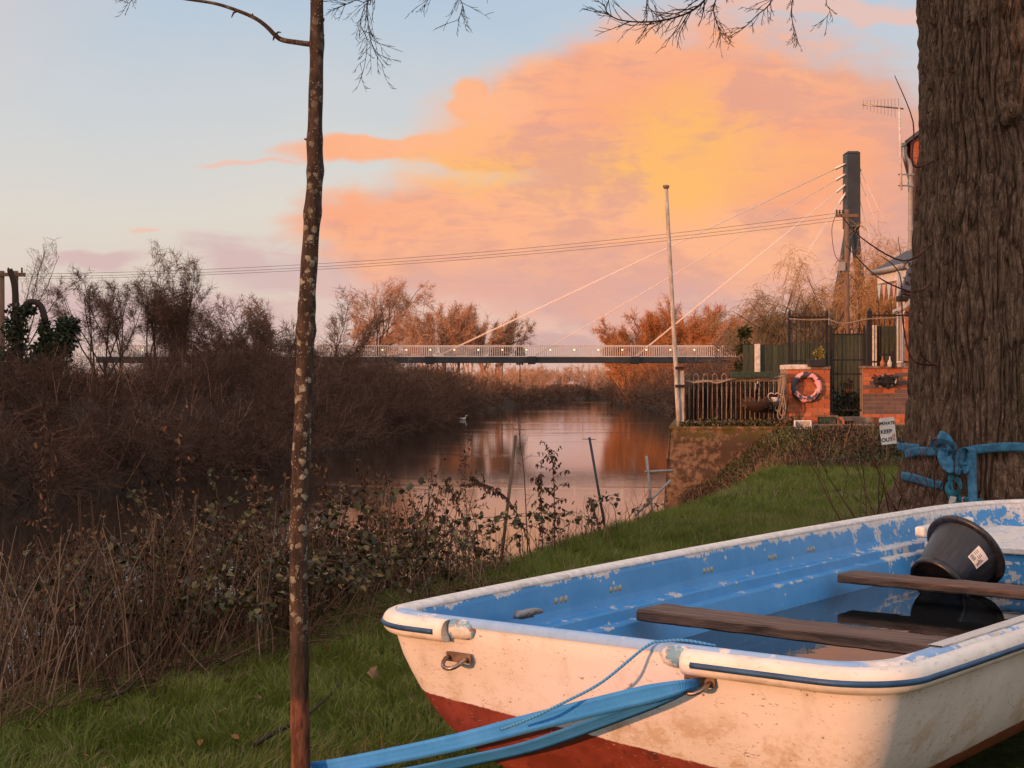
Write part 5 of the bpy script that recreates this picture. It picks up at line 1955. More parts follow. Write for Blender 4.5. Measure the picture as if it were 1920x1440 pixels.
# timber fence behind the terrace
YF = 31.5
fe = empty('board_fence', (XP(1550, YF), YF, TZ))
tag(fe, 'dark green vertical board fence behind the gate and railings', 'fence')
x = XP(1398, YF)
k = 0
brd = {}
while x < XP(1700, YF):
    hgt = (W(0, 646, YF).z if x < XP(1480, YF) else W(0, 642, YF).z if x < XP(1560, YF) else W(0, 626, YF).z if x < XP(1632, YF) else W(0, 612, YF).z) - TZ
    hgt = round(hgt, 2)
    if hgt not in brd:
        brd[hgt] = MB().box((0, 0, hgt / 2), (0.118, 0.02, hgt)).mesh('board')
    link_mesh('board', brd[hgt], M['green_board'], fe, (x - fe.location.x, (0.008 if k % 2 else -0.008), 0), (0, rng.uniform(-0.004, 0.004), 0))
    x += 0.123
    k += 1
for (pp, pt, pb) in ((1419, 645, 705), (1637, 610, 700)):
    z1 = W(0, pt, YF).z - TZ
    MB().box((XP(pp, YF) - fe.location.x, -0.07, z1 / 2), (0.11, 0.10, z1)).build('post', M['white_stone'], fe, bevel=0.01)
# green conifer twigs beyond the fence end
cf = empty('conifer_shrub', (XP(1396, 34), 34.0, TZ))
tag(cf, 'scraggy green conifer at the free end of the board fence', 'shrub')
Pc = np.concatenate([ball_points(160, (0, 0, z_), (r_, r_ * 0.8, 0.14), 30 + i) for i, (z_, r_) in enumerate(((0.7, 0.34), (0.95, 0.3), (1.15, 0.22), (1.55, 0.22), (1.9, 0.14)))])
link_mesh('crown', leaf_mesh('crown', Pc, 0.13, 7, flat=0.5, aspect=0.3), attr_mat('conifer_green', [(0, (0.02, 0.03, 0.012)), (1, (0.07, 0.075, 0.03))]), cf)
MB().tube([(0, 0, 0), (0, 0, 1.9)], [0.03, 0.01], 6).build('trunk', M['bark'], cf)

# ------------------------------------------------------------------ the house behind the trunk
hs = empty('brick_house', (10.0, 31.0, TZ))
tag(hs, 'red brick house with slate roof mostly hidden behind the big trunk', 'house')
hl = hs.location
YH = 33.0
xh = XP(1707, YH)
ez = W(0, 268, YH).z - hl.z
m, nt, b = new_mat('far_brick')
co = nt.coord('Object')
bt = nt.n.new('ShaderNodeTexBrick')
nt._in(bt.inputs['Vector'], nt.comb(nt.m('ADD', nt.xyz(co)[0], nt.xyz(co)[1]), nt.xyz(co)[2], 0.0))
bt.inputs['Color1'].default_value = (0.40, 0.105, 0.05, 1)
bt.inputs['Color2'].default_value = (0.33, 0.085, 0.045, 1)
bt.inputs['Mortar'].default_value = (0.30, 0.18, 0.13, 1)
bt.inputs['Scale'].default_value = 1.0
bt.inputs['Brick Width'].default_value = 0.225
bt.inputs['Row Height'].default_value = 0.075
bt.inputs['Mortar Size'].default_value = 0.006
setb(nt, b, nt.mix(nt.m('MULTIPLY', nt.ss(nt.noise(co, 6, 5, 0.6), 0.5, 0.7), 0.4), bt.outputs[0], (0.2, 0.06, 0.04)), 0.9, spec=0.1)
M['far_brick'] = m
wx0, wx1, wd = xh - hl.x, xh + 6.0 - hl.x, 7.0
wy = YH - hl.y
rz_ = ez + 2.25
SH = 0.30 * wd             # the house stands at a slight angle
MB().add([(wx0, wy, -0.1), (wx1, wy, -0.1), (wx1, wy, ez), ((wx0 + wx1) / 2, wy, rz_), (wx0, wy, ez), (wx0 + SH, wy + wd, -0.1), (wx1 + SH, wy + wd, -0.1), (wx1 + SH, wy + wd, ez), ((wx0 + wx1) / 2 + SH, wy + wd, rz_), (wx0 + SH, wy + wd, ez)],
         [(0, 1, 2, 3, 4), (9, 8, 7, 6, 5), (5, 0, 4, 9), (1, 6, 7, 2)]).build('wall', M['far_brick'], hs)
for sx in (0, 1):
    xe = wx0 - 0.12 if sx == 0 else wx1 + 0.12
    xm = (wx0 + wx1) / 2
    za, zb2 = ez - 0.07, rz_ + 0.06
    vs = []
    for (xx, zz) in ((xe, za), (xm, zb2)):
        for yy in (wy - 0.15, wy + wd + 0.15):
            vs += [(xx + 0.30 * (yy - wy), yy, zz), (xx + 0.30 * (yy - wy), yy, zz + 0.09)]
    MB().add(vs, [(0, 2, 6, 4), (1, 5, 7, 3), (0, 4, 5, 1), (2, 3, 7, 6), (0, 1, 3, 2), (4, 6, 7, 5)]).build('roof', M['slate'], hs)
gt = MB()
gp = [(xe_, 0) for xe_ in ()]
for k in range(9):
    pass
gut = []
for yy in (wy - 0.2, wy + wd):
    gut.append((wx0 - 0.19, yy, ez - 0.06))
gb = MB()
vs, fs = [], []
for yy in (wy - 0.2, wy + wd):
    for k in range(9):
        a_ = PI + PI * k / 8
        vs.append((wx0 - 0.17 + 0.30 * (yy - wy) + 0.085 * math.cos(a_), yy, ez - 0.03 + 0.075 * math.sin(a_)))
for k in range(8):
    fs.append((k, k + 1, 10 + k, 9 + k))
fs.append(tuple(range(9)))
gb.add(vs, fs).build('gutter', M['grey_pvc'], hs)
dp = catmull([(wx0 - 0.15, wy - 0.1, ez - 0.1), (wx0 - 0.15, wy - 0.1, ez - 0.30), (wx0 - 0.03, wy - 0.09, ez - 0.5), (wx0 - 0.02, wy - 0.09, ez - 0.75)], 5) + [Vector((wx0 - 0.02, wy - 0.09, -0.0))]
MB().tube(dp, 0.055, 9).build('downpipe', M['grey_pvc'], hs, True)
for dz in (0.62, 1.6, 2.0):
    MB().lathe([(0.066, 0.0), (0.066, 0.10)], 10).build('pipe_collar', M['grey_pvc'], hs, True, loc=(wx0 - 0.02, wy - 0.09, ez - dz - 0.35))
# lean-to bay in front, red brick built up brick by brick where it shows
xl = XP(1697, 29.6)
bay = brick_wall('bay', '', xl - hl.x, xl + 0.9 - hl.x, 29.6 - hl.y, -0.02, W(0, 552, 29.6).z - hl.z, 0.3, lambda r, n, g: M['brick_red'], parent=hs, seed=5)
MB().box((xl + 1.9 - hl.x, 31.2 - hl.y, 1.3), (2.0, 3.4, 2.6)).build('bay_wall', M['far_brick'], hs)
MB().box((xl - 0.015 - hl.x, 29.64 - hl.y, 1.3), (0.05, 0.05, 2.4)).build('corner_pipe', M['white_paint'], hs)
# slates of the lean-to, row by row
e0, e1 = Vector((XP(1690, 29.2), 29.2, W(0, 545, 29.2).z)) - hl, Vector((XP(1712, 31.2), 31.2, W(0, 474, 31.2).z)) - hl
slm = MB().box((0, 0, 0), (0.246, 0.012, 0.30)).mesh('slate')
rows = 9
for r in range(rows):
    f_ = (r + 0.5) / rows
    c_ = e0.lerp(e1, f_)
    pitch_ = math.atan2(e1.z - e0.z, e1.y - e0.y)
    xx = c_.x + (0.125 if r % 2 else 0.0)
    for k in range(7):
        link_mesh('slate', slm, M['slate'], hs, (xx + 0.12 + k * 0.25, c_.y, c_.z + 0.01 * (k % 2)), (pitch_ - PI / 2 - 0.05, 0, 0))
q = e1 - e0
MB().add([e0 + Vector((0, 0, -0.06)), e0 + Vector((2.2, 0, -0.06)), e1 + Vector((1.6, 0, -0.06)), e1 + Vector((0, 0, -0.06)), e0 + Vector((0.5, 2.4, -0.08)), e0 + Vector((2.2, 2.4, -0.08))],
         [(0, 1, 2, 3), (0, 3, 4), (1, 5, 2)]).build('leanto_roof', M['slate'], hs)
MB().box((e0.x + 0.9, e0.y - 0.03, e0.z - 0.16), (2.0, 0.14, 0.11)).build('black_gutter', M['black_iron'], hs, bevel=0.02)
pe = catmull([Vector((e0.x + 0.16, e0.y - 0.05, e0.z - 0.16)), Vector((e0.x + 0.12, e0.y - 0.07, e0.z - 0.27)), Vector((e0.x + 0.0, e0.y - 0.02, e0.z - 0.36)), Vector((e0.x - 0.12, e0.y + 0.1, e0.z - 0.42))], 6)
MB().tube(pe, 0.055, 10).build('pipe_elbow', M['grey_pvc'], hs, True)
q = W(1716, 567, 29.5) - hl
MB().box((q.x, q.y, q.z), (0.10, 0.06, 0.11)).build('outside_lamp', M['white_paint'], hs, bevel=0.01)
# side canopy with fascia and bunting
c0, c1 = W(1641, 509, 33.2) - hl, W(1698, 496, 31.3) - hl
c1.z = c0.z
up_ = Vector((0.85, 0.0, 0.50))
MB().add([c0, c1, c1 + up_, c0 + up_, c0 + Vector((0, 0, 0.05)), c1 + Vector((0, 0, 0.05)), c1 + up_ + Vector((0, 0, 0.05)), c0 + up_ + Vector((0, 0, 0.05))],
         [(3, 2, 1, 0), (4, 5, 6, 7), (0, 1, 5, 4), (1, 2, 6, 5), (3, 0, 4, 7)]).build('canopy_roof', M['slate'], hs)
MB().tube([c0 + Vector((-0.06, 0, -0.03)), c1 + Vector((-0.06, 0, -0.03))], 0.06, 8).build('canopy_gutter', M['grey_pvc'], hs, True)
MB().add([c0 + Vector((0.05, 0, -0.28)), c1 + Vector((0.05, 0, -0.28)), c1 + Vector((0.05, 0, -0.05)), c0 + Vector((0.05, 0, -0.05)), c0 + Vector((0.08, 0, -0.28)), c1 + Vector((0.08, 0, -0.28)), c1 + Vector((0.08, 0, -0.05)), c0 + Vector((0.08, 0, -0.05))],
         [(3, 2, 1, 0), (4, 5, 6, 7), (0, 1, 5, 4), (1, 2, 6, 5), (3, 0, 4, 7)]).build('fascia', M['white_paint'], hs)
q = W(1690, 540, 31.4) - hl
MB().box((q.x, q.y, (c0.z - 0.1) / 2), (0.17, 0.10, c0.z - 0.15)).build('canopy_post', M['white_paint'], hs)
# bunting
bu = empty('bunting', hl + c0)
tag(bu, 'string of pale triangular flags hung below the white canopy board', 'bunting')
M['flag_blue'] = simple_mat('flag_blue', (0.42, 0.55, 0.56), (0.36, 0.48, 0.5), 20, 0.9)
M['flag_pink'] = simple_mat('flag_pink', (0.58, 0.36, 0.36), (0.5, 0.3, 0.3), 20, 0.9)
dd = c1 - c0
for k in range(6):
    t0, t1 = 0.02 + k * 0.165, 0.02 + k * 0.165 + 0.13
    a_, b_ = dd * t0 + Vector((0.03, 0, -0.29 - 0.05 * math.sin(PI * t0))), dd * t1 + Vector((0.03, 0, -0.29 - 0.05 * math.sin(PI * t1)))
    tip_ = (a_ + b_) / 2 + Vector((0, 0, -0.36))
    off = Vector((0.006, 0.006, 0))
    MB().add([a_, b_, tip_, a_ + off, b_ + off, tip_ + off], [(0, 1, 2), (5, 4, 3), (0, 3, 4, 1), (1, 4, 5, 2), (2, 5, 3, 0)]).build('flag', M['flag_pink'] if k in (1, 3) else M['flag_blue'], bu)
# aerial on its bracket
an = empty('tv_aerial', W(1690, 352, YH - 0.3))
tag(an, 'rooftop television aerial on a thin mast beside the downpipe', 'aerial')
al = an.location
tz = W(1686, 200, YH - 0.3) - al
MB().tube([(0, 0, -0.05), (tz.x, 0, tz.z)], 0.026, 8).build('mast', M['white_stone'], an, True)
p0, p1 = W(1617, 196, YH - 0.3) - al, W(1694, 204, YH - 0.3) - al
MB().tube([p0, p1], 0.018, 6).build('boom', M['steel'], an, True)
for k in range(11):
    q = p0.lerp(p1, 0.03 + 0.085 * k)
    L = 0.10 + 0.012 * k
    MB().tube([q + Vector((0, 0, -L)), q + Vector((0, 0, L))], 0.006, 5).build('element', M['steel'], an)
for py in (326, 347):
    q = W(1690, py, YH - 0.3) - al
    MB().box((q.x + 0.13, 0.1, q.z), (0.34, 0.03, 0.03)).build('bracket', M['steel'], an)

def text_mesh(cu, mat, parent):
    tmp = bpy.data.objects.new('tmp', cu)
    COL.objects.link(tmp)
    bpy.context.view_layer.update()
    me = bpy.data.meshes.new_from_object(tmp.evaluated_get(bpy.context.evaluated_depsgraph_get()))
    bpy.data.objects.remove(tmp)
    me.materials.clear()
    return link_mesh('lettering', me, mat, parent)


# ------------------------------------------------------------------ PRIVATE KEEP OUT
YS = 23.6
sg = empty('warning_sign', W(1662, 868, YS))
tag(sg, 'hand-painted white PRIVATE KEEP OUT board on a wooden stake', 'sign')
sgl = sg.location
zc = (W(0, 783, YS).z + W(0, 833, YS).z) / 2 - sgl.z
MB().tube([(0.02, 0.03, -0.1), (0.03, 0.03, zc)], 0.022, 6).build('stake', M['old_timber'], sg)
bd = MB().box((0, 0, 0), (0.245, 0.012, 0.42)).build('board', M['white_paint'], sg, loc=(0.02, 0, zc), rot=(0, -0.10, 0.0))
M['sign_black'] = simple_mat('sign_black', (0.012, 0.012, 0.014), None, 20, 0.6)
for (txt, dz, sz) in (('PRIVATE', 0.10, 0.068), ('KEEP', -0.035, 0.085), ('OUT', -0.165, 0.085)):
    cu = bpy.data.curves.new('lettering', 'FONT')
    cu.body = txt
    cu.size = sz
    cu.align_x = 'CENTER'
    cu.extrude = 0.001
    cu.offset = 0.0022
    cu.materials.append(M['sign_black'])
    o = text_mesh(cu, M['sign_black'], bd)
    o.location = (-0.0 if txt == 'PRIVATE' else -0.025, -0.0085, dz)
    o.rotation_euler = (PI / 2, 0, 0)
M['sign_red'] = simple_mat('sign_red', (0.42, 0.05, 0.05), None, 20, 0.6)
MB().box((0.085, -0.008, -0.10), (0.055, 0.003, 0.13)).build('sticker', M['white_stone'], bd)
MB().torus((0.085, -0.0105, -0.085), 0.018, 0.004, (0, -1, 0), 14, 5).build('sticker_ring', M['sign_red'], bd)
MB().box((0.085, -0.0105, -0.135), (0.045, 0.002, 0.018)).build('sticker_bar', M['sign_red'], bd)

# ------------------------------------------------------------------ poles in the bank and the swan
for (a_, b_, Y, r, mt, lab, nm) in (((967, 816), (936, 1085), 12.6, 0.014, 'old_timber', 'grey timber mooring pole leaning right among the dead docks', 'mooring_pole'),
                                    ((1105, 820), (1143, 1040), 14.0, 0.012, 'twig_dark', 'dark mooring pole leaning left at the lawn edge', 'mooring_pole')):
    o = MB().tube([W(*b_, Y), W(*a_, Y)], r, 8).build(nm, M['old_timber'] if mt == 'old_timber' else M['bridge_steel'], None, True)
    tag(o, lab, 'pole')
o = MB().tube([W(1092, 823, 14.0), W(1117, 824, 14.0)], 0.004, 5).build('iron_rod', M['rust_iron'])
tag(o, 'short thin rod crossing the top of the dark mooring pole', 'rod')
sf = empty('scaffold_frame', W(1222, 945, 19.0))
tag(sf, 'thin galvanised tube frame in the water beside the terrace wall', 'frame')
for a_, b_ in (((1212, 855), (1226, 990)), ((1209, 885), (1262, 882)), ((1190, 968), (1258, 900))):
    MB().tube([W(*a_, 19.0) - sf.location, W(*b_, 19.0) - sf.location], 0.016, 7).build('tube', M['grey_pvc'], sf, True)
sw = empty('swan', W(868, 787, 146))
sw.location.z = WATER_Z
sw.scale = (0.5, 0.5, 0.5)
tag(sw, 'tiny white swan swimming near the far bank', 'swan')
M['swan_white'] = simple_mat('swan_white', (0.8, 0.78, 0.75), (0.7, 0.68, 0.66), 10, 0.8)
mb = MB()
pts = [(-0.75, 0, 0.30), (-0.5, 0, 0.24), (-0.1, 0, 0.20), (0.3, 0, 0.22), (0.48, 0, 0.36), (0.50, 0, 0.6), (0.56, 0, 0.82), (0.68, 0, 0.88), (0.82, 0, 0.82), (0.92, 0, 0.78)]
mb.tube(catmull(pts, 4), [float(v_) for v_ in np.interp(np.linspace(0, 9, 37), range(10), [0.02, 0.2, 0.30, 0.26, 0.12, 0.075, 0.07, 0.085, 0.05, 0.02])], 10)
mb.build('body', M['swan_white'], sw, True)

# ------------------------------------------------------------------ big tree on the right
TC = Vector((3.22, 10.0, 0.0))
m, nt, b = new_mat('rough_bark')
co = nt.coord('Object')
a = nt.noise(nt.scale(co, (3, 3, 1.2)), 1.0, 5, 0.6)
f = nt.noise(nt.scale(co, (40, 40, 9)), 1.0, 5, 0.7)
g = nt.noise(co, 120, 3, 0.6)
col = nt.mix(nt.ss(f, 0.35, 0.68), (0.125, 0.078, 0.054), (0.285, 0.188, 0.132))
col = nt.mix(nt.m('MULTIPLY', nt.ss(a, 0.45, 0.7), 0.6), col, (0.21, 0.148, 0.107))
ox, oy, oz = nt.xyz(co)
col = nt.mix(nt.m('MULTIPLY', nt.m('MULTIPLY', nt.ss(ox, -0.15, 0.35), nt.ss(oz, 2.2, 0.9)), nt.ss(a, 0.40, 0.62)), col, (0.115, 0.095, 0.030))
col = nt.mix(nt.m('MULTIPLY', nt.ss(nt.voro(co, 26), 0.10, 0.05), 0.5), col, (0.30, 0.25, 0.20))
rb1 = nt.m('ABSOLUTE', nt.m('SUBTRACT', nt.noise(nt.scale(co, (17, 17, 3.4)), 1.0, 3, 0.55, 0.7), 0.5))
rb2 = nt.m('ABSOLUTE', nt.m('SUBTRACT', nt.noise(nt.scale(co, (38, 38, 10)), 1.0, 4, 0.6, 0.6), 0.5))
hgt_ = nt.m('ADD', nt.m('MULTIPLY', nt.ss(rb1, 0.0, 0.13), 1.0), nt.m('ADD', nt.m('MULTIPLY', nt.ss(rb2, 0.0, 0.16), 0.55), nt.m('MULTIPLY', g, 0.35)))
setb(nt, b, col, 0.95, spec=0.1, normal=nt.bump(hgt_, 1.0, 0.022))
M['rough_bark'] = m
big = empty('big_tree', TC)
tag(big, 'massive furrowed tree trunk filling the right edge, straps tied round it', 'tree')
nth = 400
zs = np.concatenate([np.linspace(-0.15, 4.15, 360), np.linspace(4.2, 7.5, 40)])
th = np.concatenate([np.pi * 0.95 + np.arange(340) * (np.pi * 1.1) / 340, np.pi * 2.05 + np.arange(60) * (np.pi * 0.9) / 60])
TH, ZZ = np.meshgrid(th, zs)
Rz = np.interp(zs, [-0.2, 0.0, 0.35, 0.44, 0.657, 0.94, 1.37, 2.26, 2.98, 3.87, 5.0, 7.5], [1.12, 1.0, 0.80, 0.735, 0.635, 0.578, 0.545, 0.525, 0.482, 0.497, 0.46, 0.40])
Rb = Rz[:, None] * np.ones_like(TH)
cu_, sn_ = np.cos(TH), np.sin(TH)
# buttress lobes near the ground
Rb *= 1 + (0.10 * np.cos(5 * TH + 0.7) + 0.05 * np.cos(9 * TH + 2)) * (1 - sstep(ZZ, 0.1, 1.0))
Rb *= 1 + 0.05 * (fbm(cu_ * 1.6 + 5, sn_ * 1.6, ZZ * 0.7, 3, 5) - 0.5)
w1_ = fbm(cu_ * 4, sn_ * 4, ZZ * 2.2, 3, 21) - 0.5
w2_ = fbm(cu_ * 4 + 9, sn_ * 4, ZZ * 2.2, 3, 31) - 0.5
c_, s_ = cu_ + w1_ * 0.16, sn_ + w2_ * 0.16
n1_ = vnoise(c_ * 17, s_ * 17, ZZ * 2.9, 41)
n2_ = vnoise(c_ * 29 + 3, s_ * 29, ZZ * 4.6, 51)
n3_ = vnoise(c_ * 60 + 3, s_ * 60, ZZ * 18, 61)
ridge = np.clip(np.abs(2 * n1_ - 1) * 2.4, 0, 1) ** 0.8 * 0.6 + np.clip(np.abs(2 * n2_ - 1) * 2.2, 0, 1) ** 0.8 * 0.4
D = 0.046 * ridge + 0.014 * (n3_ - 0.5) - 0.020 * np.exp(-((2 * n1_ - 1) / 0.10) ** 2)
# knots and scars
for (ka, kz, kr, kh) in ((-1.62, 3.05, 0.06, 0.03), (-2.30, 2.42, 0.10, 0.025), (-1.75, 3.65, 0.035, -0.05), (-2.75, 3.05, 0.10, 0.02)):
    da = (TH - (ka % (2 * np.pi)) + np.pi) % (2 * np.pi) - np.pi
    r2 = (da * 0.5) ** 2 + (ZZ - kz) ** 2
    D += kh * np.exp(-r2 / kr ** 2) - abs(kh) * 0.25 * np.exp(-((np.sqrt(r2) - kr * 1.5) / (kr * 0.35)) ** 2)
Rb = Rb + D - 0.045
X_, Y_ = np.cos(TH) * Rb, np.sin(TH) * Rb
V = np.stack([X_.ravel(), Y_.ravel(), ZZ.ravel()], 1)
ix = np.arange(len(zs) * nth).reshape(len(zs), nth)
i2 = np.roll(ix, -1, 1)
F = np.stack([ix[:-1].ravel(), i2[:-1].ravel(), i2[1:].ravel(), ix[1:].ravel()], 1)
link_mesh('trunk', np_mesh('trunk', V, F, True), M['rough_bark'], big)
# stub of a sawn branch
MB().tube(catmull([(-0.06, -0.46, 2.98), (-0.05, -0.54, 3.02), (-0.045, -0.57, 3.07)], 5), [0.05, 0.05, 0.048, 0.046, 0.045, 0.044, 0.043, 0.042, 0.04, 0.036, 0.03], 9).build('branch_stub', M['rough_bark'], big, True)
# limbs overhead, just above the picture, with the twigs that hang into it
limbs = [[(2.9, 9.8, 5.4), (2.0, 9.3, 5.35), (0.9, 8.8, 5.0), (-0.3, 8.4, 4.6), (-1.3, 8.1, 4.3), (-2.6, 7.8, 4.15)],
         [(3.0, 9.7, 6.2), (2.6, 9.0, 6.0), (2.0, 8.4, 5.4), (1.5, 8.0, 4.8), (0.9, 7.8, 4.35)],
         [(3.3, 9.7, 6.6), (3.6, 9.0, 6.6), (3.8, 8.4, 6.2)]]
for L in limbs:
    pts = catmull(L, 6)
    MB().tube([p - TC for p in pts], [0.13 - 0.105 * k / (len(pts) - 1) for k in range(len(pts))], 8).build('limb', M['bark'], big, True)
M['twig_sky'] = attr_mat('twig_sky', [(0, (0.03, 0.022, 0.02)), (1, (0.08, 0.055, 0.045))], 0.8)
HANG = dict(steps=[10, 6, 3], taper=[0.45, 0.5, 0.6], kids=[12, 3], wander=[0.10, 0.16, 0.22], up=[-0.03, -0.04, -0.02], start=[0.12, 0.15, 0], angle=[0.62, 0.65], ratio=[0.30, 0.40],
            rr=[0.62, 0.7], rmin=0.0016, tipshort=0.35)


def spray(path, r, seed, pr, name='hanging_spray', kidlen=0.30, dens=1.0):
    """a hand-laid branch with random side twigs"""
    rng = random.Random(seed)
    pts = catmull(path, 6)
    out = []
    n = len(pts)
    Lt = sum((pts[i + 1] - pts[i]).length for i in range(n - 1))
    for i in range(n - 1):
        t = i / (n - 1)
        ra = r * (1 - 0.65 * t)
        p, q = pts[i], pts[i + 1]
        out.append((0, p.x, p.y, p.z, q.x, q.y, q.z, ra, r * (1 - 0.65 * (i + 1) / (n - 1))))
        d = (q - p).normalized()
        if rng.random() < 0.75 * dens and t > 0.08:
            o = d.cross(rvec(rng)).normalized()
            dd = (d + o * rng.uniform(0.5, 1.0)).normalized()
            grow(rng, out, p.lerp(q, rng.random()), dd, kidlen * rng.uniform(0.5, 1.25) * (1 - 0.3 * t), max(ra * 0.6, 0.0016), 1, pr)
    A = np.array([s[1:] for s in out])
    A[:, 0:3] -= np.array(TC)
    A[:, 3:6] -= np.array(TC)
    return link_mesh(name, seg_mesh(name, A, 4, seed=seed), M['twig_sky'], big)


YT = 8.0
spray([Vector((-0.9, 8.2, 4.4)), W(700, -40, YT), W(688, 5, YT), W(690, 40, YT), W(694, 70, YT), W(704, 100, YT), W(722, 128, YT)], 0.0036, 1, HANG, kidlen=0.19, dens=0.9)
spray([Vector((-1.0, 8.2, 4.42)), W(692, -30, YT), W(684, 10, YT), W(676, 45, YT), W(688, 75, YT), W(684, 120, YT), W(674, 155, YT)], 0.0032, 2, HANG, kidlen=0.15, dens=0.8)
spray([Vector((-0.95, 8.15, 4.40)), W(690, -30, YT), W(665, 0, YT), W(650, 8, YT), W(636, 14, YT)], 0.0032, 3, HANG, kidlen=0.16)
spray([Vector((-0.3, 8.3, 4.6)), W(870, -60, YT), W(862, -10, YT), W(868, 15, YT), W(858, 38, YT)], 0.0036, 4, HANG, kidlen=0.2)
spray([Vector((-0.5, 8.3, 4.6)), W(820, -60, YT), W(805, -5, YT), W(790, 15, YT)], 0.0032, 5, HANG, kidlen=0.14)
spray([Vector((1.5, 8.0, 4.8)), W(1390, -120, 7.6), W(1335, -20, 7.6), W(1305, 15, 7.6), W(1265, 33, 7.6), W(1215, 41, 7.6), W(1165, 38, 7.6), W(1140, 25, 7.6), W(1133, 8, 7.6)], 0.0070, 6, HANG, kidlen=0.22, dens=1.2)
spray([Vector((1.3, 7.95, 4.7)), W(1370, -90, 7.6), W(1345, -10, 7.6), W(1338, 20, 7.6), W(1345, 45, 7.6), W(1352, 58, 7.6)], 0.0045, 7, HANG, kidlen=0.16, dens=1.1)
spray([Vector((1.6, 8.0, 4.8)), W(1490, -90, 7.6), W(1448, 0, 7.6), W(1420, 28, 7.6), W(1395, 52, 7.6), W(1372, 66, 7.6)], 0.0045, 8, HANG, kidlen=0.14)
spray([Vector((1.7, 8.1, 5.0)), W(1500, -90, 7.6), W(1486, 0, 7.6), W(1485, 35, 7.6), W(1492, 62, 7.6), W(1498, 85, 7.6)], 0.0038, 9, HANG, kidlen=0.12, dens=0.8)
spray([Vector((1.9, 8.3, 5.3)), W(1580, -100, 7.6), W(1550, -5, 7.6), W(1556, 20, 7.6), W(1546, 36, 7.6)], 0.0032, 10, HANG, kidlen=0.12, dens=0.8)
spray([Vector((1.4, 7.95, 4.7)), W(1240, -80, 7.6), W(1215, 0, 7.6), W(1225, 22, 7.6), W(1232, 30, 7.6)], 0.0036, 11, HANG, kidlen=0.16)
spray([Vector((-2.3, 7.85, 4.2)), W(262, -60, YT), W(248, -4, YT), W(240, 6, YT)], 0.003, 12, HANG, kidlen=0.12)
# suckers at the foot of the trunk
A = []
rng = random.Random(91)
SUCK = dict(steps=[9, 4, 2], taper=[0.35, 0.5, 0.5], kids=[4, 2], wander=[0.13, 0.16, 0.2], up=[0.05, 0.06, 0.02], start=[0.3, 0.1, 0], angle=[0.6, 0.6], ratio=[0.35, 0.4], rr=[0.6, 0.6], rmin=0.002, tipshort=0.3)
for k in range(16):
    bx, by = rng.uniform(-1.05, -0.45), rng.uniform(-0.75, -0.3)
    grow(rng, A, Vector((bx, by, rng.uniform(0, 0.25))), Vector((rng.uniform(-0.9, 0.35), rng.uniform(-0.5, 0.2), rng.uniform(0.5, 1.1))).normalized(), rng.uniform(0.5, 1.15), 0.006, 0, SUCK)
for path in ([(-0.5, -0.45, 1.42), (-0.62, -0.5, 1.5), (-0.60, -0.52, 1.75), (-0.66, -0.52, 1.95)], [(-0.5, -0.40, 1.42), (-0.66, -0.45, 1.46), (-0.72, -0.45, 1.7), (-0.74, -0.45, 2.0), (-0.86, -0.45, 2.12)],
             [(-0.48, -0.3, 2.75), (-0.62, -0.32, 2.72), (-0.62, -0.32, 3.0), (-0.74, -0.32, 3.3)], [(-0.5, -0.3, 1.95), (-0.62, -0.3, 1.9), (-0.85, -0.3, 2.0), (-1.05, -0.3, 2.2)], [(-0.5, -0.3, 2.2), (-0.68, -0.3, 2.1), (-0.95, -0.3, 2.25), (-1.1, -0.3, 2.42)]):
    pp = catmull(path, 5)
    for i in range(len(pp) - 1):
        A.append((0, *pp[i], *pp[i + 1], 0.008 * (1 - 0.7 * i / len(pp)), 0.008 * (1 - 0.7 * (i + 1) / len(pp))))
A = np.array([s[1:] for s in A])
M['red_twig'] = attr_mat('red_twig', [(0, (0.045, 0.018, 0.016)), (1, (0.13, 0.055, 0.04))], 0.7)
o = link_mesh('suckers', seg_mesh('suckers', A, 5, seed=4), M['red_twig'], big)
tag(o, 'reddish suckers sprouting at the foot of the trunk', kind='stuff')

# ------------------------------------------------------------------ webbing straps
m, nt, b = new_mat('blue_webbing')
uvn = nt.coord('UV')
co = nt.coord('Object')
ux, uy, uz = nt.xyz(uvn)
rib = nt.m('SINE', nt.m('MULTIPLY', ux, 900.0))
cross = nt.m('ADD', 0.6, nt.m('MULTIPLY', nt.m('SINE', nt.m('MULTIPLY', uy, 19.0)), 0.35))
n = nt.noise(co, 9, 4, 0.6)
col = nt.mix(nt.ss(n, 0.35, 0.7), (0.045, 0.28, 0.78), (0.07, 0.34, 0.90))
col = nt.mix(nt.m('MULTIPLY', nt.ss(nt.m('MULTIPLY', rib, cross), 0.2, 0.9), 0.35), col, (0.03, 0.14, 0.30))
edge = nt.ss(nt.m('ABSOLUTE', nt.m('SUBTRACT', uy, 0.5)), 0.36, 0.46)
col = nt.mix(nt.m('MULTIPLY', edge, 0.35), col, (0.05, 0.19, 0.38))
setb(nt, b, col, 0.75, spec=0.2, normal=nt.bump(nt.m('MULTIPLY', rib, cross), 0.4, 0.002))
M['webbing'] = m


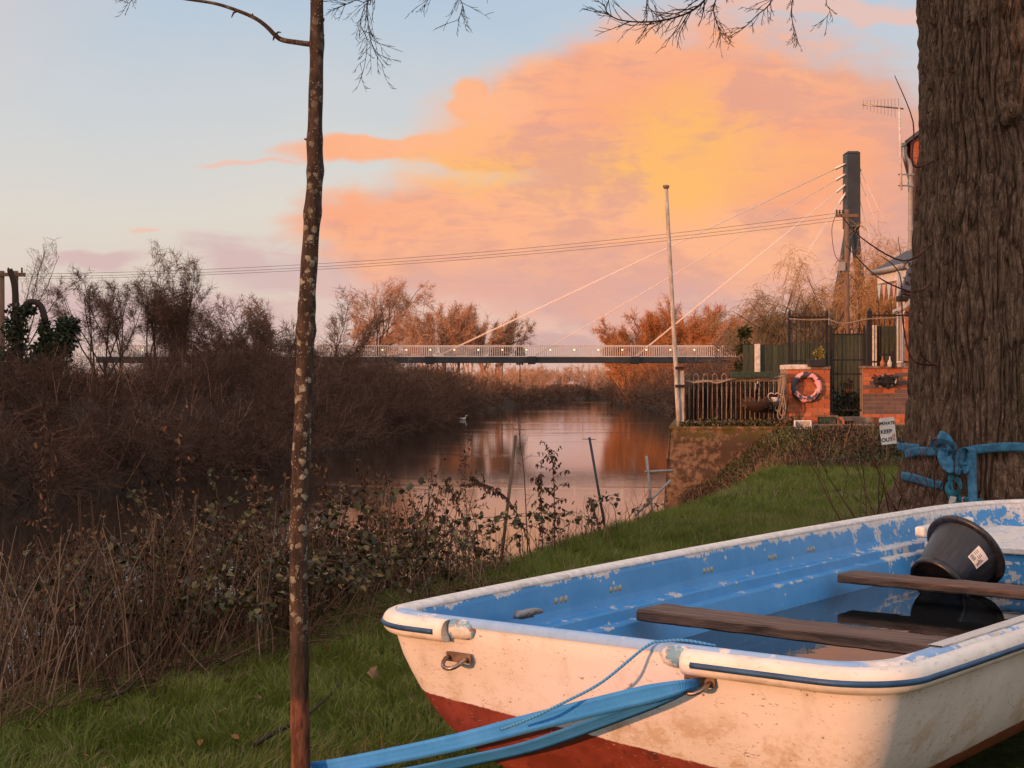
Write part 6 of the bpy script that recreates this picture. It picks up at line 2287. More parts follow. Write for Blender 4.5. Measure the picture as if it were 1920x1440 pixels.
def strap_mesh(paths):
    """flat webbing with length / width coordinates for its weave; each path = (points, width directions, width)"""
    V, F, UV = [], [], []
    for pts, wd, width in paths:
        pts = [Vector(p) for p in pts]
        n = len(pts)
        base = len(V)
        s = 0.0
        nw = 4
        for i, p in enumerate(pts):
            if i:
                s += (p - pts[i - 1]).length
            t = (pts[min(i + 1, n - 1)] - pts[max(i - 1, 0)]).normalized()
            w = Vector(wd[i]) if isinstance(wd, list) else Vector(wd)
            w = (w - t * w.dot(t)).normalized()
            nn = t.cross(w)
            ww = width[i] if isinstance(width, list) else width
            for sgn in (1, -1):
                for k in range(nw + 1):
                    a_ = k / nw - 0.5
                    V.append(p + w * (a_ * ww) + nn * (sgn * 0.0014 + 0.002 * math.cos(a_ * PI)))
                    UV.append((s, k / nw))
        st = 2 * (nw + 1)
        for i in range(n - 1):
            for k in range(nw):
                a0, a1 = base + i * st + k, base + (i + 1) * st + k
                F.append((a0, a0 + 1, a1 + 1, a1))
                b0, b1 = a0 + nw + 1, a1 + nw + 1
                F.append((b0, b1, b1 + 1, b0 + 1))
            for k, fl in ((0, 0), (nw, 1)):
                a0, a1 = base + i * st + k, base + (i + 1) * st + k
                F.append((a0, a1, a1 + nw + 1, a0 + nw + 1) if fl == 0 else (a0, a0 + nw + 1, a1 + nw + 1, a1))
    me = bpy.data.meshes.new('strap')
    me.from_pydata([tuple(v) for v in V], [], F)
    uvl = me.uv_layers.new(name='UVMap')
    for lp in me.loops:
        uvl.data[lp.index].uv = UV[lp.vertex_index]
    me.polygons.foreach_set('use_smooth', np.ones(len(me.polygons), dtype=bool))
    me.update()
    return me


SAP = W(563, 1440, 4.42)
eye_pt = boat_pt(1.035, -0.04, -0.085)
e1_ = W(1303, 1284, eye_pt.y)
p1 = catmull([e1_ + Vector((0.012, 0.02, 0.0)), W(1270, 1289, 3.52), W(1150, 1317, 3.62), W(1000, 1354, 3.80), W(850, 1393, 4.02), W(700, 1424, 4.28), W(610, 1440, 4.46), SAP + Vector((0.0, 0.065, -0.02))], 8)
w1 = []
for i in range(len(p1)):
    t = i / (len(p1) - 1)
    w1.append(Vector((0.0, -0.35 + 0.1 * t, 0.93)))
wid1 = [0.016 + 0.031 * min(1, i / 12) for i in range(len(p1))]
p2 = catmull([e1_ + Vector((0.010, 0.024, -0.012)), W(1265, 1303, 3.55), W(1150, 1345, 3.66), W(1000, 1398, 3.86), W(880, 1426, 4.02), W(770, 1448, 4.20), W(650, 1462, 4.34), SAP + Vector((0.02, -0.04, -0.06)), SAP + Vector((-0.045, 0.0, -0.05)), SAP + Vector((0.0, 0.062, -0.035))], 8)
w2 = [Vector((0.0, -0.75, 0.65)) for _ in p2]
for i in range(len(p2) - 26, len(p2)):
    w2[i] = Vector((0, -0.1, 1))
wid2 = [0.016 + 0.031 * min(1, i / 12) for i in range(len(p2))]
o = link_mesh('tow_strap', strap_mesh([(p1, w1, wid1), (p2, w2, wid2)]), M['webbing'])
tag(o, 'doubled blue webbing strap from the transom eye down to the sapling', 'strap')
m, nt, b = new_mat('blue_cord')
ux, uy, uz = nt.xyz(nt.coord('Object'))
lay = nt.m('SINE', nt.m('ADD', nt.m('MULTIPLY', ux, 620.0), nt.m('MULTIPLY', uz, 300.0)))
setb(nt, b, nt.mix(nt.ss(lay, -0.4, 0.6), (0.05, 0.22, 0.48), (0.08, 0.32, 0.62)), 0.8, normal=nt.bump(lay, 0.5, 0.003))
M['cord'] = m
pts = catmull([boat_pt(1.06, 0.06, 0.006), boat_pt(1.00, 0.025, 0.018), boat_pt(0.955, -0.006, 0.016), W(1212, 1212, 3.62), W(1130, 1278, 3.60), W(1060, 1316, 3.62), W(985, 1351, 3.66), W(940, 1368, 3.75)], 8)
o = MB().tube(pts, 0.0036, 8).build('cord', M['cord'], None, True)
tag(o, 'thin blue twisted cord hanging over the transom to the strap', 'rope')

# straps round the big trunk
def on_trunk(px, py, lift=0.03):
    """the bark point behind this sight line"""
    d = (W(px, py, 10.0) - Vector((0, 0, EYE))).normalized()
    for it in range(400):
        t = 8.6 + it * 0.005
        p = Vector((0, 0, EYE)) + d * t
        r = float(np.interp(p.z, zs, Rz))
        if (p.x - TC.x) ** 2 + (p.y - TC.y) ** 2 < (r + lift) ** 2:
            return p
    return W(px, py, 9.9)


def band(pxs, lift=0.035, width=0.058, up=(0, 0, 1)):
    pts = catmull([on_trunk(x_, y_, lift) for x_, y_ in pxs], 5)
    return (pts, Vector(up), width)


loops = []
q0 = on_trunk(1778, 850, 0.05)


def PXK(x_, y_, dy=0.0):
    q = on_trunk(x_, y_, 0.03)
    return q + Vector((0, -dy, 0))


st = [band([(1697, 852), (1722, 846), (1745, 847), (1775, 845)]), band([(1800, 850), (1830, 843), (1870, 839), (1905, 838), (1935, 842), (1965, 850)]),
      band([(1690, 892), (1715, 897), (1740, 905), (1768, 912)])]
back = [(TC.x + (0.62) * math.cos(a_), TC.y + 0.62 * math.sin(a_), 0.88) for a_ in np.linspace(-0.35, math.radians(205), 14)]
st.append((catmull(back, 3), Vector((0, 0, 1)), 0.055))
M['webbing_old'] = simple_mat('old_webbing', (0.05, 0.195, 0.33), (0.024, 0.095, 0.18), 26, 0.8, bump=0.4)
o = link_mesh('tree_strap', strap_mesh(st), M['webbing_old'])
tag(o, 'blue webbing band wrapped round the big trunk', 'strap')
kn = [(catmull([PXK(1762, 843, .02), PXK(1748, 830, .06), PXK(1754, 815, .09), PXK(1768, 822, .10), PXK(1776, 840, .08), PXK(1770, 850, .05)], 6), Vector((0.5, -0.4, 0.75)), 0.055),
      (catmull([PXK(1742, 836, .05), PXK(1756, 826, .10), PXK(1778, 832, .11), PXK(1782, 846, .08), PXK(1760, 845, .05)], 6), Vector((-0.2, -0.5, 0.85)), 0.05),
      (catmull([PXK(1765, 842, .05), PXK(1758, 858, .10), PXK(1768, 876, .11), PXK(1784, 878, .09), PXK(1790, 862, .10), PXK(1796, 846, .10), PXK(1812, 842, .09), PXK(1816, 862, .07), PXK(1817, 900, .06), PXK(1819, 945, .06), PXK(1819, 965, .06)], 6), Vector((1, -0.1, 0.15)), 0.056),
      (catmull([PXK(1778, 846, .04), PXK(1772, 862, .08), PXK(1784, 880, .10), PXK(1800, 882, .09), PXK(1804, 866, .07), PXK(1796, 852, .05)], 6), Vector((0.8, -0.5, 0.2)), 0.05),
      (catmull([PXK(1786, 850, .05), PXK(1790, 868, .08), PXK(1803, 872, .07), PXK(1806, 856, .05)], 6), Vector((0.3, -0.7, 0.6)), 0.045)]
o = link_mesh('strap_bundle', strap_mesh(kn), M['webbing_old'])
tag(o, 'bunched loops of blue strap with a long tail, knotted on the trunk', 'strap')
kn2 = [(catmull([PXK(1772, 905, .04), PXK(1768, 915, .08), PXK(1778, 925, .09), PXK(1792, 915, .10), PXK(1790, 900, .08), PXK(1782, 898, .06), PXK(1778, 910, .06), PXK(1782, 922, .05), PXK(1800, 935, .04), PXK(1840, 940, .03)], 6), Vector((0.3, -0.5, 0.8)), 0.038),
       (catmull([PXK(1775, 880, .05), PXK(1778, 900, .06), PXK(1775, 920, .05), PXK(1785, 940, .06), PXK(1800, 938, .05)], 6), Vector((1, 0, 0.2)), 0.036)]
o = link_mesh('lower_knot', strap_mesh(kn2), simple_mat('teal_webbing', (0.03, 0.20, 0.28), (0.015, 0.10, 0.16), 30, 0.8))
tag(o, 'teal twisted strap knot below the blue bundle on the trunk', 'strap')
rt = empty('ratchet_tag', PXK(1778, 936, 0.09))
tag(rt, 'small white paper tag and pink buckle dangling from the lower strap knot', 'tag')
MB().box((0, 0, 0), (0.042, 0.002, 0.05)).build('paper_tag', M['white_paint'], rt, rot=(0.2, 0.15, 0.2))
mb = MB()
mb.torus((0, 0, 0), 0.018, 0.006, (0.3, -1, 0.2), 14, 6)
mb.build('buckle_ring', simple_mat('buckle_pink', (0.55, 0.28, 0.34), (0.35, 0.18, 0.2), 40, 0.5), rt, True, loc=(0.075, 0, 0.0))
MB().tube(catmull([(0.07, 0, -0.01), (0.05, 0, -0.05), (0.015, 0.02, -0.075), (-0.03, 0.03, -0.09)], 5), 0.007, 6).build('cord_end', M['rope_tan'], rt, True)

# ------------------------------------------------------------------ bucket in the boat
rim_c = W(1812, 1032, 6.45)
ax = Vector((0.68, 0.52, 0.52)).normalized()
bh, r0_, r1_ = 0.25, 0.118, 0.172
Mq = Matrix.Translation(rim_c - ax * bh) @ ax.to_track_quat('Z', 'X').to_matrix().to_4x4()
m, nt, b = new_mat('bucket_plastic')
co = nt.coord('Object')
sc = nt.noise(nt.scale(co, (60, 60, 8)), 1.0, 3, 0.6)
setb(nt, b, nt.mix(nt.ss(sc, 0.45, 0.7), (0.010, 0.012, 0.018), (0.022, 0.024, 0.032)), nt.ss(sc, 0.3, 0.7, 0.28, 0.45), spec=0.5)
M['bucket'] = m
bkt = empty('bucket', (0, 0, 0))
bkt.matrix_world = Mq
tag(bkt, 'black plastic bucket lying tilted behind the thwart in the dinghy', 'bucket')
prof = [(0.0, 0.018), (r0_ - 0.012, 0.018), (r0_ - 0.008, 0.0), (r0_ + 0.004, 0.0), (r0_ + 0.006, 0.026), (r0_ - 0.004, 0.032)]
prof += [(r0_ - 0.002 + (r1_ - 0.012 - r0_) * t, 0.036 + (bh - 0.05) * t) for t in np.linspace(0, 1, 8)]
prof += [(r1_ - 0.012, bh - 0.012), (r1_ - 0.018, bh - 0.012)] + [(r1_ - 0.018 - (r1_ - r0_) * t, bh - 0.012 - (bh - 0.04) * t) for t in np.linspace(0.05, 0.95, 6)] + [(0.0, 0.03)]
MB().lathe(prof, 48).build('body', M['bucket'], bkt, True)
MB().lathe([(r1_ - 0.016, bh - 0.018), (r1_ + 0.006, bh - 0.02), (r1_ + 0.013, bh - 0.012), (r1_ + 0.013, bh - 0.002), (r1_ + 0.006, bh + 0.003), (r1_ - 0.016, bh + 0.001), (r1_ - 0.018, bh - 0.016)], 48).build('rim', M['bucket'], bkt, True)
# sticker on the side that faces the camera
inv = Mq.inverted()
tgt = inv @ W(1838, 1048, 6.25)
ang = math.atan2(tgt.y, tgt.x)
zc = 0.155


def bsurf(da, z, lift=0.0015):
    r = r0_ - 0.002 + (r1_ - 0.012 - r0_) * (z - 0.036) / (bh - 0.05) + lift
    return Vector((r * math.cos(ang + da), r * math.sin(ang + da), z))


vs, fs = [], []
for i in range(7):
    for j in range(4):
        vs.append(bsurf(-0.24 + 0.08 * i, zc - 0.036 + 0.024 * j))
for i in range(6):
    for j in range(3):
        fs.append((i * 4 + j, i * 4 + 4 + j, i * 4 + 5 + j, i * 4 + 1 + j))
lb = MB().add(vs, fs).build('label', M['white_paint'], bkt, True)
mb = MB()
for k in range(9):
    a0 = -0.20 + 0.022 * k
    wv = 0.007 if k % 3 else 0.013
    mb.add([bsurf(a0, zc - 0.03, 0.0025), bsurf(a0 + wv, zc - 0.03, 0.0025), bsurf(a0 + wv, zc - 0.012, 0.0025), bsurf(a0, zc - 0.012, 0.0025)], [(0, 1, 2, 3)])
for k in range(3):
    z_ = zc - 0.002 + 0.008 * k
    mb.add([bsurf(-0.2, z_, 0.0025), bsurf(0.05, z_, 0.0025), bsurf(0.05, z_ + 0.0025, 0.0025), bsurf(-0.2, z_ + 0.0025, 0.0025)], [(0, 1, 2, 3)])
tag(mb.build('label_print', M['sign_black'], lb), kind='stuff')
cu = bpy.data.curves.new('lettering', 'FONT')
cu.body = 'wham'
cu.size = 0.030
cu.align_x = 'CENTER'
cu.materials.append(M['sign_black'])
lo = text_mesh(cu, M['sign_black'], lb)
nrm = Vector((math.cos(ang), math.sin(ang), 0.0))
tx = Vector((0, 0, 1.0))                     # lettering runs up the side of the bucket
ty = nrm.cross(tx)
p_ = bsurf(0.17, zc, 0.004)
lo.matrix_local = Matrix(((tx.x, ty.x, nrm.x, p_.x), (tx.y, ty.y, nrm.y, p_.y), (tx.z, ty.z, nrm.z, p_.z), (0, 0, 0, 1)))

# ------------------------------------------------------------------ sapling
m, nt, b = new_mat('lichen_bark')
co = nt.coord('Object')
ox, oy, oz = nt.xyz(co)
n = nt.noise(nt.scale(co, (60, 60, 14)), 1.0, 5, 0.65)
big_n = nt.noise(co, 5, 4, 0.6)
col = nt.mix(nt.ss(n, 0.35, 0.68), (0.024, 0.016, 0.012), (0.066, 0.042, 0.030))
zz_ = nt.m('ADD', oz, nt.m('MULTIPLY', big_n, 0.14))
# bark rubbed to red wood near the foot
redm = nt.ss(zz_, 0.56, 0.52)
col = nt.mix(redm, col, nt.mix(nt.ss(n, 0.4, 0.6), (0.07, 0.028, 0.018), (0.15, 0.066, 0.042)))
vo = nt.voro(nt.vm('ADD', co, nt.scale(nt.noise(co, 30, 2, 0.5, 0, 1), (0.02, 0.02, 0.02))), 30)
sel = nt.noise(co, 9, 3, 0.6)
lich = nt.m('MULTIPLY', nt.m('MAXIMUM', nt.ss(nt.m('ADD', vo, nt.m('MULTIPLY', nt.m('SUBTRACT', nt.noise(co, 110, 3, 0.6), 0.5), 0.6)), 0.36, 0.28), nt.ss(nt.noise(nt.scale(co, (1, 1, 0.55)), 48, 5, 0.7, 0.5), 0.60, 0.63)), nt.ss(sel, 0.36, 0.48))
lich = nt.m('MULTIPLY', lich, nt.ss(oz, 0.60, 0.74))
lcol = nt.mix(nt.ss(nt.noise(co, 60, 3, 0.6), 0.35, 0.65), (0.17, 0.155, 0.115), (0.30, 0.28, 0.215))
dens_top = nt.ss(oz, 2.3, 1.6, 0.25, 0.9)
col = nt.mix(nt.m('MULTIPLY', lich, dens_top), col, lcol)
fl = nt.m('MULTIPLY', nt.ss(nt.voro(nt.vm('ADD', co, (5, 2, 1)), 105), 0.24, 0.18), nt.ss(nt.noise(co, 16, 3, 0.6), 0.45, 0.55))
col = nt.mix(nt.m('MULTIPLY', nt.m('MULTIPLY', fl, nt.ss(oz, 0.55, 0.7)), 0.7), col, (0.30, 0.28, 0.24))
setb(nt, b, col, 0.85, spec=0.2, normal=nt.bump(nt.m('ADD', nt.m('MULTIPLY', n, 1.0), nt.m('MULTIPLY', lich, 0.5)), 0.7, 0.005))
M['lichen_bark'] = m
YSP = 4.42
cent = [(566, 1600), (564, 1440), (561, 1250), (560, 1000), (565, 850), (571, 700), (576, 560), (584, 430), (591, 325), (590, 270), (592, 180), (594, 90), (594, 0), (592, -200), (600, -420), (590, -650)]
wpx = [40, 37, 35, 33, 33, 33, 32, 31, 30, 29, 27, 26, 25, 22, 18, 12]
sapling = empty('sapling', W(566, 1600, YSP))
tag(sapling, 'slim lichen-spotted sapling trunk standing left of the dinghy', 'tree')
sl = sapling.location
cp_ = catmull([W(x_, y_, YSP) - sl for x_, y_ in cent], 14)
rad = np.interp(np.linspace(0, len(cent) - 1, len(cp_)), range(len(cent)), [w_ / 2 * YSP / FPX for w_ in wpx])
zc_ = np.array([p.z for p in cp_])
rng = random.Random(3)
bump_ = np.zeros(len(cp_))
for (py, am) in ((1240, .10), (1210, .05), (985, .16), (860, .16), (620, .22), (575, .1), (400, .14), (322, .16), (262, .08), (83, .10), (1090, .08), (730, .08)):
    z_ = (W(0, py, YSP) - sl).z
    bump_ += am * np.exp(-((zc_ - z_) / 0.022) ** 2)
rad = rad * (1 + bump_ + 0.03 * np.sin(zc_ * 37))
tr = MB().tube(cp_, list(rad), 20)
trunk_o = tr.build('trunk', M['lichen_bark'], sapling, True)
# knobby bits and the branch to the left
bp = catmull([W(590, 84, YSP) - sl, W(560, 80, YSP) - sl, W(530, 75, YSP) - sl, W(516, 66, YSP) - sl, W(500, 50, YSP) - sl, W(478, 34, YSP) - sl, W(440, 18, YSP) - sl, W(400, 6, YSP) - sl, W(340, -3, YSP) - sl, W(280, -14, YSP) - sl, W(200, -60, YSP) - sl], 6)
MB().tube(bp, [0.0085 - 0.0055 * i / (len(bp) - 1) for i in range(len(bp))], 8).build('branch', M['lichen_bark'], sapling, True)
for (a_, b_, c_) in (((516, 66), (513, 72), (512, 76)), ((518, 64), (522, 60), (527, 61)), ((474, 32), (474, 28), (473, 25)), ((446, 20), (438, 24), (434, 33)), ((604, 42), (607, 38), (608, 34)), ((604, 70), (607, 66), (606, 62)), ((576, 262), (572, 261), (570, 260))):
    MB().tube([W(*a_, YSP) - sl, W(*b_, YSP) - sl, W(*c_, YSP) - sl], [0.0035, 0.003, 0.0015], 6).build('bud', M['lichen_bark'], sapling, True)
# crown above the picture
rng = random.Random(17)
A = []
topp = cp_[-1]
for k in range(9):
    grow(rng, A, cp_[-1 - rng.randint(0, 25)], Vector((rng.uniform(-1, 1), rng.uniform(-1, 1), 0.9)).normalized(), 0.9, 0.006, 0, dict(HANG, up=[0.06, 0.04, 0.02]))
A = np.array([s[1:] for s in A])
link_mesh('crown', seg_mesh('crown', A, 4, seed=2), M['twig_sky'], sapling)

# ------------------------------------------------------------------ grass
def lawn_mask(x, y):
    d, right = bank_info(x, y)
    ok = right & (d > 2.0) & ~((y > 23.1) & (x > 2.3))
    u_ = (x - BO.x) * 0.8 - (y - BO.y) * 0.6
    v_ = (x - BO.x) * 0.6 + (y - BO.y) * 0.8
    ok &= ~((u_ > 0.28) & (u_ < 1.22) & (v_ > 0.2) & (v_ < 4.6))
    return ok


def blades(n, ylo, yhi, hgt, wid, seed, rigid=3):
    R = np.random.RandomState(seed)
    y = np.sqrt(R.rand(n) * (yhi ** 2 - ylo ** 2) + ylo ** 2)
    x = (R.rand(n) * 0.80 - 0.41) * y + (R.rand(n) - 0.5) * 0.8
    k = lawn_mask(x, y)
    x, y = x[k], y[k]
    tuft = fbm(x * 5.5, y * 5.5, oct=3, seed=seed)
    big_ = fbm(x * 1.1, y * 1.1, oct=2, seed=seed + 4)
    keep = R.rand(len(x)) < 0.35 + 1.3 * tuft
    x, y, tuft, big_ = x[keep], y[keep], tuft[keep], big_[keep]
    n = len(x)
    z = ground_z(x, y) - 0.004
    h = hgt * (0.45 + 0.8 * R.rand(n)) * (0.4 + 1.2 * tuft)
    a = R.rand(n) * 2 * np.pi + 0.0
    # neighbours in a tuft lean the same way
    la = fbm(x * 3, y * 3, oct=2, seed=seed + 9) * 4 * np.pi + R.normal(size=n) * 0.9
    lean = (0.25 + 0.75 * R.rand(n)) * h
    dx, dy = np.cos(la) * lean, np.sin(la) * lean
    wx, wy_ = np.cos(a) * wid * (0.6 + 0.8 * R.rand(n)), np.sin(a) * wid * (0.6 + 0.8 * R.rand(n))
    P0 = np.stack([x, y, z], 1)
    Wd = np.stack([wx, wy_, np.zeros(n)], 1) / 2
    P1 = P0 + np.stack([dx * 0.3, dy * 0.3, h * 0.6], 1)
    P2 = P0 + np.stack([dx, dy, h * (1.0 - 0.25 * (lean / np.maximum(h, 1e-4)) ** 2)], 1)
    col = np.clip(0.15 + 0.55 * big_ + 0.35 * R.rand(n), 0, 0.93)
    dead = R.rand(n) < 0.05 + 0.22 * sstep(fbm(x * 0.8 + 7, y * 0.8, oct=3, seed=seed + 6), 0.5, 0.72)
    col = np.where(dead, 0.97 + 0.03 * R.rand(n), col)
    if rigid == 1:
        V = np.stack([P0 - Wd, P0 + Wd, P2], 1).reshape(-1, 3)
        return V, np.arange(n * 3).reshape(-1, 3), np.repeat(col, 3)
    V = np.stack([P0 - Wd, P0 + Wd, P1 - Wd * 0.8, P1 + Wd * 0.8, P2], 1).reshape(-1, 3)
    b = (np.arange(n) * 5)[:, None]
    F = np.concatenate([b + np.array([0, 1, 3]), b + np.array([0, 3, 2]), b + np.array([2, 3, 4])], 0)
    return V, F, np.repeat(col, 5)


G1 = blades(165000, 4.3, 9.5, 0.085, 0.0042, 1)
G2 = blades(190000, 9.0, 15.0, 0.085, 0.0080, 2, 1)
G3 = blades(150000, 14.5, 25.0, 0.085, 0.0125, 3, 1)
V = np.concatenate([G1[0], G2[0], G3[0]])
F = np.concatenate([G1[1], G2[1] + len(G1[0]), G3[1] + len(G1[0]) + len(G2[0])])
rn = np.concatenate([G1[2], G2[2], G3[2]])
M['grass'] = attr_mat('grass_blades', [(0, (0.052, 0.072, 0.011)), (0.45, (0.112, 0.146, 0.020)), (0.8, (0.170, 0.20, 0.034)), (0.94, (0.155, 0.17, 0.045)), (0.965, (0.22, 0.16, 0.085)), (1, (0.30, 0.22, 0.13))], 0.6, 0.25, trans=0.25)
o = link_mesh('grass', np_mesh('grass', V, F, False, rnd=rn), M['grass'])
tag(o, 'short green lawn grass round the dinghy', 'grass', kind='stuff')

# ------------------------------------------------------------------ rank growth along the bank
M['dead_stem'] = attr_mat('dead_stem', [(0, (0.050, 0.027, 0.018)), (0.45, (0.115, 0.063, 0.040)), (0.8, (0.21, 0.125, 0.078)), (1, (0.34, 0.22, 0.145))], 0.8, 0.15)
M['dead_leaf'] = attr_mat('dead_leaf', [(0, (0.045, 0.026, 0.018)), (0.5, (0.10, 0.055, 0.035)), (0.85, (0.17, 0.10, 0.06)), (1, (0.30, 0.12, 0.05))], 0.8, 0.15)
M['bramble'] = attr_mat('bramble_leaf', [(0, (0.022, 0.020, 0.010)), (0.4, (0.045, 0.043, 0.016)), (0.7, (0.085, 0.075, 0.024)), (0.9, (0.18, 0.135, 0.045)), (1, (0.20, 0.085, 0.035))], 0.55, 0.35)
M['bank_ivy'] = attr_mat('bank_ivy', [(0, (0.045, 0.03, 0.018)), (0.4, (0.085, 0.055, 0.032)), (0.7, (0.06, 0.065, 0.025)), (1, (0.10, 0.12, 0.04))], 0.6, 0.3)


def bank_sample(n, dlo, dhi, ylo, yhi, seed, pxlo=-80, pxhi=1010):
    R = np.random.RandomState(seed)
    xs, ys = [], []
    while len(xs) < n:
        y = R.uniform(ylo, yhi, n * 3)
        x = (R.uniform(pxlo, pxhi, n * 3) - 960) / FPX * y
        d, right = bank_info(x, y)
        k = right & (d > dlo) & (d < dhi)
        xs += list(x[k])
        ys += list(y[k])
    x, y = np.array(xs[:n]), np.array(ys[:n])
    return x, y, ground_z(x, y)


def stems(n, dlo, dhi, ylo, yhi, hlo, hhi, r, seed, lean=0.35, bias=(0.0, 0.0), pxlo=-80, pxhi=1010, segs=4):
    x, y, z = bank_sample(n, dlo, dhi, ylo, yhi, seed, pxlo, pxhi)
    R = np.random.RandomState(seed + 1)
    L = R.uniform(hlo, hhi, n)
    a = R.rand(n) * 2 * np.pi
    l = np.abs(R.normal(size=n)) * lean
    d = np.stack([np.cos(a) * l + bias[0], np.sin(a) * l + bias[1], np.ones(n)], 1)
    d /= np.linalg.norm(d, axis=1, keepdims=True)
    p = np.stack([x, y, z - 0.02], 1)
    rr = r * (0.55 + 0.9 * R.rand(n))
    col = R.rand(n)
    As, cs = [], []
    bend = R.normal(size=(n, 3)) * 0.12
    bend[:, 2] = -np.abs(bend[:, 2]) * 0.6
    for k in range(segs):
        q = p + d * (L / segs)[:, None]
        As.append(np.column_stack([p, q, rr * (1 - 0.6 * k / segs), rr * (1 - 0.6 * (k + 1) / segs)]))
        cs.append(col)
        d = d + bend
        d /= np.linalg.norm(d, axis=1, keepdims=True)
        p = q
    return np.concatenate(As), np.concatenate(cs), p, d


S = [stems(900, 1.3, 2.7, 5.0, 9.5, 0.30, 0.78, 0.0028, 11, 0.30, (0.10, 0.0), -80, 600),
     stems(300, 1.0, 2.5, 5.6, 10.0, 0.5, 0.9, 0.0030, 12, 0.22, (-0.12, 0.0), -80, 420),
     stems(650, 1.6, 2.9, 5.0, 11.5, 0.25, 0.6, 0.0024, 13, 0.9, (0.15, -0.1), -80, 950),
     stems(280, 1.3, 2.4, 7.0, 12.0, 0.35, 0.75, 0.0030, 14, 0.35, (0, 0), 520, 890),
     stems(150, 1.7, 2.5, 11.0, 17.0, 0.15, 0.45, 0.0030, 15, 0.4, (0, 0), 900, 1240)]
A = np.concatenate([s[0] for s in S])
c_ = np.concatenate([s[1] for s in S])
o = link_mesh('dead_reeds', seg_mesh('dead_reeds', A, 4, c_), M['dead_stem'])
tag(o, 'thicket of dry tan reed and grass stems along the near bank', 'reeds', kind='stuff')
# fallen litter lying on the edge of the lawn
x, y, z = bank_sample(2600, 1.5, 2.75, 4.9, 11.0, 21, -80, 930)
R = np.random.RandomState(22)
a = R.rand(len(x)) * 2 * np.pi
l = R.uniform(0.08, 0.35, len(x))
A = np.column_stack([x, y, z + R.uniform(0.0, 0.08, len(x)), x + np.cos(a) * l, y + np.sin(a) * l, z + R.uniform(0.0, 0.12, len(x)), np.full(len(x), 0.0022), np.full(len(x), 0.0014)])
o = link_mesh('dry_litter', seg_mesh('dry_litter', A, 3, R.rand(len(x)) * 0.8), M['dead_stem'])
tag(o, 'layer of fallen dry stalks at the foot of the reeds', 'litter', kind='stuff')
# bramble leaves in arching sprays
def bramble(n_canes, ylo, yhi, dlo, dhi, hgt, seed, pxlo, pxhi, nleaf, size):
    x, y, z = bank_sample(n_canes, dlo, dhi, ylo, yhi, seed, pxlo, pxhi)
    R = np.random.RandomState(seed + 2)
    As, P, Dv = [], [], []
    for i in range(n_canes):
        p = np.array([x[i], y[i], z[i]])
        a_ = R.rand() * 6.28
        d = np.array([math.cos(a_) * 0.45, math.sin(a_) * 0.45, 1.0])
        L = hgt * R.uniform(0.7, 1.5)
        k = 9
        for s_i in range(k):
            d = d / np.linalg.norm(d)
            q = p + d * L / k
            As.append(np.concatenate([p, q, [0.0034 * (1 - 0.07 * s_i), 0.0034 * (1 - 0.07 * (s_i + 1))]]))
            for j in range(nleaf):
                if s_i > 1:
                    P.append(p + (q - p) * R.rand() + R.normal(size=3) * 0.02)
                    Dv.append(d * 0.3 + R.normal(size=3) * 0.5 + np.array([0, -0.25, -0.1]))
            p = q
            d = d + np.array([R.normal() * 0.12 + math.cos(a_) * 0.10, R.normal() * 0.12 + math.sin(a_) * 0.10, -0.17])
    return np.array(As), np.array(P), np.array(Dv), size


B1 = bramble(150, 6.8, 10.0, 1.4, 2.45, 1.0, 31, 40, 640, 5, 0.062)
B2 = bramble(75, 8.2, 11.5, 1.3, 2.35, 0.8, 41, 560, 860, 5, 0.045)
B3 = bramble(10, 10.5, 13.5, 1.9, 2.5, 0.6, 51, 930, 1200, 3, 0.055)
A = np.concatenate([B1[0], B2[0], B3[0]])
P = np.concatenate([B1[1], B2[1], B3[1]])
Dv = np.concatenate([B1[2], B2[2], B3[2]])
o = link_mesh('bramble_canes', seg_mesh('bramble_canes', A, 4, seed=3), M['red_twig'])
tag(o, 'arching dark bramble canes on the near bank', 'brambles', kind='stuff')
o = link_mesh('bramble_leaves', leaf_mesh('bramble_leaves', P, 0.038, 5, dirs=Dv, aspect=0.78), M['bramble'])
tag(o, 'dull green and yellowing bramble leaves over the dead stems', 'leaves', kind='stuff')
# seedy clumps on the dead stems behind
x, y, z = bank_sample(330, 1.2, 2.45, 6.2, 11.0, 61, 60, 840)
R = np.random.RandomState(62)
A, P = [], []
for i in range(len(x)):
    h = R.uniform(0.40, 0.85)
    lx, ly = R.normal() * 0.12, R.normal() * 0.08
    p0, p1 = np.array([x[i], y[i], z[i]]), np.array([x[i] + lx, y[i] + ly, z[i] + h])
    A.append(np.concatenate([p0, p1, [0.0035, 0.0018]]))
    for k in range(26):
        t = R.uniform(0.5, 1.0)
        P.append(p0 + (p1 - p0) * t + R.normal(size=3) * np.array([0.022, 0.022, 0.01]))
o = link_mesh('dock_stalks', seg_mesh('dock_stalks', np.array(A), 4, R.rand(len(A)) * 0.6), M['dead_stem'])
tag(o, 'crowd of dead dock stalks mixed into the reeds', 'stalks', kind='stuff')
o = link_mesh('dock_seed', leaf_mesh('dock_seed', np.array(P), 0.022, 6), M['dead_leaf'])
tag(o, 'brown seed husks clinging to the dead dock stalks', 'seeds', kind='stuff')


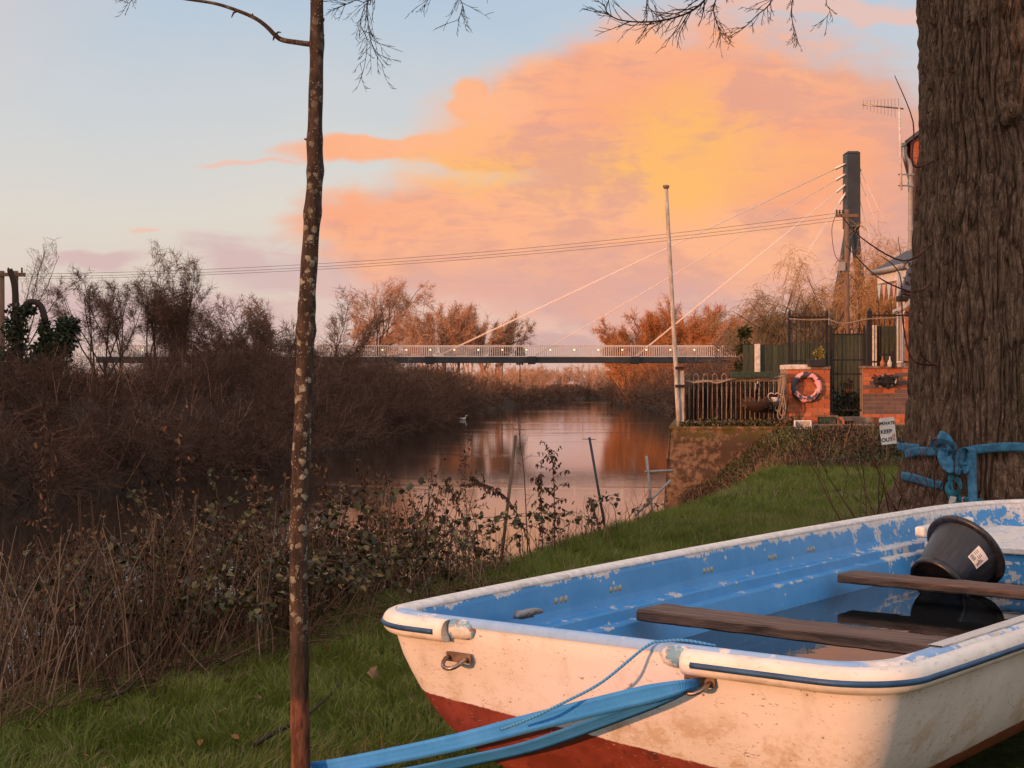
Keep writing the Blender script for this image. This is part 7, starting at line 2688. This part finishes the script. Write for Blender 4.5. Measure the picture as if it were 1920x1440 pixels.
# a handful of dead plants that stand out against the water
def dead_plant(label, path, Y, seed, leaves, r=0.005, drop=True, side=0.25, name='dead_plant'):
    rng = random.Random(seed)
    base = W(path[0][0], path[0][1], Y)
    bz = float(ground_z(np.array([base.x]), np.array([base.y]))[0])
    e = empty(name, (base.x, base.y, bz))
    tag(e, label, 'plant', 'dead plants against the water')
    pts = catmull([(base.x, base.y, bz - 0.03)] + [W(x_, y_, Y) for x_, y_ in path], 7)
    pts = [p - e.location for p in pts]
    out = []
    n = len(pts)
    P, Dv = [], []
    for i in range(n - 1):
        t = i / (n - 1)
        ra = r * (1 - 0.7 * t)
        p, q = pts[i], pts[i + 1]
        out.append((p.x, p.y, p.z, q.x, q.y, q.z, ra, r * (1 - 0.7 * (i + 1) / (n - 1))))
        if t > 0.35 and rng.random() < 0.6:
            d = (q - p).normalized()
            dd = (d * 0.6 + rvec(rng) * 0.8).normalized()
            s0 = p
            for k in range(4):
                s1_ = s0 + dd * side * rng.uniform(0.15, 0.3)
                out.append((s0.x, s0.y, s0.z, s1_.x, s1_.y, s1_.z, ra * 0.5, ra * 0.4))
                if leaves:
                    for j in range(2):
                        P.append(tuple(s1_))
                        Dv.append((rng.gauss(0, 0.3), rng.gauss(0, 0.3), -1.0 if drop else 0.3))
                dd = (dd + rvec(rng) * 0.25 + Vector((0, 0, -0.16 if drop else 0.05))).normalized()
                s0 = s1_
        if leaves and t > 0.3:
            for j in range(leaves):
                P.append(tuple(p.lerp(q, rng.random())))
                Dv.append((rng.gauss(0, 0.45), rng.gauss(0, 0.45), -0.9 if drop else 0.3))
    link_mesh('stem', seg_mesh('stem', np.array(out), 5, np.random.RandomState(seed).rand(len(out)) * 0.45), M['dead_stem'], e)
    if P:
        link_mesh('withered_leaves', leaf_mesh('withered_leaves', np.array(P), 0.033, seed, dirs=np.array(Dv), aspect=0.4), M['dead_leaf'], e)
    return e


dead_plant('tallest bare dead stalk beside the grey mooring pole', [(990, 1050), (986, 950), (982, 880), (976, 835), (972, 795)], 11.5, 1, 0, 0.006, False, 0.12)
dead_plant('bushy dead plant with drooping leaves right of the grey mooring pole', [(1040, 1055), (1040, 980), (1039, 920), (1037, 870), (1034, 842)], 11.0, 2, 3, 0.006, True, 0.14)
dead_plant('shorter dead plant with pointed tuft just left of the bushy one', [(1018, 1050), (1016, 980), (1014, 920), (1013, 885)], 11.2, 3, 3, 0.005, True, 0.10)
dead_plant('dead stalk arching left over the water with hanging leaves', [(1000, 1060), (985, 1000), (955, 940), (925, 915), (900, 905), (885, 895)], 10.8, 4, 4, 0.005, True, 0.10)
dead_plant('low bent dead stem at the lawn edge near the dark mooring pole', [(1128, 1000), (1118, 975), (1112, 950), (1106, 935)], 13.0, 5, 3, 0.005, True, 0.07)
dead_plant('upright thin dead stalk left of the grey mooring pole', [(880, 1080), (876, 980), (872, 900), (876, 850)], 10.5, 6, 1, 0.005, False, 0.18)
dead_plant('leaning dead stalk crossing the water at the left of the poles', [(905, 1090), (880, 1000), (850, 930), (832, 895)], 10.2, 7, 3, 0.006, True, 0.12)
dead_plant('ragged dead dock rising right of the sapling', [(690, 1110), (690, 1020), (684, 950), (676, 880)], 8.8, 8, 4, 0.006, True, 0.12)
dead_plant('dead dock with reddish husks just right of the sapling trunk', [(620, 1130), (618, 1020), (612, 940), (608, 870)], 8.4, 9, 5, 0.006, True, 0.12)
dead_plant('tall grass-like stalk at the far left above the reeds', [(105, 1200), (100, 1050), (92, 960), (84, 880)], 7.6, 10, 1, 0.004, False, 0.08)
dead_plant('seedy dead stalk left of the sapling above the brambles', [(345, 1100), (342, 1000), (338, 900), (335, 780)], 8.6, 11, 4, 0.005, True, 0.10)
dead_plant('tall reddish dead stalk near the left edge', [(60, 1150), (70, 1000), (80, 880), (85, 760)], 8.4, 12, 4, 0.005, True, 0.10)
dead_plant('thin dead stalk between the sapling and the left brambles', [(500, 1110), (492, 1020), (484, 950), (478, 890)], 8.2, 13, 4, 0.005, True, 0.10)
dead_plant('dead stem pointing up right out of the brambles', [(780, 1090), (786, 1020), (800, 960), (838, 905)], 10.0, 14, 2, 0.005, True, 0.08)

# ivy and leaf litter on the bank below the terrace
R = np.random.RandomState(71)
n = 38000
x, y = R.uniform(2.5, 9.2, n), R.uniform(22.9, 26.0, n)
k = (x < y * 0.36 + 0.3) & (y > 22.9 + 0.5 * fbm(x * 2, y * 0 + 3, oct=2, seed=3))
x, y = x[k], y[k]
z = ground_z(x, y)
P = np.stack([x, y, z + 0.02 + 0.12 * R.rand(len(x)) * fbm(x * 3, y * 3, oct=2, seed=8)], 1)
grn = np.clip(fbm(x * 1.3, y * 1.3, oct=3, seed=18) * 1.5 - 0.25 + 0.35 * (R.rand(len(x)) - 0.3), 0, 1)
o = link_mesh('bank_ivy', leaf_mesh('bank_ivy', P, 0.040, 8, flat=0.35, rnd=grn), M['bank_ivy'])
tag(o, 'brown and green ivy and leaf litter on the slope under the terrace', 'ivy', kind='stuff')
x = R.uniform(2.95, 4.95, 900)
P = np.stack([x, 26.02 + 0.25 * R.rand(900), TZ + 0.10 * R.rand(900) * (0.5 + fbm(x * 6, x * 0, oct=2))], 1)
P2 = ball_points(260, (4.95, 26.0, TZ + 0.02), (0.16, 0.14, 0.14), 3)
o = link_mesh('coping_weeds', leaf_mesh('coping_weeds', np.concatenate([P, P2]), 0.055, 9), M['bramble'])
tag(o, 'weeds and ivy growing along the foot of the rusty railing', 'weeds', kind='stuff')

xb_, yb_ = R.uniform(2.7, 9.0, 2200), R.uniform(22.6, 25.9, 2200)
kb_ = xb_ < yb_ * 0.36 + 0.3
xb_, yb_ = xb_[kb_], yb_[kb_]
zb3 = ground_z(xb_, yb_)
A = np.column_stack([xb_, yb_, zb3, xb_ + R.normal(size=len(xb_)) * 0.06, yb_ + R.normal(size=len(xb_)) * 0.05, zb3 + R.uniform(0.06, 0.22, len(xb_)), np.full(len(xb_), 0.005), np.full(len(xb_), 0.002)])
o = link_mesh('bank_stalks', seg_mesh('bank_stalks', A, 3, R.rand(len(xb_))), M['dead_stem'])
tag(o, 'dry grass stalks standing in the ivy on the slope', 'stalks', kind='stuff')

# fallen branches and dead leaves on the grass
for k, (pth, Yd, lab) in enumerate((([(175, 1345), (230, 1325), (255, 1300), (285, 1282), (315, 1270)], 6.2, 'crooked fallen branch on the grass at lower left'),
                                    ([(478, 1430), (520, 1400), (560, 1380), (600, 1345), (625, 1320), (634, 1300)], 5.15, 'dark fallen twig behind the foot of the sapling'))):
    pts = []
    for (x_, y_) in pth:
        q = W(x_, y_, Yd)
        Yq = EYE * FPX / (y_ - 720)
        q = W(x_, y_, Yq)
        q.z = float(ground_z(np.array([q.x]), np.array([q.y]))[0]) + 0.06
        pts.append(q)
    pts = catmull(pts, 5)
    o = MB().tube(pts, [0.009 - 0.005 * i / (len(pts) - 1) for i in range(len(pts))], 7).build('fallen_branch', M['bark'], None, True)
    tag(o, lab, 'branch')
R = np.random.RandomState(181)
x = R.uniform(-2.2, 6.5, 1500)
y = R.uniform(4.6, 22.5, 1500)
k = lawn_mask(x, y) & (np.abs(x) < 0.4 * y) & (fbm(x * 0.9, y * 0.9, oct=2, seed=44) > 0.47)
x, y = x[k], y[k]
lit = link_mesh('leaf_litter', leaf_mesh('leaf_litter', np.stack([x, y, ground_z(x, y) + 0.035 + 0.03 * R.rand(len(x))], 1), 0.034, 12, flat=0.5), M['dead_leaf'])
tag(lit, 'small brown leaves scattered through the lawn grass', 'leaves', kind='stuff')
R = np.random.RandomState(81)
M['fallen_leaf'] = attr_mat('fallen_leaf', [(0, (0.13, 0.06, 0.035)), (1, (0.26, 0.14, 0.08))], 0.7)
for k, (px, py, lab) in enumerate(((870, 1265, ''), (352, 1262, 'curled brown leaf standing in the grass left of the sapling'), (130, 1305, 'large pale dead leaf among the stalks at lower left'), (70, 1290, 'pale dead leaf at the left edge of the lawn'),
                                  (1640, 885, 'brown dead leaf on the lawn left of the big trunk'), (700, 1290, 'small brown leaf on the grass between sapling and dinghy'))):
    if not lab:
        continue
    Yq = EYE * FPX / (py - 720)
    q = W(px, py, Yq)
    q.z = float(ground_z(np.array([q.x]), np.array([q.y]))[0]) + 0.05
    o = link_mesh('dead_leaf', leaf_mesh('dead_leaf', np.zeros((1, 3)), 0.11 if k != 4 else 0.2, 80 + k), M['fallen_leaf'], None, q)
    tag(o, lab, 'leaf', 'dead leaves on the lawn')
